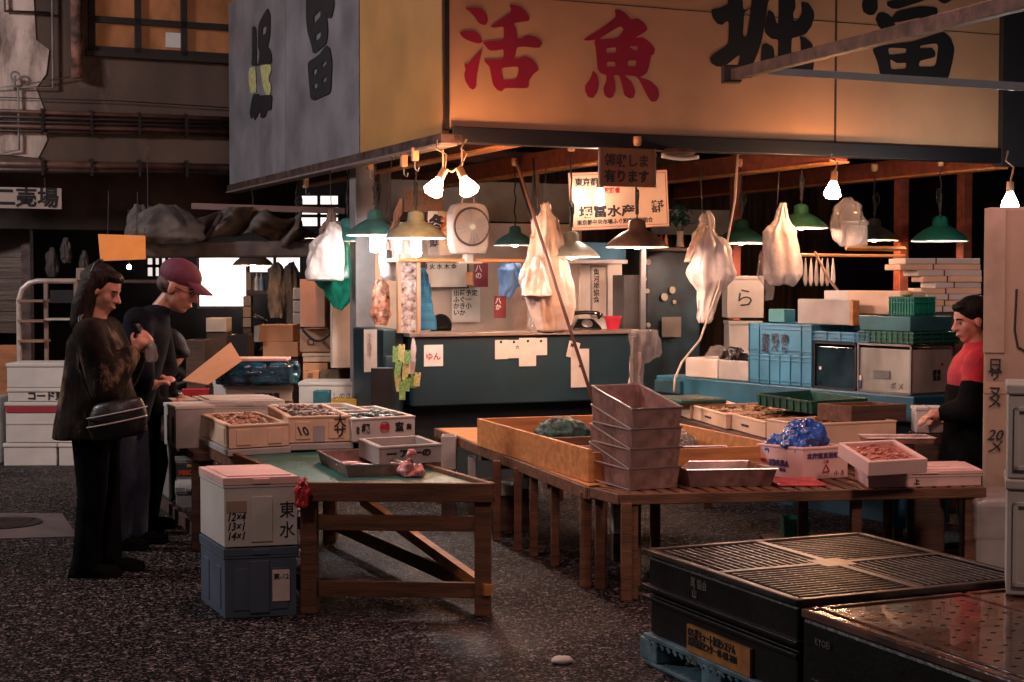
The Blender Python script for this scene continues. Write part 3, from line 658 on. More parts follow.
sheet(404, 190, 442, 212, -.5, 'brown wall calendar with a printed grid behind the twin bulbs', M('calendar_brown', (.20, .11, .07), .7), '1 2 3 4 5 6 7\n8 9 10 11 12\n15 16 17 18', M('grid_ink', (.1, .05, .03), .7), .035, name='wall_calendar', cat='calendar')
# fan
fx, fz = bp(471, 228, .05)
fan = thing('electric_fan', 'white square wall fan with a round grille above the booth', 'fan', B0 + U * fx - V * .05 + Vector((0, 0, fz)), A)
pl = M('fan_plastic', (.42, .36, .32), .5, var=.08)
m = MB(); m.prism([(-.12, -.19), (.12, -.19), (.145, -.12), (.15, .1), (.12, .17), (.06, .185), (-.06, .185), (-.12, .17), (-.15, .1), (-.145, -.12)], lambda a, b, t: (a, t, b), .13); m.obj('housing', pl, fan, .02)
m = MB()
for r in [.012 * k + .03 for k in range(9)]:
    m.tube([(r * math.cos(t * PI / 14), -.02 - .02 * (1 - r / .14), r * math.sin(t * PI / 14) + .01) for t in range(28)], .0022, 5, closed=True)
for k in range(20):
    a = k * PI / 10; m.tube([(.03 * math.cos(a), -.038, .03 * math.sin(a) + .01), (.13 * math.cos(a), -.02, .13 * math.sin(a) + .01)], .002, 5)
m.obj('grille', M('grille', (.5, .42, .38), .4, .3), fan)
m = MB(); m.tube([(.135 * math.cos(t * PI / 16), -.012, .135 * math.sin(t * PI / 16) + .01) for t in range(32)], .009, 6, closed=True); m.obj('grille_ring', M('ring_dark', (.08, .05, .045), .5), fan, smooth=True)
m = MB(); m.lathe([(.001, .0), (.028, 0), (.02, .012), (.001, .014)], 20); o = m.obj('hub_badge', M('badge', (.5, .55, .4), .3), fan); o.location = (0, -.04, .01); o.rotation_euler = (PI / 2, 0, 0)
for k in range(4):
    a = k * PI / 2 + .4; m = MB(); m.prism([(.02, -.02), (.12, -.055), (.12, .04), (.02, .02)], lambda x, y, t: (x * math.cos(a) - y * math.sin(a), -.006 + y * .2 + t, x * math.sin(a) + y * math.cos(a) + .01), .003); m.obj('blade', M('blade', (.3, .3, .3), .4), fan)
m = MB(); m.tube([(-.05, .05, .18), (-.04, .05, .225), (.04, .05, .225), (.05, .05, .18)], .01); m.obj('handle', pl, fan)
m = MB(); m.box(-.03, .02, -.25, .03, .1, -.18); m.box(-.09, .0, -.262, .09, .12, -.245); m.obj('foot', pl, fan, .005)
# telephone and pot on the counter
tx, tz = bp(586, 328, -.12)
ph = thing('telephone', 'black rotary telephone on the counter', 'telephone', B0 + U * tx + V * .12 + Vector((0, 0, zct + .03)), A - .3)
gb = M('bakelite', (.008, .008, .009), .15, var=.05, bump=0, coat=.6)
m = MB(); m.rings([[(-.11, -.09, 0), (.11, -.09, 0), (.11, .09, 0), (-.11, .09, 0)], [(-.11, -.085, .02), (.11, -.085, .02), (.11, .09, .02), (-.11, .09, .02)], [(-.06, .0, .085), (.06, .0, .085), (.06, .06, .09), (-.06, .06, .09)]]); m.obj('phone_body', gb, ph, .012)
m = MB(); m.tube([(-.12, .03, .1), (-.09, .03, .128), (0, .03, .135), (.09, .03, .128), (.12, .03, .1)], [.03, .018, .015, .018, .03], 10); m.obj('handset', gb, ph, smooth=True)
m = MB(); m.lathe([(.001, 0), (.042, 0), (.042, .008), (.02, .012), (.001, .012)], 20); o = m.obj('dial', alu, ph); o.location = (0, -.05, .045); o.rotation_euler = (math.radians(50), 0, 0)
m = MB(); m.tube([(-.12 - .01 * math.sin(i * 1.7), .02 - .004 * i, .09 - .006 * i + .012 * math.cos(i * 1.7)) for i in range(14)] + [(-.15, -.12, -.02), (-.16, -.16, -.15)], .004, 5); m.obj('coiled_cord', gb, ph)
rx, _ = bp(614, 320, -.08)
pt = thing('flower_pot', 'red plastic pot on the counter beside the telephone', 'pot', B0 + U * rx + V * .1 + Vector((0, 0, zct + .03)))
MB().lathe([(.001, 0), (.045, 0), (.06, .085), (.068, .085), (.068, .105), (.058, .105), (.042, .012), (.001, .012)], 24).obj('pot_body', red, pt, smooth=False)
# white paper dispenser box behind the pot
def ublock(x0, y0, x1, y1, off, dep, name, label, cat, mat, bev=.005):
    a, zt_ = bp(x0, y0, off); b, zb_ = bp(x1, y1, off)
    o = MB().box(0, 0, 0, b - a, dep, zt_ - zb_).obj(name, mat, None, bev); put(o, B0 + U * a - V * off + Vector((0, 0, zb_)), A); return tag(o, label, cat)
T = sheet(592, 267, 606, 316, -.5, 'tall framed notice of small black characters behind the telephone', paperw, '魚\n河\n岸\n協\n会', ink, .055, frame=alu, name='framed_notice')
ublock(580, 263, 622, 330, -.62, .03, 'white_panel', 'white panel behind the tall framed notice', 'panel', paperw)
ublock(583, 242, 626, 262, -.35, .3, 'blue_bin', 'bright blue box on the shelf under the pale lamps', 'box', M('blue_bright', (.02, .22, .42), .4))
sf = ublock(560, 259, 628, 264, -.3, .35, 'metal_shelf', 'white metal shelf below the bright blue box', 'shelf', alu)
ublock(527, 283, 546, 300, -.3, .1, 'wall_box', 'small beige switch box half hidden by the beige bag', 'box', cardg)
dn = ublock(624, 275, 641, 333, -.25, .2, 'steel_locker', 'narrow grey steel locker at the right end of the counter', 'locker', M('locker_grey', (.10, .09, .09), .4, .4))
ublock(641, 220, 646, 345, -.2, .03, 'steel_post', 'thin steel post right of the grey locker', 'post', alu)
ublock(646, 250, 700, 469, -.9, .5, 'refrigerator', 'dark blue refrigerator behind the knotted clear bag', 'refrigerator', M('fridge_dark', (.012, .035, .05), .45, var=.4, scale=5), .02)
sheet(662, 317, 681, 337, -.85, 'grey magnet notice on the dark refrigerator', M('grey_paper', (.16, .14, .12), .7), name='paper_notice')
for i, (x, y, r) in enumerate([(648, 262, .025), (644, 279, .022), (647, 291, .02), (664, 297, .032), (672, 290, .03), (674, 302, .018), (648, 325, .02)]):
    a, z = bp(x, y, -.88); o = MB().lathe([(.001, 0), (r, 0), (r, .01), (.001, .012)], 14).obj('magnet', M('magnet_grey', (.35, .33, .25), .5)); o.location = B0 + U * a + V * .88 + Vector((0, 0, z)); o.rotation_euler = (PI / 2, 0, A); tag(o, 'round pale magnet stuck on the dark refrigerator', 'magnet', 'magnets on the refrigerator')
# shelf with a vase of greenery
ublock(652, 247, 690, 251, -.5, .2, 'wall_shelf', 'small shelf under the vase of greenery', 'shelf', woodd)
vx, vz = bp(680, 247, -.58)
vs = thing('vase', 'white vase with dark green leaves on the small shelf', 'vase', B0 + U * vx + V * .58 + Vector((0, 0, vz)))
MB().lathe([(.001, 0), (.035, 0), (.032, .02), (.026, .08), (.034, .13), (.028, .13), (.02, .08), (.001, .02)], 18).obj('vase_body', M('ceramic', (.6, .5, .42), .3), vs, smooth=True)
m = MB()
for k in range(90):
    a = random.uniform(0, 2 * PI); e = random.uniform(.1, 1.5); r = random.uniform(.06, .16)
    c = Vector((r * math.cos(a) * math.cos(e) * .8, r * math.sin(a) * math.cos(e) * .8, .17 + r * 1.1 * math.sin(e)))
    R = Matrix.Rotation(a, 4, 'Z') @ Matrix.Rotation(random.uniform(-1, 1), 4, 'Y')
    m.ell(c, (.03, .013, .004), 6, 4, R)
m.obj('foliage', leaf(), vs, smooth=True)
m = MB()
for k in range(6): a = k; m.tube([(0, 0, .1), (.05 * math.cos(a), .05 * math.sin(a), .2), (.08 * math.cos(a), .08 * math.sin(a), .27)], .003, 5)
m.obj('stems', leaf(), vs)
# small bottles on the shelf
for i, x in enumerate([656, 661, 666]):
    a, z = bp(x, 247, -.55); o = MB().lathe([(.001, 0), (.018, 0), (.018, .06), (.008, .08), (.008, .1), (.001, .1)], 12).obj('seasoning_bottle', [M('jar_w', (.5, .4, .35), .3), red, cardo][i], None, smooth=True); o.location = B0 + U * a + V * .55 + Vector((0, 0, z)); tag(o, ['pale seasoning bottle, leftmost on the vase shelf', 'red seasoning bottle, middle of the vase shelf', 'orange seasoning bottle next to the vase'][i], 'bottle')
# printed company board and hanging price board
sx, sz = bp(571, 231, .0)
cb = thing('company_board', 'cream enamel board printed with the stall company name and red border', 'sign', P(571, 231, 11.35), A)
cb.rotation_euler = (0, -.055, A)
wB = (P(668, 225, 11.7) - P(571, 231, 11.35)).length; hB = (231 - 173) * 11.35 / FL
MB().box(0, 0, 0, wB, .015, hB).obj('board', M('enamel_cream', (.60, .38, .26), .4, var=.05), cb, .01)
m = MB(); e = .018; f = .004
m.box(e, -.002, e, wB - e, 0, e + f); m.box(e, -.002, hB - e - f, wB - e, 0, hB - e); m.box(e, -.002, e, e + f, 0, hB - e); m.box(wB - e - f, -.002, e, wB - e, 0, hB - e); m.obj('border_line', inkr, cb)
text('東京都', .062, cb, (.05, -.002, hB - .095), FRONT, ink, bold=.002)
text('取扱者', .042, cb, (.29, -.002, hB - .155), FRONT, inkr, bold=.002)['label'] = 'red lettering'
text('堀冨水産', .088, cb, (.07, -.002, .10), FRONT, ink, bold=.003, sx=1.32)
text('株式\n会社', .052, cb, (wB - .15, -.002, .155), FRONT, ink, bold=.002, space=.8)
text('東京都中央市場ふぐ卸売協同組合', .040, cb, (.05, -.002, .042), FRONT, ink, bold=.001, sx=1.05)
pb_ = thing('price_board', 'hanging brown translucent board lettered in black below the front beam', 'sign', P(600, 186, 9.9), A)
wP = (657 - 600) * 9.9 / FL / .92; hP = 38.5 * 9.9 / FL
MB().box(0, 0, 0, wP, .01, hP).obj('board', M('amber_board', (.23, .10, .035), .5, var=.2, scale=3), pb_)
text('領収しま', .085, pb_, (.03, -.003, .135), FRONT, M('faded_ink', (.05, .02, .015), .7), bold=.003, sx=.95)
text('有ります', .085, pb_, (.03, -.003, .035), FRONT, M('faded_ink2', (.02, .012, .012), .7), bold=.003, sx=.95)
for x_ in (-.008, wP - .002): MB().box(x_, -.004, 0, x_ + .01, .012, hP).obj('edge_trim', alu, pb_)
# spare fan guard on the beam near the price board
o = thing('ceiling_fan_cover', 'round dark wicker guard with a white tube under the front beam', 'guard', P(678, 156, 10.5), A)
MB().lathe([(.001, 0), (.10, 0), (.12, .02), (.09, .045), (.001, .05)], 24).obj('guard', M('wicker', (.09, .05, .035), .7, var=.3), o)
m = MB(); m.tube([(-.14 + .02 * i, -.03, -.005 - .016 * math.sin(i * PI / 14)) for i in range(15)], .013); m.obj('white_tube', paperw, o, smooth=True)
# posts of the stall
post(C0 + V * 2.35 + U * .12, .16, M('grey_post', (.20, .18, .18), .6, var=.15), 'broad grey column left of the counter, carrying the side beam', 2.4, 'column')
post(P(383, 300, 12.6) * Vector((1, 1, 0)) if 0 else Vector((P(384, 300, 13).x, 13, 0)), .10, M('brown_post', (.1, .06, .05), .6), 'brown post behind the teal lamps', 2.6)
post(Vector((P(901, 250, 13.2).x, 13.2, 0)), .09, woodr, 'red timber post behind the bottle green lamp', 2.6, 'timber_post')
post(Vector((P(964, 250, 13.0).x, 13.0, 0)), .09, woodr, 'red timber post behind the foam slab stack', 2.6, 'timber_post')
post(Vector((P(735, 250, 13.0).x, 13.0, 0)), .07, woodr, 'dark red post behind the white hanging bag', 2.6, 'timber_post')
# leaning poles and cords
def stick(a, b, r, mat, label, name='bamboo_pole', cat='pole', mid=None, group=None):
    pts = [a] + (mid or []) + [b]
    o = MB().tube(pts, r, 8).obj(name, mat, None, smooth=True); return tag(o, label, cat, group)
bam = M('bamboo_dark', (.12, .06, .045), .5, var=.2)
stick(P(516, 160, 10.6), P(594, 404, 9.9), .011, bam, 'longest dark pole leaning down from the rafter to the steel trays')
stick(P(519, 178, 11.0), P(556, 300, 10.9), .008, black, 'thin black pole just left of the longest one')
stick(P(533, 158, 10.9), P(541, 262, 10.9), .007, black, 'short thin pole behind the beige bag')
hose = M('hose_pale', (.45, .36, .30), .5)
stick(P(738, 150, 11), P(674, 392, 10.), .008, hose, 'pale hose curving down from the white bag to the green lid', 'hose', 'hose', [P(735, 200, 11), P(718, 290, 10.8), P(700, 340, 10.6), P(682, 362, 10.4), P(675, 378, 10.2)])
stick(P(815, 252, 10.7), P(862, 318, 10.2), .009, M('hose_brown', (.2, .1, .07), .5), 'brown hose hanging over the white board on the crates', 'hose', 'hose', [P(828, 278, 10.5), P(845, 300, 10.3)])
for i, (x0, y0, x1_, y1_, Y, lab) in enumerate([(330, 162, 332, 240, 12.2, 'thin cord holding the white bag'), (393, 150, 386, 215, 10.9, 'thin cord above the brown sheath'), (700, 165, 703, 225, 11.3, 'thin cord holding the left white bag'), (779, 170, 777, 205, 11.2, 'thin cord holding the pink-white bag'), (546, 165, 544, 212, 10.9, 'thin cord holding the beige bag')]):
    stick(P(x0, y0, Y), P(x1_, y1_, Y), .004, rubber, lab, 'thin_rope', 'rope')
# ================================================================ TABLES
def qprism(m, c, z0, z1): m.prism([(p.x, p.y) for p in c], lambda x, y, t: (x, y, z0 + t), z1 - z0)
def qtable(name, label, z, px, legs=.06, apron=.09, top=.03, mat=wood, topmat=None, rim=0, low=.16, topname='tabletop', lowz=None, slats=0, inset=.05, midrail=None, legmat=None):
    c = [G(x, y, z) if not isinstance(x, Vector) else x for x, y in px]
    o0 = Vector((c[0].x, c[0].y, 0)); c = [Vector((p.x, p.y, 0)) - o0 for p in c]
    T = thing(name, label, 'table', o0)
    cen = sum(c, Vector()) / 4
    ins = [p + (cen - p).normalized() * inset * 1.4 for p in c]
    zt = z - (rim or 0)
    if slats:
        n = slats
        for i in range(n):
            a0, a1 = i / n, (i + .72) / n
            m = MB(); qprism(m, [c[0].lerp(c[1], a0), c[0].lerp(c[1], a1), c[3].lerp(c[2], a1), c[3].lerp(c[2], a0)], zt - top, zt); m.obj('slat', topmat or mat, T, .004)
    else:
        m = MB(); qprism(m, [p.lerp(cen, .01) for p in c], zt - top, zt); m.obj(topname, topmat or mat, T)
    for i in range(4):
        a, b = c[i], c[(i + 1) % 4]
        m = MB(); m.bar(a + Vector((0, 0, z - apron / 2)), b + Vector((0, 0, z - apron / 2)), .028, apron); m.obj('apron', mat, T, .004)
    for p in ins:
        m = MB(); m.bar(p, p + Vector((0, 0, zt - top)), legs, legs); m.obj('leg', legmat or mat, T, .004)
    for zz in ([low] if low else []) + ([midrail] if midrail else []):
        for i in ((0, 1, 2, 3) if zz == low else (0, 2)):
            m = MB(); m.bar(ins[i] + Vector((0, 0, zz)) , ins[(i + 1) % 4] + Vector((0, 0, zz)), .025, .07); m.obj('stretcher', legmat or mat, T, .003)
    return T, [p + o0 for p in c]
t1, t1c = qtable('display_table', 'low timber table with a green mat and raised rim in the left foreground', .6, [(308, 482), (493, 483), (330, 436), (199, 438)], rim=.02, topmat=greenmat, low=.11, midrail=.41, apron=.085, legs=.075, topname='green_mat')
m = MB(); a, b = t1c[2] - t1c[0], t1c[1] - t1c[0]
m.bar(Vector((b.x - .02, b.y, .12)), Vector((a.x * .75 + b.x * .25, a.y * .75 + b.y * .25, .30)), .04, .05); m.obj('diagonal_brace', woodo, t1)
# low stand left of it, under the grey boxes
t0, t0c = qtable('back_stand', 'dark low stand behind the front table carrying the grey slotted boxes', .55, [(196, 452), (262, 452), (250, 412), (128, 412)], mat=woodd, low=.1, apron=.05, legs=.05, inset=.03)
t2, t2c = qtable('timber_table', 'orange topped timber table in the middle under the long wooden tray', .5, [(588, 487), (640, 486), (560, 426), (436, 428)], topmat=woodo, apron=.06, low=0, legs=.055, mat=wood)
t3, t3c = qtable('slatted_table', 'long slatted table on the right carrying the steel trays and pink-lit boxes', .5, [(620, 494), (984, 487), (905, 462), (588, 486)], topmat=wood, apron=.05, low=0, legs=.05, slats=24)
t4, t4c = qtable('rear_table', 'dark table behind the long wooden tray under the row of foam fish boxes', .58, [(806, 456), (899, 447), (703, 419.5), (668, 413)], mat=woodd, apron=.05, low=0, legs=.05)
def leg(px, yt, yb, w, label, mat=wood, zt=.46):
    p = G(px, yb, 0); o = MB().box(-w / 2, -w / 2, 0, w / 2, w / 2, zt).obj('leg', mat, None, .004); o.location = (p.x, p.y, 0); return o
def addleg(T, px, yb, w=.045, mat=wood, zt=.46):
    p = G(px, yb, 0); o = MB().box(-w / 2, -w / 2, 0, w / 2, w / 2, zt).obj('leg', mat, T, .004); o.location = p - T.location
for px, yb in [(600, 588), (626, 600), (855, 590), (655, 570)]: addleg(t3, px, yb, .05)
for px, yb in [(518, 550), (534, 556), (555, 565), (497, 540)]: addleg(t2, px, yb, .045)
m = MB()
for k in range(4):
    a = t2c[0].lerp(t2c[3], .22 + .14 * k) - t2.location + Vector((0, 0, .43)); m = MB(); m.bar(a, a + U * .9, .05, .05); m.obj('cross_batten', wood, t2, .004)
# ================================================================ FRONT LEFT BOXES
B = pbox(0, (225, 619), (297, 616), 548, (197.5, 534))
foam_box(B, 'blue-grey foam box on the ground carrying the lettered white box', bluel, lid=True, name='fish_box')
bT = bpy.data.objects['fish_box']
m = MB(); m.box(B['w'] * .66, -.009, .07, B['w'] * .9, -.005, .21); m.obj('shipping_label', paper, bT)['label'] = 'tan shipping label'
text('東-12', .03, bT, (B['w'] * .67, -.011, .17), FRONT, ink)
m = MB(); m.box(B['w'] * .34, -.010, .02, B['w'] * .62, -.002, B['h'] * .82); m.obj('side_pad', bluel, bT, .004)
Z = B['h'] + .006
B2 = pbox(Z, (226, 548), (299, 546), 477.5, (202, 466)); B2['loc'] = B['loc'] + Vector((0, 0, Z)); B2.update(rz=B['rz'], sk=B['sk'], w=B['w'] + .005, d=B['d'])
bx = foam_box(B2, 'white foam box with black handwriting stacked on the blue-grey one', foam, lid=True, slots=False, name='fish_box', lidmat=foamp)  # lid takes the pink-lit foam colour
w_, h_ = B2['w'], B2['h']
m = MB(); m.box(w_ * .36, -.007, .02, w_ * .66, -.001, h_ * .72); m.obj('side_pad', foam, bx, .004)
m = MB(); m.box(w_ * .03, -.004, h_ * .5, w_ * .3, -.001, h_ * .66); m.obj('paper_label', cardg, bx)
text('12×4\n13×1\n14×1', .05, bx, (w_ * .03, -.0015, h_ * .38), FRONT, ink, bold=.001, shear=.25, space=.85, sx=.78)
text('東\n水', .078, bx, (w_ * .75, -.0015, h_ * .42), FRONT, ink, bold=.0005, sx=.9, space=1.15)
def PB(*a, **k): return pbox(*a, **k)
zt1 = .58
# row of open boxes on the back of the front table
Ba = PB(.62, (229, 449), (287, 445), 425.3, (208, 413.8)); Ba['loc'].z = .62
foam_box(Ba, 'open foam box full of brown clams, left of the handwritten one', foamw, name='fish_box')
contents(Ba, M('clam_brown', (.36, .18, .11), .5, var=.5, scale=30, dirt=(.6, .42, .32), dth=.56), 'clams', 'heap of small brown clams in the left open foam box', 'clams', 110, (.022, .016, .011), .88)
o = MB().box(-.01, -.01, 0, Ba['w'] + .01, Ba['d'] + .01, .035).obj('foam_board', foamg, None, .005, Ba['sk']); put(o, Ba['loc'] - Vector((0, 0, .04)), Ba['rz']); tag(o, 'foam lid lying under the box of brown clams', 'board')
Bb = PB(.63, (288, 443), (351, 441), 416.5, (267.3, 405.2))
bb = foam_box(Bb, 'open foam box handwritten with a large black character and 10', foamw, name='fish_box')
contents(Bb, M('shell_dark', (.10, .07, .06), .4, var=.6, scale=30, dirt=(.6, .5, .45), dth=.5), 'shellfish', 'heap of dark shellfish in the handwritten foam box', 'shellfish', 90, (.024, .016, .012), .92)
text('10', .065, bb, (Bb['w'] * .16, -.007, .04), FRONT, ink, shear=-.4, bold=.001)
text('大\nサ', .07, bb, (Bb['w'] * .72, -.008, .085), FRONT, ink, bold=.001, space=.8)
m = MB(); m.box(Bb['w'] * .4, -.008, .0, Bb['w'] * .58, -.001, Bb['h'] * .65); m.obj('side_pad', foamg, bb, .004)
o = MB().box(-.0, -.02, 0, Bb['w'] + .01, Bb['d'], .035).obj('foam_board', foamg, None, .005, Bb['sk']); put(o, Bb['loc'] - Vector((0, 0, .04)), Bb['rz']); tag(o, 'foam lid lying under the handwritten box of shellfish', 'lid')
Bc = PB(.63, (352, 442), (407, 437), 418.5, (334, 408))
bc = foam_box(Bc, 'open foam box printed with a red round crest between black characters', foam, name='fish_box', slots=False)
contents(Bc, M('seaweed', (.05, .09, .085), .4, var=.5, scale=20, dirt=(.3, .35, .33), dth=.58), 'seaweed', 'dark green seaweed filling the box with the red crest', 'seaweed', 60, (.035, .02, .012), .9)
w_ = Bc['w']; h_ = Bc['h']
text('漁\n協', .022, bc, (w_ * .06, -.003, h_ * .5), FRONT, ink, space=.9); text('根', .05, bc, (w_ * .15, -.003, h_ * .4), FRONT, ink, bold=.003)
text('室', .05, bc, (w_ * .68, -.003, h_ * .4), FRONT, ink, bold=.003); text('産', .03, bc, (w_ * .86, -.003, h_ * .45), FRONT, ink, bold=.002)
m = MB(); m.T = Matrix.Translation((w_ * .51, -.003, h_ * .57)) @ Matrix.Rotation(PI / 2, 4, 'X')
m.lathe([(.030, 0), (.030, .002), (.026, .002), (.026, 0), (.030, 0)], 24); m.box(-.022, -.004, 0, .022, .004, .002); m.box(-.02, .008, 0, .02, .014, .002); m.box(-.02, -.014, 0, .02, -.008, .002); m.box(-.018, -.012, 0, -.010, .012, .002); m.box(.010, -.012, 0, .018, .012, .002)
m.obj('red_crest', M('crest_red', (.55, .02, .04), .6), bc)
for (fl, fr, yt, bl, z, lab, mt) in [((206, 434), (284, 433), 401, (190, 396), .6, 'long white foam box behind the clams', foam), ((290, 424), (370, 423), 411, (268, 404), .7, 'shallow white foam tray behind the shellfish box', foam)]:
    q = PB(z, fl, fr, yt, bl); foam_box(q, lab, mt, lid=('long' in lab), name='fish_box')
Bd = PB(.60, (379, 467), (441.5, 463), 447.8, (359, 439.5))
Bd['loc'].z = .605; bd = foam_box(Bd, 'shallow foam box with black characters on the right end of the green mat', foamg, name='fish_box', slots=False)
contents(Bd, M('fish_pale', (.6, .5, .44), .4, var=.3, scale=20, dirt=(.35, .1, .08), dth=.6), 'shrimp', 'few pale shrimp in the shallow foam box', 'shrimp', 30, (.03, .012, .01), .35)
text('一 ア 一の', .042, bd, (Bd['w'] * .12, -.003, Bd['h'] * .42), FRONT, ink, bold=.002, sx=1.25)
# steel tray with fillets and the tied pink bag on the mat
def steel_tray(label, loc, rz, w, d, h, flare=.03, sk=0., name='steel_tray', hb=None, group=None, cat='tray', mat=steel):
    T = thing(name, label, cat, loc, rz, group)
    MB().hollow(w, d, h, .004, .004, flare, hb=hb).obj('tray_body', mat, T, .002, sk)
    hb = hb or h
    m = MB(); f = flare + .001
    m.tube([(-f, -f, h), (w + f, -f, h), (w + f, d + f, hb), (-f, d + f, hb)], .005, 6, closed=True); m.obj('rolled_rim', wire, T, 0, sk)
    return T
q = PB(zt1, (348, 477.5), (401, 475.5), 465, (317.5, 449.4))
tr = steel_tray('steel tray of white fillets on the green mat', q['loc'], q['rz'], q['w'], q['d'] * .9, q['h'], .012, q['sk'])
fil = M('fish_fillet', (.66, .46, .42), .35, var=.15, scale=12, dirt=(.5, .12, .1), dth=.6)
for k in range(3):
    m = MB(); m.tube([(.03, 0, 0), (.08, .01, .006), (.14, 0, .004), (.19, -.006, 0)], [.008, .024, .02, .006], 8)
    for v in m.bm.verts: v.co.z *= .5
    o = m.obj('fish_fillet', fil, None, smooth=True, sub=1); o.parent = None
    o.location = q['loc'] + Matrix.Rotation(q['rz'], 3, 'Z') @ Vector((.01 - .03 * k, .05 + .07 * k, .035)); o.rotation_euler = (0, 0, q['rz'] + .2 * k); tag(o, ['white fillet nearest the front edge of the mat tray', 'white fillet in the middle of the mat tray', 'white fillet at the back of the mat tray'][k], 'fish', 'fillets in the mat tray')
from mathutils import noise as _nz
def crumple(bm, seed, amt, fr, zmin=None, zs=1.):
    bm.normal_update(); o3 = Vector((seed * 3.1, seed * 1.7, seed * .9)); mv = []
    for v in bm.verts:
        a = 1 - abs(_nz.noise(Vector((v.co.x, v.co.y, v.co.z * zs)) * fr + o3)) * 2.4; b = 1 - abs(_nz.noise(Vector((v.co.x, v.co.y, v.co.z * zs)) * fr * 2.3 + o3)) * 2.4
        k = (a - .4) + (b - .4) * .45
        if zmin is not None: k *= min(1, (v.co.z - zmin) / .02 + .05)
        mv.append((v, v.normal * amt * k))
    for v, d in mv: v.co += d
def blob(name, label, cat, loc, s, mat, prof=None, sq=1., n=20, folds=7, amp=.16, seed=0, sub=1, group=None, rz=0.):
    """a gathered bag: rings with folds, prof = (radius_x, radius_y, z)"""
    rn = random.Random(seed); ph = [rn.uniform(0, 6) for _ in range(4)]
    m = MB(); R = []
    for i, (rx, ry, z) in enumerate(prof):
        pass
    fine = []
    for i in range(len(prof) - 1):
        for q in range(5): fine.append([prof[i][c] + (prof[i + 1][c] - prof[i][c]) * q / 5 for c in range(3)])
    fine.append(list(prof[-1])); n = 56
    for i, (rx, ry, z) in enumerate(fine):
        ring = []
        for j in range(n):
            a = j * 2 * PI / n
            k = 1 + amp * .6 * math.sin(folds * a + ph[0] + i * .09) + amp * .4 * math.sin((folds - 3) * a + ph[1] - i * .12)
            ca, sa = math.cos(a), math.sin(a); ca = math.copysign(abs(ca) ** sq, ca); sa = math.copysign(abs(sa) ** sq, sa); ring.append((rx * ca * k * s, ry * sa * k * s, z * s))
        R.append(ring)
    m.rings(R); crumple(m.bm, seed, .055 * s * (amp + .1) * 1.6, 16 / s, min(p[2] for p in prof) * s); o = m.obj(name, mat, None, smooth=True, sub=0); put(o, loc, rz); return tag(o, label, cat, group)
pk = M('bag_pink', (.75, .30, .30), .3, var=.35, scale=20, bump=.6, bscale=30, dirt=(.6, .05, .08), dth=.55)
blob('knotted_bag', 'small tied pink bag beside the fillet tray', 'bag', G(411, 478, zt1) + Vector((0, .04, 0)), 1, pk,
     [(.02, .02, 0), (.052, .045, .006), (.056, .048, .03), (.035, .03, .055), (.013, .012, .07), (.011, .011, .085), (.016, .012, .11), (.005, .005, .118)], seed=3)
blob('red_bag', 'red plastic bag hanging off the left corner of the front table', 'bag', P(303, 508, 6.86), .9, M('bag_red', (.5, .04, .05), .3, var=.2), [(.01, .01, 0), (.03, .03, .02), (.035, .03, .08), (.02, .02, .12), (.01, .01, .14)], seed=5)
# grey slotted boxes standing on the stand left of the table
slotm = M('slot_dark', (.02, .018, .018), .8)
for i, (x, y, w_) in enumerate([(176, 449, 34), (161, 441, 30), (148, 434, 26)]):
    p = G(x, y, .55); T = thing('slotted_box', ['grey foam box with slots, nearest on the low stand', 'grey foam box with slots, second from the nearest on the stand', 'grey foam box with slots, furthest left on the stand'][i], 'box', p, math.radians(25), 'grey slotted boxes')
    ww, dd, hh = .22, .30, .22
    MB().hollow(ww, dd, hh, .02, .02).obj('box_body', foamg, T, .004)
    MB().box(-.004, -.004, hh, ww + .004, dd + .004, hh + .022).obj('lid', foam, T, .005)
    for k in range(2):
        MB().box(-.003, .05 + .13 * k, .03, .001, .085 + .13 * k, hh * .8).obj('slot', slotm, T)
T = None
q = PB(.12, (176, 483), (198, 484), 456, (160, 447)); x = foam_box(q, 'foam box with a red and yellow label under the low stand', foamg, lid=True, name='fish_box', slots=False)
m = MB(); m.box(.0, -.006, q['h'] * .25, q['w'] * .98, -.001, q['h'] * .7); m.obj('colour_label', M('label_dark', (.03, .03, .03), .5), x)
text('MISO', .042, x, (.02, -.008, q['h'] * .32), FRONT, M('label_red', (.7, .06, .02), .5), bold=.003)['label'] = 'red lettering on the label'
m = MB(); m.box(q['w'] * .45, -.007, q['h'] * .6, q['w'] * .9, -.004, q['h'] * .7); m.obj('label_stripe', yellow, x)
q2 = PB(0, (176, 508), (198, 509), 487, (160, 478)); foam_box(q2, 'lowest foam box under the stand, beneath the labelled one', foamg, lid=True, name='fish_box', slots=False)
q = PB(0, (144, 500), (157, 503), 420, (132, 412)); foam_box(q, 'tall narrow foam crate behind the man with the cap', foamg, name='fish_box', slots=False)
# blue foil bag on a white box, cardboard sheet, red basket
q = PB(.62, (226, 402), (300, 401), 388, (215, 383)); q['loc'] = G(226, 402, .72); q['w'] = .42
x = foam_box(q, 'shallow foam box under the shiny blue foil bag', foam, lid=True, name='fish_box', slots=False)
text('根室漁業', .04, x, (.18, -.006, .02), FRONT, ink, bold=.002)
blob('foil_bag', 'shiny blue foil bag lying on the foam box behind the clams', 'bag', q['loc'] + Vector((.19, .1, q['h'] + .004)), 1, plfoil, [(.22, .12, 0), (.255, .14, .012), (.262, .15, .07), (.262, .15, .12), (.25, .14, .145), (.15, .08, .15)], n=36, folds=9, amp=.03, seed=9, rz=.05, sq=.45)
o = MB().box(-.22, -.12, .160, .22, .12, .180).obj('foam_board', foamp, None, .005); put(o, q['loc'] + Vector((.17, .1, q['h'])), .03); tag(o, 'pale foam lid lying on the blue foil bag', 'lid')
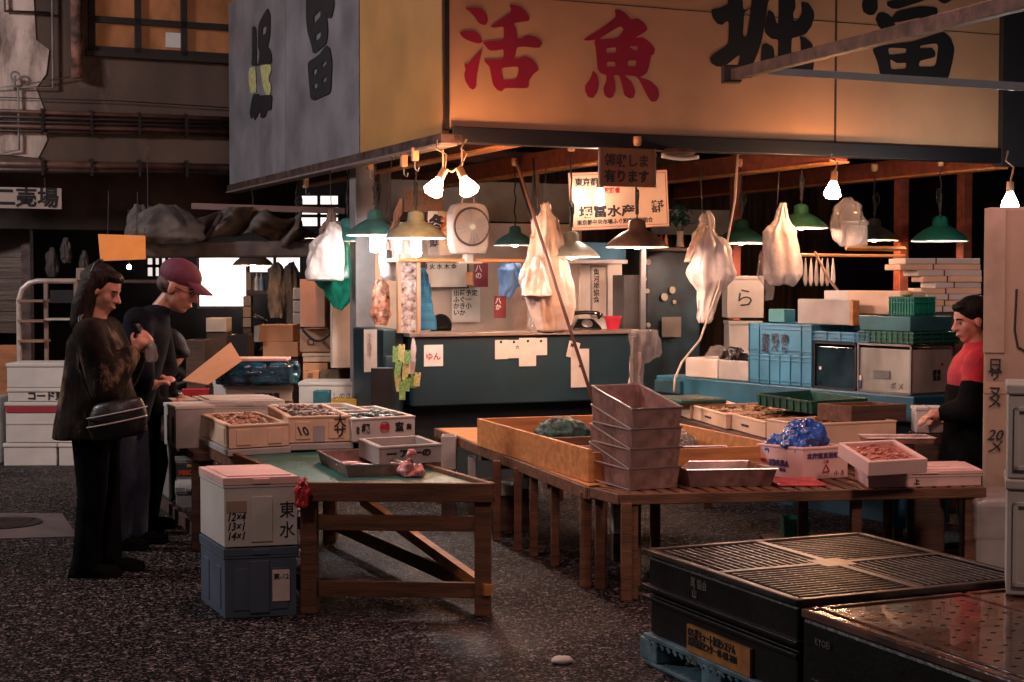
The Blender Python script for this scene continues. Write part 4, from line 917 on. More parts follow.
m = MB(); cs = [P(183, 381, 9.75), P(208, 385, 9.55), P(242, 361, 9.8), P(231, 343, 10.1)]; m.add(cs, [(0, 1, 2, 3)])
o = m.obj('cardboard_sheet', cardo, None, solid=.006); tag(o, 'bare orange cardboard sheet propped behind the foil bag', 'cardboard')
Bk = thing('plastic_basket', 'small red plastic basket left of the foil bag', 'basket', G(184, 400, .68), .2)
MB().hollow(.16, .12, .07, .006, .006, .01).obj('basket_body', M('basket_red', (.4, .03, .05), .45), Bk)
m = MB()
for k in range(7): m.box(.01 + .021 * k, -.009, .01, .018 + .021 * k, -.004, .065)
m.obj('basket_ribs', red, Bk)
post(Vector((Bk.location.x + .08, Bk.location.y + .06, 0)), .2, foamg, 'grey foam block under the red basket', .68, 'foam_block')['category'] = 'block'
for xx, yy, zz, ww, lab in [((q['loc'].x + .2), q['loc'].y + .12, .715, .4, 'stacked dark crate under the blue foil bag')]:
    o = MB().box(-ww / 2, -.15, 0, ww / 2, .15, zz).obj('dark_crate', woodd, None, .006); put(o, (xx, yy, 0), .05); tag(o, lab, 'crate')
# ================================================================ MIDDLE: long wooden tray
zT = .5
tb = [G(477, 446, zT), G(588, 483, zT)]
dirb = (tb[0] - tb[1]); dirb.z = 0; Lb = dirb.length; dirb.normalize(); rzb = math.atan2(dirb.y, dirb.x) - PI / 2
wt = thing('wooden_tray', 'long orange timber tray with high plank sides in the middle', 'tray', tb[1] + Vector((0, 0, .002)), rzb)
wT_ = 1.02; hT_ = .165
MB().box(0, 0, 0, .022, Lb, hT_).obj('side_plank', woodo, wt, .003); MB().box(wT_ - .022, 0, 0, wT_, Lb, hT_).obj('side_plank', woodo, wt, .003)
MB().box(.022, 0, 0, wT_ - .022, .022, hT_ * .9).obj('end_plank', woodo, wt, .003); MB().box(.022, Lb - .022, 0, wT_ - .022, Lb, hT_).obj('end_plank', woodo, wt, .003)
MB().box(.022, .022, .0, wT_ - .022, Lb - .022, .015).obj('tray_floor', woodd, wt)
MB().box(.022, Lb * .55, .015, wT_ - .022, Lb * .55 + .02, .12).obj('divider', wood, wt, .003)
def wtl(x, y, z): return wt.location + Matrix.Rotation(rzb, 3, 'Z') @ Vector((x, y, z))
blob('net_bag', 'dark green netting heap in the back of the wooden tray', 'net', wtl(.42, Lb * .8, .017), 1, M('net_green', (.015, .07, .06), .6, var=.5, scale=30, bump=1, bscale=40), [(.10, .08, 0), (.17, .12, .02), (.16, .12, .09), (.12, .09, .14), (.05, .04, .165)], n=28, folds=6, amp=.07, seed=4)
meshm = M('net_grey', (.25, .22, .2), .5, .3, var=.5, scale=60, bump=1, bscale=90, dirt=(.04, .04, .04), dth=.48)
blob('net_bag', 'grey mesh net heap in the right of the wooden tray', 'net', wtl(.80, Lb * .42, .017), 1, meshm, [(.10, .16, 0), (.15, .22, .02), (.14, .2, .09), (.09, .14, .13), (.03, .05, .15)], n=28, folds=5, amp=.05, seed=6)
for k in range(2):
    st = steel_tray(['long narrow steel tray lying in the wooden tray behind the stack', 'second narrow steel tray in the wooden tray'][k], wtl(.10 + .30 * k, .28, .02), rzb, .24, .5, .07, .01)
# stack of four scoop trays
s0 = G(632, 491, zT); rzs = math.radians(24)
for i in range(4):
    loc = s0 + Vector((.004 * i - .006, 0, .002 + .0945 * i)); 
    T = steel_tray(['bottom scoop tray of the stack of four', 'second scoop tray from the bottom of the stack', 'third scoop tray from the bottom of the stack', 'top scoop tray of the stack, empty and red inside'][i], loc, rzs + .01 * (i % 2), .25, .46, .104, .012, math.radians(-4), 'scoop_tray', hb=.185, group='stacked scoop trays')
    m = MB(); m.tube([(-.012, -.01, .004), (-.018, .38, .014)], .0045, 6); m.obj('lower_wire', wire, T)
    if i < 3: pass
# other trays right of the stack
a = G(690, 487, zT); T = steel_tray('wide low steel tray right of the stack, at the table edge', a, math.radians(6), .40, .30, .085, .022, .15, mat=steel)
a = G(690, 466, zT); T = steel_tray('wide steel tray behind the low one, next to the pink-lit box', a + Vector((-.02, .06, 0)), math.radians(8), .44, .34, .10, .015, .15, mat=steelr)
# pink-lit lettered box with blue bags
q = PB(zT, (803, 480.5), (851, 478), 447.6, (756.5, 443.5), 14)
x = foam_box(q, 'pink-lit foam box printed in blue and filled with blue bags', foamp, name='fish_box', slots=False)
w_, d_, h_ = q['w'], q['d'], q['h']; inkb = M('blue_ink', (.06, .03, .16), .6)
tk = math.tan(q['sk']); LF = (PI / 2, 0, -PI / 2 + q['sk'])
text('KIMURA', .040, x, (-.005 - d_ * .72 * tk, d_ * .72, h_ * .38), LF, inkb, bold=.002, sx=.85)
text('鮮魚', .022, x, (-.005 - d_ * .5 * tk, d_ * .5, h_ * .22), LF, inkb)
m = MB(); m.T = Matrix.Translation((-.005 - d_ * .85 * tk, d_ * .85, h_ * .5)) @ Matrix.Rotation(PI / 2, 4, 'Y'); 
for (cx, cy, r) in [(0, 0, .012), (0, .018, .01), (0, -.018, .01)]:
    m.lathe([(.0001, 0), (r, 0), (r, .002), (.0001, .002)], 12, (cx, cy, -.001))
m.obj('red_crest', inkr, x)
text('北海道直送鮮魚', .030, x, (w_ * .08, -.003, h_ * .66), FRONT, inkb, bold=.001, sx=1.1)
m = MB(); f3 = lambda a, b, t: (a, -t, b)
cx, cz = w_ * .5, h_ * .3
for k in range(3):
    a0 = PI / 2 + k * 2 * PI / 3; a1 = a0 + 2 * PI / 3; m.bar((cx + .024 * math.cos(a0), -.004, cz + .024 * math.sin(a0)), (cx + .024 * math.cos(a1), -.004, cz + .024 * math.sin(a1)), .003, .005)
m.obj('triangle_mark', inkr, x); text('三角', .018, x, (cx - .018, -.003, h_ * .5), FRONT, inkr); text('小 ろ', .03, x, (w_ * .68, -.003, h_ * .1), FRONT, inkb)
for i, (u_, v_, s_, lab) in enumerate([(.3, .35, 1., 'crumpled blue bag at the front of the pink-lit box'), (.62, .62, 1.15, 'tallest crumpled blue bag at the back of the pink-lit box'), (.25, .75, .8, 'blue and white bag at the left of the pink-lit box')]):
    blob('blue_bag', lab, 'bag', q['loc'] + Matrix.Rotation(q['rz'], 3, 'Z') @ Vector((w_ * u_ + .01 - v_ * d_ * math.tan(q['sk']), d_ * v_, .06)), s_ * 1.12, plbl, [(.05, .04, 0), (.075, .06, .03), (.085, .07, .09), (.08, .06, .125), (.05, .04, .155), (.015, .012, .17)], n=26, folds=6, amp=.14, seed=20 + i, group='blue bags in the pink-lit box')
rb = M('bag_red_sheet', (.6, .06, .07), .3, var=.3, scale=10, bump=.6)
o = MB().box(0, 0, 0, .24, .22, .012).obj('red_plastic_sheet', rb, None, .004, jit=.004); put(o, G(782, 487, zT) + Vector((-.02, 0, .002)), .1); tag(o, 'crumpled red plastic sheet sticking out under the printed pink-lit box', 'sheet')
# long flat box and the tilted one
q = PB(zT, (868, 488), (980, 485), 472, (850, 459), 12, .34)
lb = foam_box(q, 'long flat pink-topped foam box at the right end of the slatted table', foamp, lid=True, name='fish_box', slots=False)
text('上', .03, lb, (q['w'] * .4, -.004, .015), FRONT, ink, bold=.001)
m = MB(); m.box(q['w'] * .55, q['d'] * .3, q['h'] + .002, q['w'] * .8, q['d'] * .4, q['h'] + .012); m.obj('lid_grip', foamp, lb, .003)
zq_ = zT + q['h'] + .008
T = thing('fish_box', 'flat open pink-lit box of red fish leaning on the long flat box', 'box', G(868, 476.5, zq_), .3)
T.rotation_euler = (.17, -.03, .22)
MB().hollow(.30, .34, .07, .022, .02).obj('box_body', foamp, T, .004)
m = MB()
for k in range(46):
    a = random.uniform(.04, .25); b = random.uniform(.04, .30); m.ell((a, b, .058 + random.uniform(-.004, .006)), (.022, .007, .006), 6, 4, Matrix.Rotation(.5, 4, 'Z'))
m.box(.025, .03, .02, .275, .31, .055)
o = m.obj('small_fish', M('fish_red', (.5, .16, .12), .4, var=.4, scale=40), None); o.location = T.location; o.rotation_euler = T.rotation_euler; tag(o, 'small reddish fish packed in the leaning flat box', 'fish', kind='stuff')
# row of warm lit fish boxes behind the tray
zR = .585
brownfish = M('dried_brown', (.30, .15, .06), .6, var=.4, scale=30)
rows = [((690, 419), (735, 417), 405, (672, 397), 'first foam box of the row, partly under the green lid'), ((726, 429), (800, 426), 414, (693, 405), 'second foam box of the row, open with brown contents'), ((765, 438), (850, 434), 421.5, (728, 412.5), 'third foam box of the row, open with brown contents'), ((806, 452), (896, 447), 424, (767, 418.5), 'nearest and largest box of the row, its end face in brown shade')]
for i, (fl, fr, yt, bl, lab) in enumerate(rows):
    q = PB(zR, fl, fr, yt, bl, 14); q['loc'].z = zR
    foam_box(q, lab, foamw, name='fish_box', slots=False, t=.02)
    m_ = MB(); m_.box(-.004, q['d'] * .42, q['h'] * .38, .0, q['d'] * .6, q['h'] * .52); m_.obj('hand_slot', slotm, bpy.data.objects['fish_box'] if 0 else [o for o in bpy.data.objects if o.get('label') == lab][0], 0, q['sk'])
    if i: contents(q, brownfish, 'dried_fish', ['', 'brown dried fish filling the second box of the row', 'brown dried fish filling the third box of the row', 'brown dried fish in the nearest box of the row'][i], 'fish', 60, (.04, .012, .01), .82, .02)
    else: qg = q
gl = thing('mesh_cover', 'flat dark green mesh lid lying on the first box of the row', 'lid', G(690, 405, .70) + Vector((-.12, .02, 0)), .3)
gl.location = G(700, 404.5, zR + qg['h'] + .004); gl.rotation_euler = (0, 0, .35)

MB().box(-.14, 0, 0, .20, .42, .03).obj('lid_panel', greenp, gl, .01)
m = MB()
for k in range(11): m.box(-.12 + .029 * k, .02, .03, -.114 + .029 * k, .40, .035)
for k in range(13): m.box(-.12, .02 + .031 * k, .03, .18, .025 + .031 * k, .034)
m.obj('lid_mesh', M('mesh_greygreen', (.18, .2, .17), .4, .3), gl)
# wooden crate and green crate behind
q = PB(.72, (851, 423), (909, 421), 406, (817, 403.5), 14)
wc = thing('wooden_crate', 'shallow wooden crate with a dark end behind the row of boxes', 'crate', q['loc'], q['rz'])
MB().hollow(q['w'], q['d'], q['h'], .015, .012).obj('crate_body', wood, wc, .003, q['sk'])
m = MB(); m.box(.0, -.004, 0, q['w'], .0, q['h']); m.obj('end_board', woodd, wc, .002)
q = PB(.72, (812, 414), (850, 411), 401, (766, 393), 14)
gc = thing('plastic_crate', 'dark green shallow crate between the foam row and the blue ledge', 'crate', q['loc'], q['rz'])
MB().hollow(q['w'] + .1, q['d'], q['h'], .008, .008, .006).obj('crate_body', greenp, gc, .003, q['sk'])
m = MB()
for k in range(8): y = q['d'] * (k + .5) / 8; m.box(-.012, y, .0, .0, y + .008, q['h'])
m.box(-.014, -.006, q['h'] - .012, .0, q['d'], q['h'])
m.obj('crate_ribs', greenp, gc, 0, q['sk'])
# ================================================================ BLUE LEDGE WITH TANKS
zL = .80
L0, L1 = G(656, 375, zL), G(914, 396.6, zL)      # along the back-left direction
dl = (L0 - L1); dl.z = 0; Ll = dl.length; dl.normalize(); rzl = math.atan2(dl.y, dl.x) + PI   # x axis runs towards the front right
XL = -dl
led = thing('tank_bench', 'long blue painted bench running back along the stall under crates and tanks', 'bench', L0, rzl); led.location.z = 0
MB().box(0, 0, zL - .16, Ll, .42, zL).obj('bench_top', bluep, led, .01)
MB().box(.05, .06, 0, Ll - .05, .38, zL - .16).obj('bench_base', M('bluep_dark', (.012, .05, .08), .6, var=.2), led)
def lpos(px, py, off=0., z=zL):
    g = G(px, py, z); t = (g - L0).dot(XL); return t
YL = Vector((-XL.y, XL.x, 0))
def on_ledge(px, off, z=zL):           # station along the bench below an image column
    n = YL; o = L0 + n * off; p = hit(px, 380, Vector((o.x, o.y, 0)), n); return (Vector((p.x, p.y, 0)) - Vector((L0.x, L0.y, 0))).dot(XL)
def LT(name, label, cat, x0, off, z, group=None, rot=0):
    return thing(name, label, cat, Vector((L0.x, L0.y, z)) + XL * x0 + YL * off, rzl + rot, group)
xa, xb = on_ledge(749, .03), on_ledge(812, .03); xc = on_ledge(857, .03)
def crate(label, x0, x1, z, h, mat, dep=.42, txt=None, group=None, ribs=6, name='plastic_crate', off=.03):
    T = LT(name, label, 'crate', x0, off, z, group); w = x1 - x0
    MB().hollow(w, dep, h, .008, .01, 0).obj('crate_body', mat, T, .003)
    m = MB()
    for zz in (h - .012, h - .04, h * .12): m.box(-.008, -.008, zz, w + .008, .0, zz + .006); m.box(-.008, -.008, zz, 0, dep, zz + .006); m.box(w, -.008, zz, w + .008, dep, zz + .006)
    for k in range(ribs + 1):
        if 1 < k < ribs - 1 and txt: continue
        x = w * k / ribs; m.box(max(0, x - .004), -.008, 0, min(w, x + .004), 0, h)
    for k in range(4): y = dep * (k + .5) / 4; m.box(-.008, y, 0, 0, y + .006, h); m.box(w, y, 0, w + .008, y + .006, h)
    m.obj('crate_ribs', mat, T, .001)
    if txt: text(txt, h * .36, T, (w * .22, -.010, h * .38), FRONT, ink, bold=.001, space=.85)
    return T
crate('lower blue crate on the bench', xa, xb, zL + .002, .2, blue, group='blue crates on the bench')
crate('upper blue crate with black brushed characters', xa, xb, zL + .204, .205, blue, txt='高 橋 商\n組 ペ ら', group='blue crates on the bench')
crate('shallow blue crate lying across the dark tank', xb + .012, xc + .1, zL + .305, .065, blue, .42, ribs=4)
# dark tank between crates and glass tank
def tank(label, x0, x1, z, h, waterm, dep=.42, div=True, fr=alu, off=.03, stickers=None):
    T = LT('fish_tank', label, 'tank', x0, off, z); w = x1 - x0
    MB().box(.012, .012, .01, w - .012, dep - .012, h - .03).obj('water', waterm, T, .003)
    m = MB(); g = .012
    for x in (0, w - g) + ((w * .55,) if div else ()):
        m.box(x, 0, 0, x + g, g, h)
    for x in (0, w - g): m.box(x, dep - g, 0, x + g, dep, h)
    for zz in (0, h - g): m.box(0, 0, zz, w, g, zz + g); m.box(0, dep - g, zz, w, dep, zz + g); m.box(0, 0, zz, g, dep, zz + g); m.box(w - g, 0, zz, w, dep, zz + g)
    m.obj('tank_frame', fr, T)
    return T, w
T, w_ = tank('dark unlit tank right of the blue crates', xb + .012, xc - .01, zL + .002, .30, M('water_dark', (.012, .035, .05), .15, var=.3), div=False, fr=black)
MB().box(.05, .002, .12, .07, .008, .14).obj('sticker', paperw, T)
xd = on_ledge(911, .03)
T, w_ = tank('fogged glass fish tank with aluminium frame and stickers', xc, xd, zL + .002, .305, M('water_fog', (.40, .39, .34), .25, var=.28, scale=4, bump=0, dirt=(.62, .55, .44), dth=.52, stretch=(1, 1, .4)), div=False, dep=.38)
MB().box(w_ * .3, .004, .09, w_ * .6, .0115, .14).obj('grey_sticker', M('sticker_grey', (.15, .15, .15), .6), T)
MB().box(.012, .004, .02, .03, .0115, .07).obj('blue_sticker', M('sticker_blue', (.05, .06, .2), .6), T); MB().box(.012, .004, .07, .03, .0115, .1).obj('white_sticker', paperw, T)
RIGHT = (PI / 2, 0, PI / 2)
text('産地\n直送', .035, T, (w_ - .0105, .20, .12), RIGHT, ink, bold=.001); text('●', .03, T, (w_ - .0105, .27, .17), RIGHT, inkr); text('ボ メ', .05, T, (w_ * .6, .010, .03), FRONT, M('faint', (.12, .12, .1), .7))
z = zL + .31
crate('dark green slatted tray on top of the fogged tank', xc + .02, xd + .02, z, .075, M('tray_green', (.02, .12, .08), .4), .40, ribs=10)
T = LT('water_tub', 'dull teal tub on top of the dark green tray', 'tub', xc + .02, .03, z + .077); MB().hollow(xd - xc - .03, .36, .092, .012, .01, .006).obj('tub_body', M('teal_tub', (.04, .17, .19), .45, var=.15), T, .01)
x0 = on_ledge(889, .06); x1 = on_ledge(914, .06)
crate('small green basket crate on top of the teal tub', x0, x1, z + .171, .118, M('crate_green', (.01, .22, .15), .4), .18, ribs=9, off=.06)
o = MB().ell((0, 0, 0), (.05, .03, .02), 10, 6).obj('sponge', M('sponge_tan', (.5, .32, .15), .8), None, smooth=True); o.location = Vector((L0.x, L0.y, z + .171 + .137)) + XL * (x0 + .09) + YL * .11; o.rotation_euler = (0, 0, rzl); tag(o, 'tan sponge on the rim of the small green basket crate', 'sponge')
q_ = LT('foam_block', 'beige foam block left of the small green basket crate', 'block', on_ledge(846, .2), .2, z + .164); MB().box(0, 0, 0, x0 - on_ledge(846, .2) - .02, .2, .15).obj('block', foamw, q_, .01); q_.location.z = z + .171
# white things on top of the blue crates
x0, x1 = on_ledge(797, .08), on_ledge(850, .08)
T = LT('foam_board', 'white foam board standing on the upper blue crate', 'board', x0, .08, zL + .411); MB().box(0, 0, 0, x1 - x0, .04, .165).obj('board', foamg, T, .008); MB().box(x1 - x0 + .004, -.01, 0, x1 - x0 + .03, .05, .16).obj('wood_edge', woodo, T, .003)
T = LT('foam_box', 'white foam box behind the standing white board', 'box', x0 + .10, .22, zL + .411); MB().hollow(.42, .2, .22, .02, .02).obj('box_body', foam, T, .006)
T = LT('foam_board', 'pale teal lid behind the crates', 'lid', on_ledge(768, .2), .2, zL + .411); MB().box(0, 0, 0, .16, .1, .09).obj('board', M('teal_lid', (.05, .25, .28), .5), T, .006)
# white foam boxes on the bench, left
for i, (x0, x1, lab) in enumerate([(685, 718, 'low white foam box at the left end of the blue bench'), (718, 752, 'low beige foam box against the blue crates')]):
    a, b = on_ledge(x0, .05), on_ledge(x1, .05) - .008
    T = LT('fish_box', lab, 'box', a, .05, zL + .002); MB().hollow(b - a, .3, .14, .02, .02).obj('box_body', [foam, foamg][i], T, .012)
    if i == 0: blob('clear_bag', 'crumpled clear bag in the low white foam box', 'bag', Vector((L0.x, L0.y, zL + .03)) + XL * (a + (b - a) * .5) + YL * .2, 1, plc, [(.04, .03, 0), (.07, .06, .05), (.08, .06, .12), (.06, .05, .17), (.01, .01, .2)], n=24, folds=6, amp=.12, seed=31)
    else: blob('black_bag', 'black plastic bag draped over the low beige foam box', 'bag', Vector((L0.x, L0.y, zL + .1)) + XL * (a + .05) + YL * .16, 1, M('bag_black', (.01, .01, .014), .3, bump=.5), [(.05, .04, 0), (.1, .07, .04), (.08, .05, .08), (.03, .03, .12)], n=24, folds=5, amp=.14, seed=33)
T = LT('steel_pan', 'small dark pan hanging at the left end of the bench', 'pan', 0.02, -.03, zL - .12); MB().hollow(.3, .03, .09, .004, .004).obj('pan_body', M('pan_dark', (.03, .08, .1), .4, .3), T, .01)
# two pale foam boxes standing behind (black drawn mark)
def back_box(x0, y0, x1, y1, Y, dep, label, mat=foamg, txt=None, ts=.1, lid=True, name='foam_box', cat='box', stand=None, tm=ink, lidm=None):
    a = P(x0, y1, Y); b = P(x1, y0, Y); T = thing(name, label, cat, a, 0); w, h = b.x - a.x, b.z - a.z
    MB().hollow(w, dep, h - (.03 if lid else 0), min(.025, w * .15), .02).obj('box_body', mat, T, .006)
    if lid: MB().box(-.006, -.006, h - .03, w + .006, dep + .006, h).obj('lid', lidm or mat, T, .005)
    if txt: text(txt, ts, T, (w * .2, -.003, h * .3), FRONT, tm)
    if stand:
        o = MB().box(0, .02, 0, w, dep, a.z - .002).obj('support_stand', woodd, None, .005); put(o, (a.x, a.y, 0)); tag(o, stand, 'stand')
    return T
back_box(727, 276, 764, 318, 12.1, .3, 'upper grey foam box behind the crates with a round drawn mark', foamg, 'ら', .16)
back_box(729, 321, 762, 372, 12.1, .3, 'lower grey foam box under the one with the drawn mark', foamg, None, stand='dark stand under the two grey foam boxes behind the crates')
# slab stack
xs0 = on_ledge(926, .16)
zz = z + .164
widths = [(921, 982, 306, 312), (924, 982, 299, 305), (930, 982, 292, 298), (924, 985, 285, 292), (938, 985, 280, 290), (926, 985, 272, 284), (921, 986, 264, 277), (903, 986, 259, 278), (908, 986, 255, 268)]
Ys = 10.1
zb = P(940, 312, Ys).z
o = MB().box(0, 0, 0, .5, .3, zb - .002).obj('support_stand', woodd, None, .005); put(o, P(930, 312, Ys) * Vector((1, 1, 0))); tag(o, 'dark stand under the tied foam slabs', 'stand')
labs = ['lowest foam slab of the stack by the man in red', 'second foam slab from the bottom of the stack', 'third foam slab from the bottom of the stack', 'fourth foam slab from the bottom of the stack', 'fifth foam slab, middle of the stack', 'fourth foam slab from the top of the stack', 'third foam slab from the top of the stack', 'second foam slab from the top, sticking out furthest left', 'topmost foam slab of the stack']
for i, (x0, x1, y0, y1) in enumerate(widths):
    th = (312 - 258) / 9 * Ys / FL - .002; a = P(x0, 0, Ys).x; b = P(x1, 0, Ys).x
    T = thing('foam_slab', labs[i], 'foam slab', (a, Ys, zb + i * (th + .002)), [0, .02, -.02, .01, .03, -.02, .05, .08, .1][i], 'stack of foam slabs')
    MB().box(0, 0, 0, b - a, .32, th).obj('slab', foamw if i % 2 else foam, T, .004)
    MB().box((b - a) * .4, -.002, 0, (b - a) * .4 + .008, .322, th + .001).obj('tie_string', rubber, T)
# ================================================================ HANGING BAGS
def bagobj(x0, y0, x1, y1, Y, prof, mat, label, seed=0, folds=7, amp=.15, name='plastic_bag', dy=.6, cat='bag', group=None, rz=0., n=44):
    """prof: list of (fraction down, half width fraction left, half width fraction right)"""
    a = P(x0, y1, Y); b = P(x1, y0, Y); W_ = b.x - a.x; H_ = b.z - a.z; rn = random.Random(seed); ph = [rn.uniform(0, 6) for _ in range(4)]
    m = MB(); R = []; ns = 44 if n > 20 else 14
    for i in range(ns + 1):
        t = i / ns
        for k in range(len(prof) - 1):
            if prof[k][0] <= t <= prof[k + 1][0]:
                u_ = (t - prof[k][0]) / max(1e-6, prof[k + 1][0] - prof[k][0]); l = prof[k][1] + (prof[k + 1][1] - prof[k][1]) * u_; r = prof[k][2] + (prof[k + 1][2] - prof[k][2]) * u_
        cx = (l + r) / 2 * W_; hw = max(.004, (r - l) / 2 * W_)
        ring = []
        for j in range(n):
            q = j * 2 * PI / n; fa = amp * (1.5 - t); k2 = 1 + fa * (1 - 2 * abs(math.sin(folds * .5 * q + ph[0] + t * 2.5))) + fa * .6 * math.sin((folds + 4) * q + ph[1] - t * 3)
            ring.append((cx + hw * math.cos(q) * k2, hw * dy * math.sin(q) * k2, H_ * (1 - t) ))
        R.append(ring)
    m.rings(R)
    if n > 20: crumple(m.bm, seed, min(.02, W_ * .075), 3. / max(W_, .08), zs=.3)
    o = m.obj(name, mat, None, smooth=True, sub=0); o.location = a; o.rotation_euler = (0, 0, rz); return tag(o, label, cat, group)
bagobj(306, 222, 345, 280, 12.0, [(0, .6, .75), (.15, .45, .9), (.4, .1, .97), (.9, .02, 1), (1, .05, .95)], plw, 'white bag hanging at the left of the green one', 1, 5, .06)
bagobj(313, 232, 360, 310, 12.3, [(0, .5, .75), (.3, .35, .85), (.6, .05, 1), (.85, .35, .8), (1, .5, .62)], plg, 'dark green bag hanging behind the white one', 2, 6, .14)
bagobj(310, 208, 342, 252, 12.35, [(0, .55, .7), (.2, .5, .85), (1, .0, .6)], M('sheath_brown', (.17, .10, .08), .6, var=.2), 'brown paper sheath hanging above the white bag', 3, 4, .06, name='paper_sheath', cat='sheath')
bagobj(384, 198, 403, 250, 11.0, [(0, .8, .95), (.3, .55, .9), (1, .0, .35)], M('sheath_brown', (0, 0, 0)), 'narrow brown strap bundle in front of the long bulbs', 4, 4, .08, name='strap_bundle', cat='strap')
bagobj(379, 236, 411, 281, 11.6, [(0, .1, .9), (.5, .02, 1), (.9, .0, 1), (1, .1, .9)], plw, 'white bag glowing between the two long bulbs', 5, 5, .05)
bagobj(370, 278, 391, 325, 11.7, [(0, .45, .6), (.15, .15, .85), (.8, 0, 1), (1, .25, .8)], M('net_onion', (.5, .2, .12), .5, var=.5, scale=22, bump=.6, dirt=(.6, .5, .45), dth=.55), 'hanging mesh sack of reddish goods', 6, 6, .08, name='mesh_sack', cat='sack')
bagobj(517, 203, 574, 332, 10.8, [(0, .4, .55), (.08, .42, .6), (.12, .3, .72), (.45, .18, .85), (.6, .0, .95), (.8, .2, 1), (1, .35, .9)], plb, 'large beige bag hanging down to the counter behind the poles', 7, 7, .12)
bagobj(520, 258, 552, 296, 10.7, [(0, .4, .6), (.5, .15, .85), (1, 0, 1)], plw, 'white flared bag in front of the large beige one', 8, 7, .08)
bagobj(527, 297, 556, 333, 11.0, [(0, .3, .7), (.3, .05, .95), (.8, .0, 1), (1, .2, .8)], plc, 'clear crumpled bag at the foot of the large beige one', 9, 7, .12)
bagobj(686, 212, 736, 324, 10.9, [(0, .33, .45), (.08, .28, .55), (.13, .42, .5), (.3, .22, .85), (.55, .05, 1), (.62, .1, .95), (.7, .25, .75), (.95, .2, .55), (1, .25, .45)], plw, 'big white bag with spread handles, left of the dark green lamp', 10, 8, .12)
bagobj(684, 216, 716, 262, 11.0, [(0, .55, .8), (.2, .45, .95), (.7, .1, .9), (1, 0, .5)], plb, 'beige bag mouth gathered above the big white bag', 11, 8, .14)
bagobj(757, 203, 803, 285, 11.1, [(0, .5, .65), (.2, .35, .7), (.35, .1, .85), (.7, .12, 1), (.88, .15, 1), (1, .3, .8)], plw, 'white bag glowing behind the bright green lamp', 12, 7, .08)
bagobj(760, 222, 790, 284, 11.2, [(0, .5, .8), (.25, .1, .9), (.8, .1, .95), (1, .2, .6)], M('bag_salmon', (.62, .30, .20), .35, var=.1), 'salmon coloured bag just left of the glowing white one', 13, 6, .1)
bagobj(755, 250, 775, 300, 11.3, [(0, .3, .8), (.5, .05, 1), (.8, .5, 1), (1, .5, .9)], plc, 'thin clear bag hanging left of the salmon one', 14, 6, .12)
bagobj(829, 198, 866, 247, 11.8, [(0, .4, .6), (.15, .15, .85), (.5, .0, 1), (.85, .1, .95), (1, .3, .7)], plc, 'round clear bag hanging below the single warm bulb', 15, 7, .14)
bagobj(628, 330, 660, 388, 9.9, [(0, .1, .95), (.15, .05, 1), (.45, .1, .95), (.6, .1, .5), (1, .05, .45)], plc, 'clear plastic bag knotted over a post by the counter', 16, 7, .1)
bagobj(627, 352, 642, 388, 9.95, [(0, .2, .9), (.5, .15, .85), (1, .1, .8)], plb, 'beige cloth wrapping the post under the clear bag', 17, 6, .08, name='cloth_wrap', cat='cloth')
p = P(634, 388, 9.93); post(Vector((p.x, p.y, 0)), .04, woodd, 'wooden stake under the clear bag by the counter', P(634, 336, 9.93).z, 'wooden_stake')
for i in range(6):
    x = 803 + i * 5.5; bagobj(x, 258, x + 5, 286, 11.6, [(0, .4, .6), (.3, .2, .8), (.8, .0, 1), (1, .3, .7)], [foamg, plw][i % 2], 'pale slip hanging from the rail right of the glowing white bag', 40 + i, 3, .05, name='hanging_tag', cat='tag', group='tags on the rail', n=12)
o = MB().tube([P(800, 255, 11.6), P(905, 256, 11.6)], .012).obj('hanging_rail', woodo); tag(o, 'timber rail from which small pale tags hang', 'rail')
q = P(846, 236, 12.3); T = back_box(846, 221, 868, 246, 12.2, .2, 'small pale foam box high behind the black lamp', foamg, name='foam_box')
o = MB().tube([P(846, 248, 12.1), P(905, 249, 12.3)], .02, 4).obj('timber_batten', woodo); tag(o, 'timber batten under the small pale foam box', 'batten')
# green and pale tags on the cabinet left of the counter
tagm = [M('tag_green', (.22, .42, .14), .6, var=.3, scale=40), M('tag_yellow', (.55, .5, .22), .6, var=.25, scale=40), M('tag_pale', (.55, .48, .4), .6, var=.2)]
rt = random.Random(5)
for i, (x, y, k, hh) in enumerate([(393, 346, 0, 16), (399, 344, 1, 18), (405, 350, 0, 14), (396, 360, 0, 16), (403, 362, 1, 18), (410, 358, 2, 16), (394, 374, 1, 18), (399, 380, 0, 20), (405, 377, 0, 14), (411, 374, 0, 14), (415, 372, 1, 14)]):
    p = P(x, y, 11.12 - .004 * (i % 4)); T = thing('paper_tag', 'small green or yellow tag hanging on the left end of the counter', 'tag', p, A - .1, 'tags hung on the cabinet'); T.rotation_euler = (0, rt.uniform(-.15, .15), A - .1)
    h = hh * 11.1 / FL; MB().box(0, 0, -h, .045, .002, 0).obj('sheet', tagm[k], T); MB().box(.018, -.004, -.012, .026, .003, .004).obj('pin', black, T)
bagobj(410, 338, 417, 362, 11.05, [(0, .3, .6), (.5, .1, .9), (1, .2, .7)], plw, 'small white bag hanging on the left end of the counter', 60, 4, .1)
T = thing('hanging_list', 'long grey handwritten paper strip hanging left of the green tags', 'notice', P(364, 372, 11.3), .1); MB().box(0, 0, 0, .095, .004, .31).obj('sheet', M('list_grey', (.42, .36, .33), .7), T)
text('木\n水\n魚\n貝\n氷', .04, T, (.02, -.002, .25), FRONT, M('faint2', (.2, .16, .15), .7), space=.85)
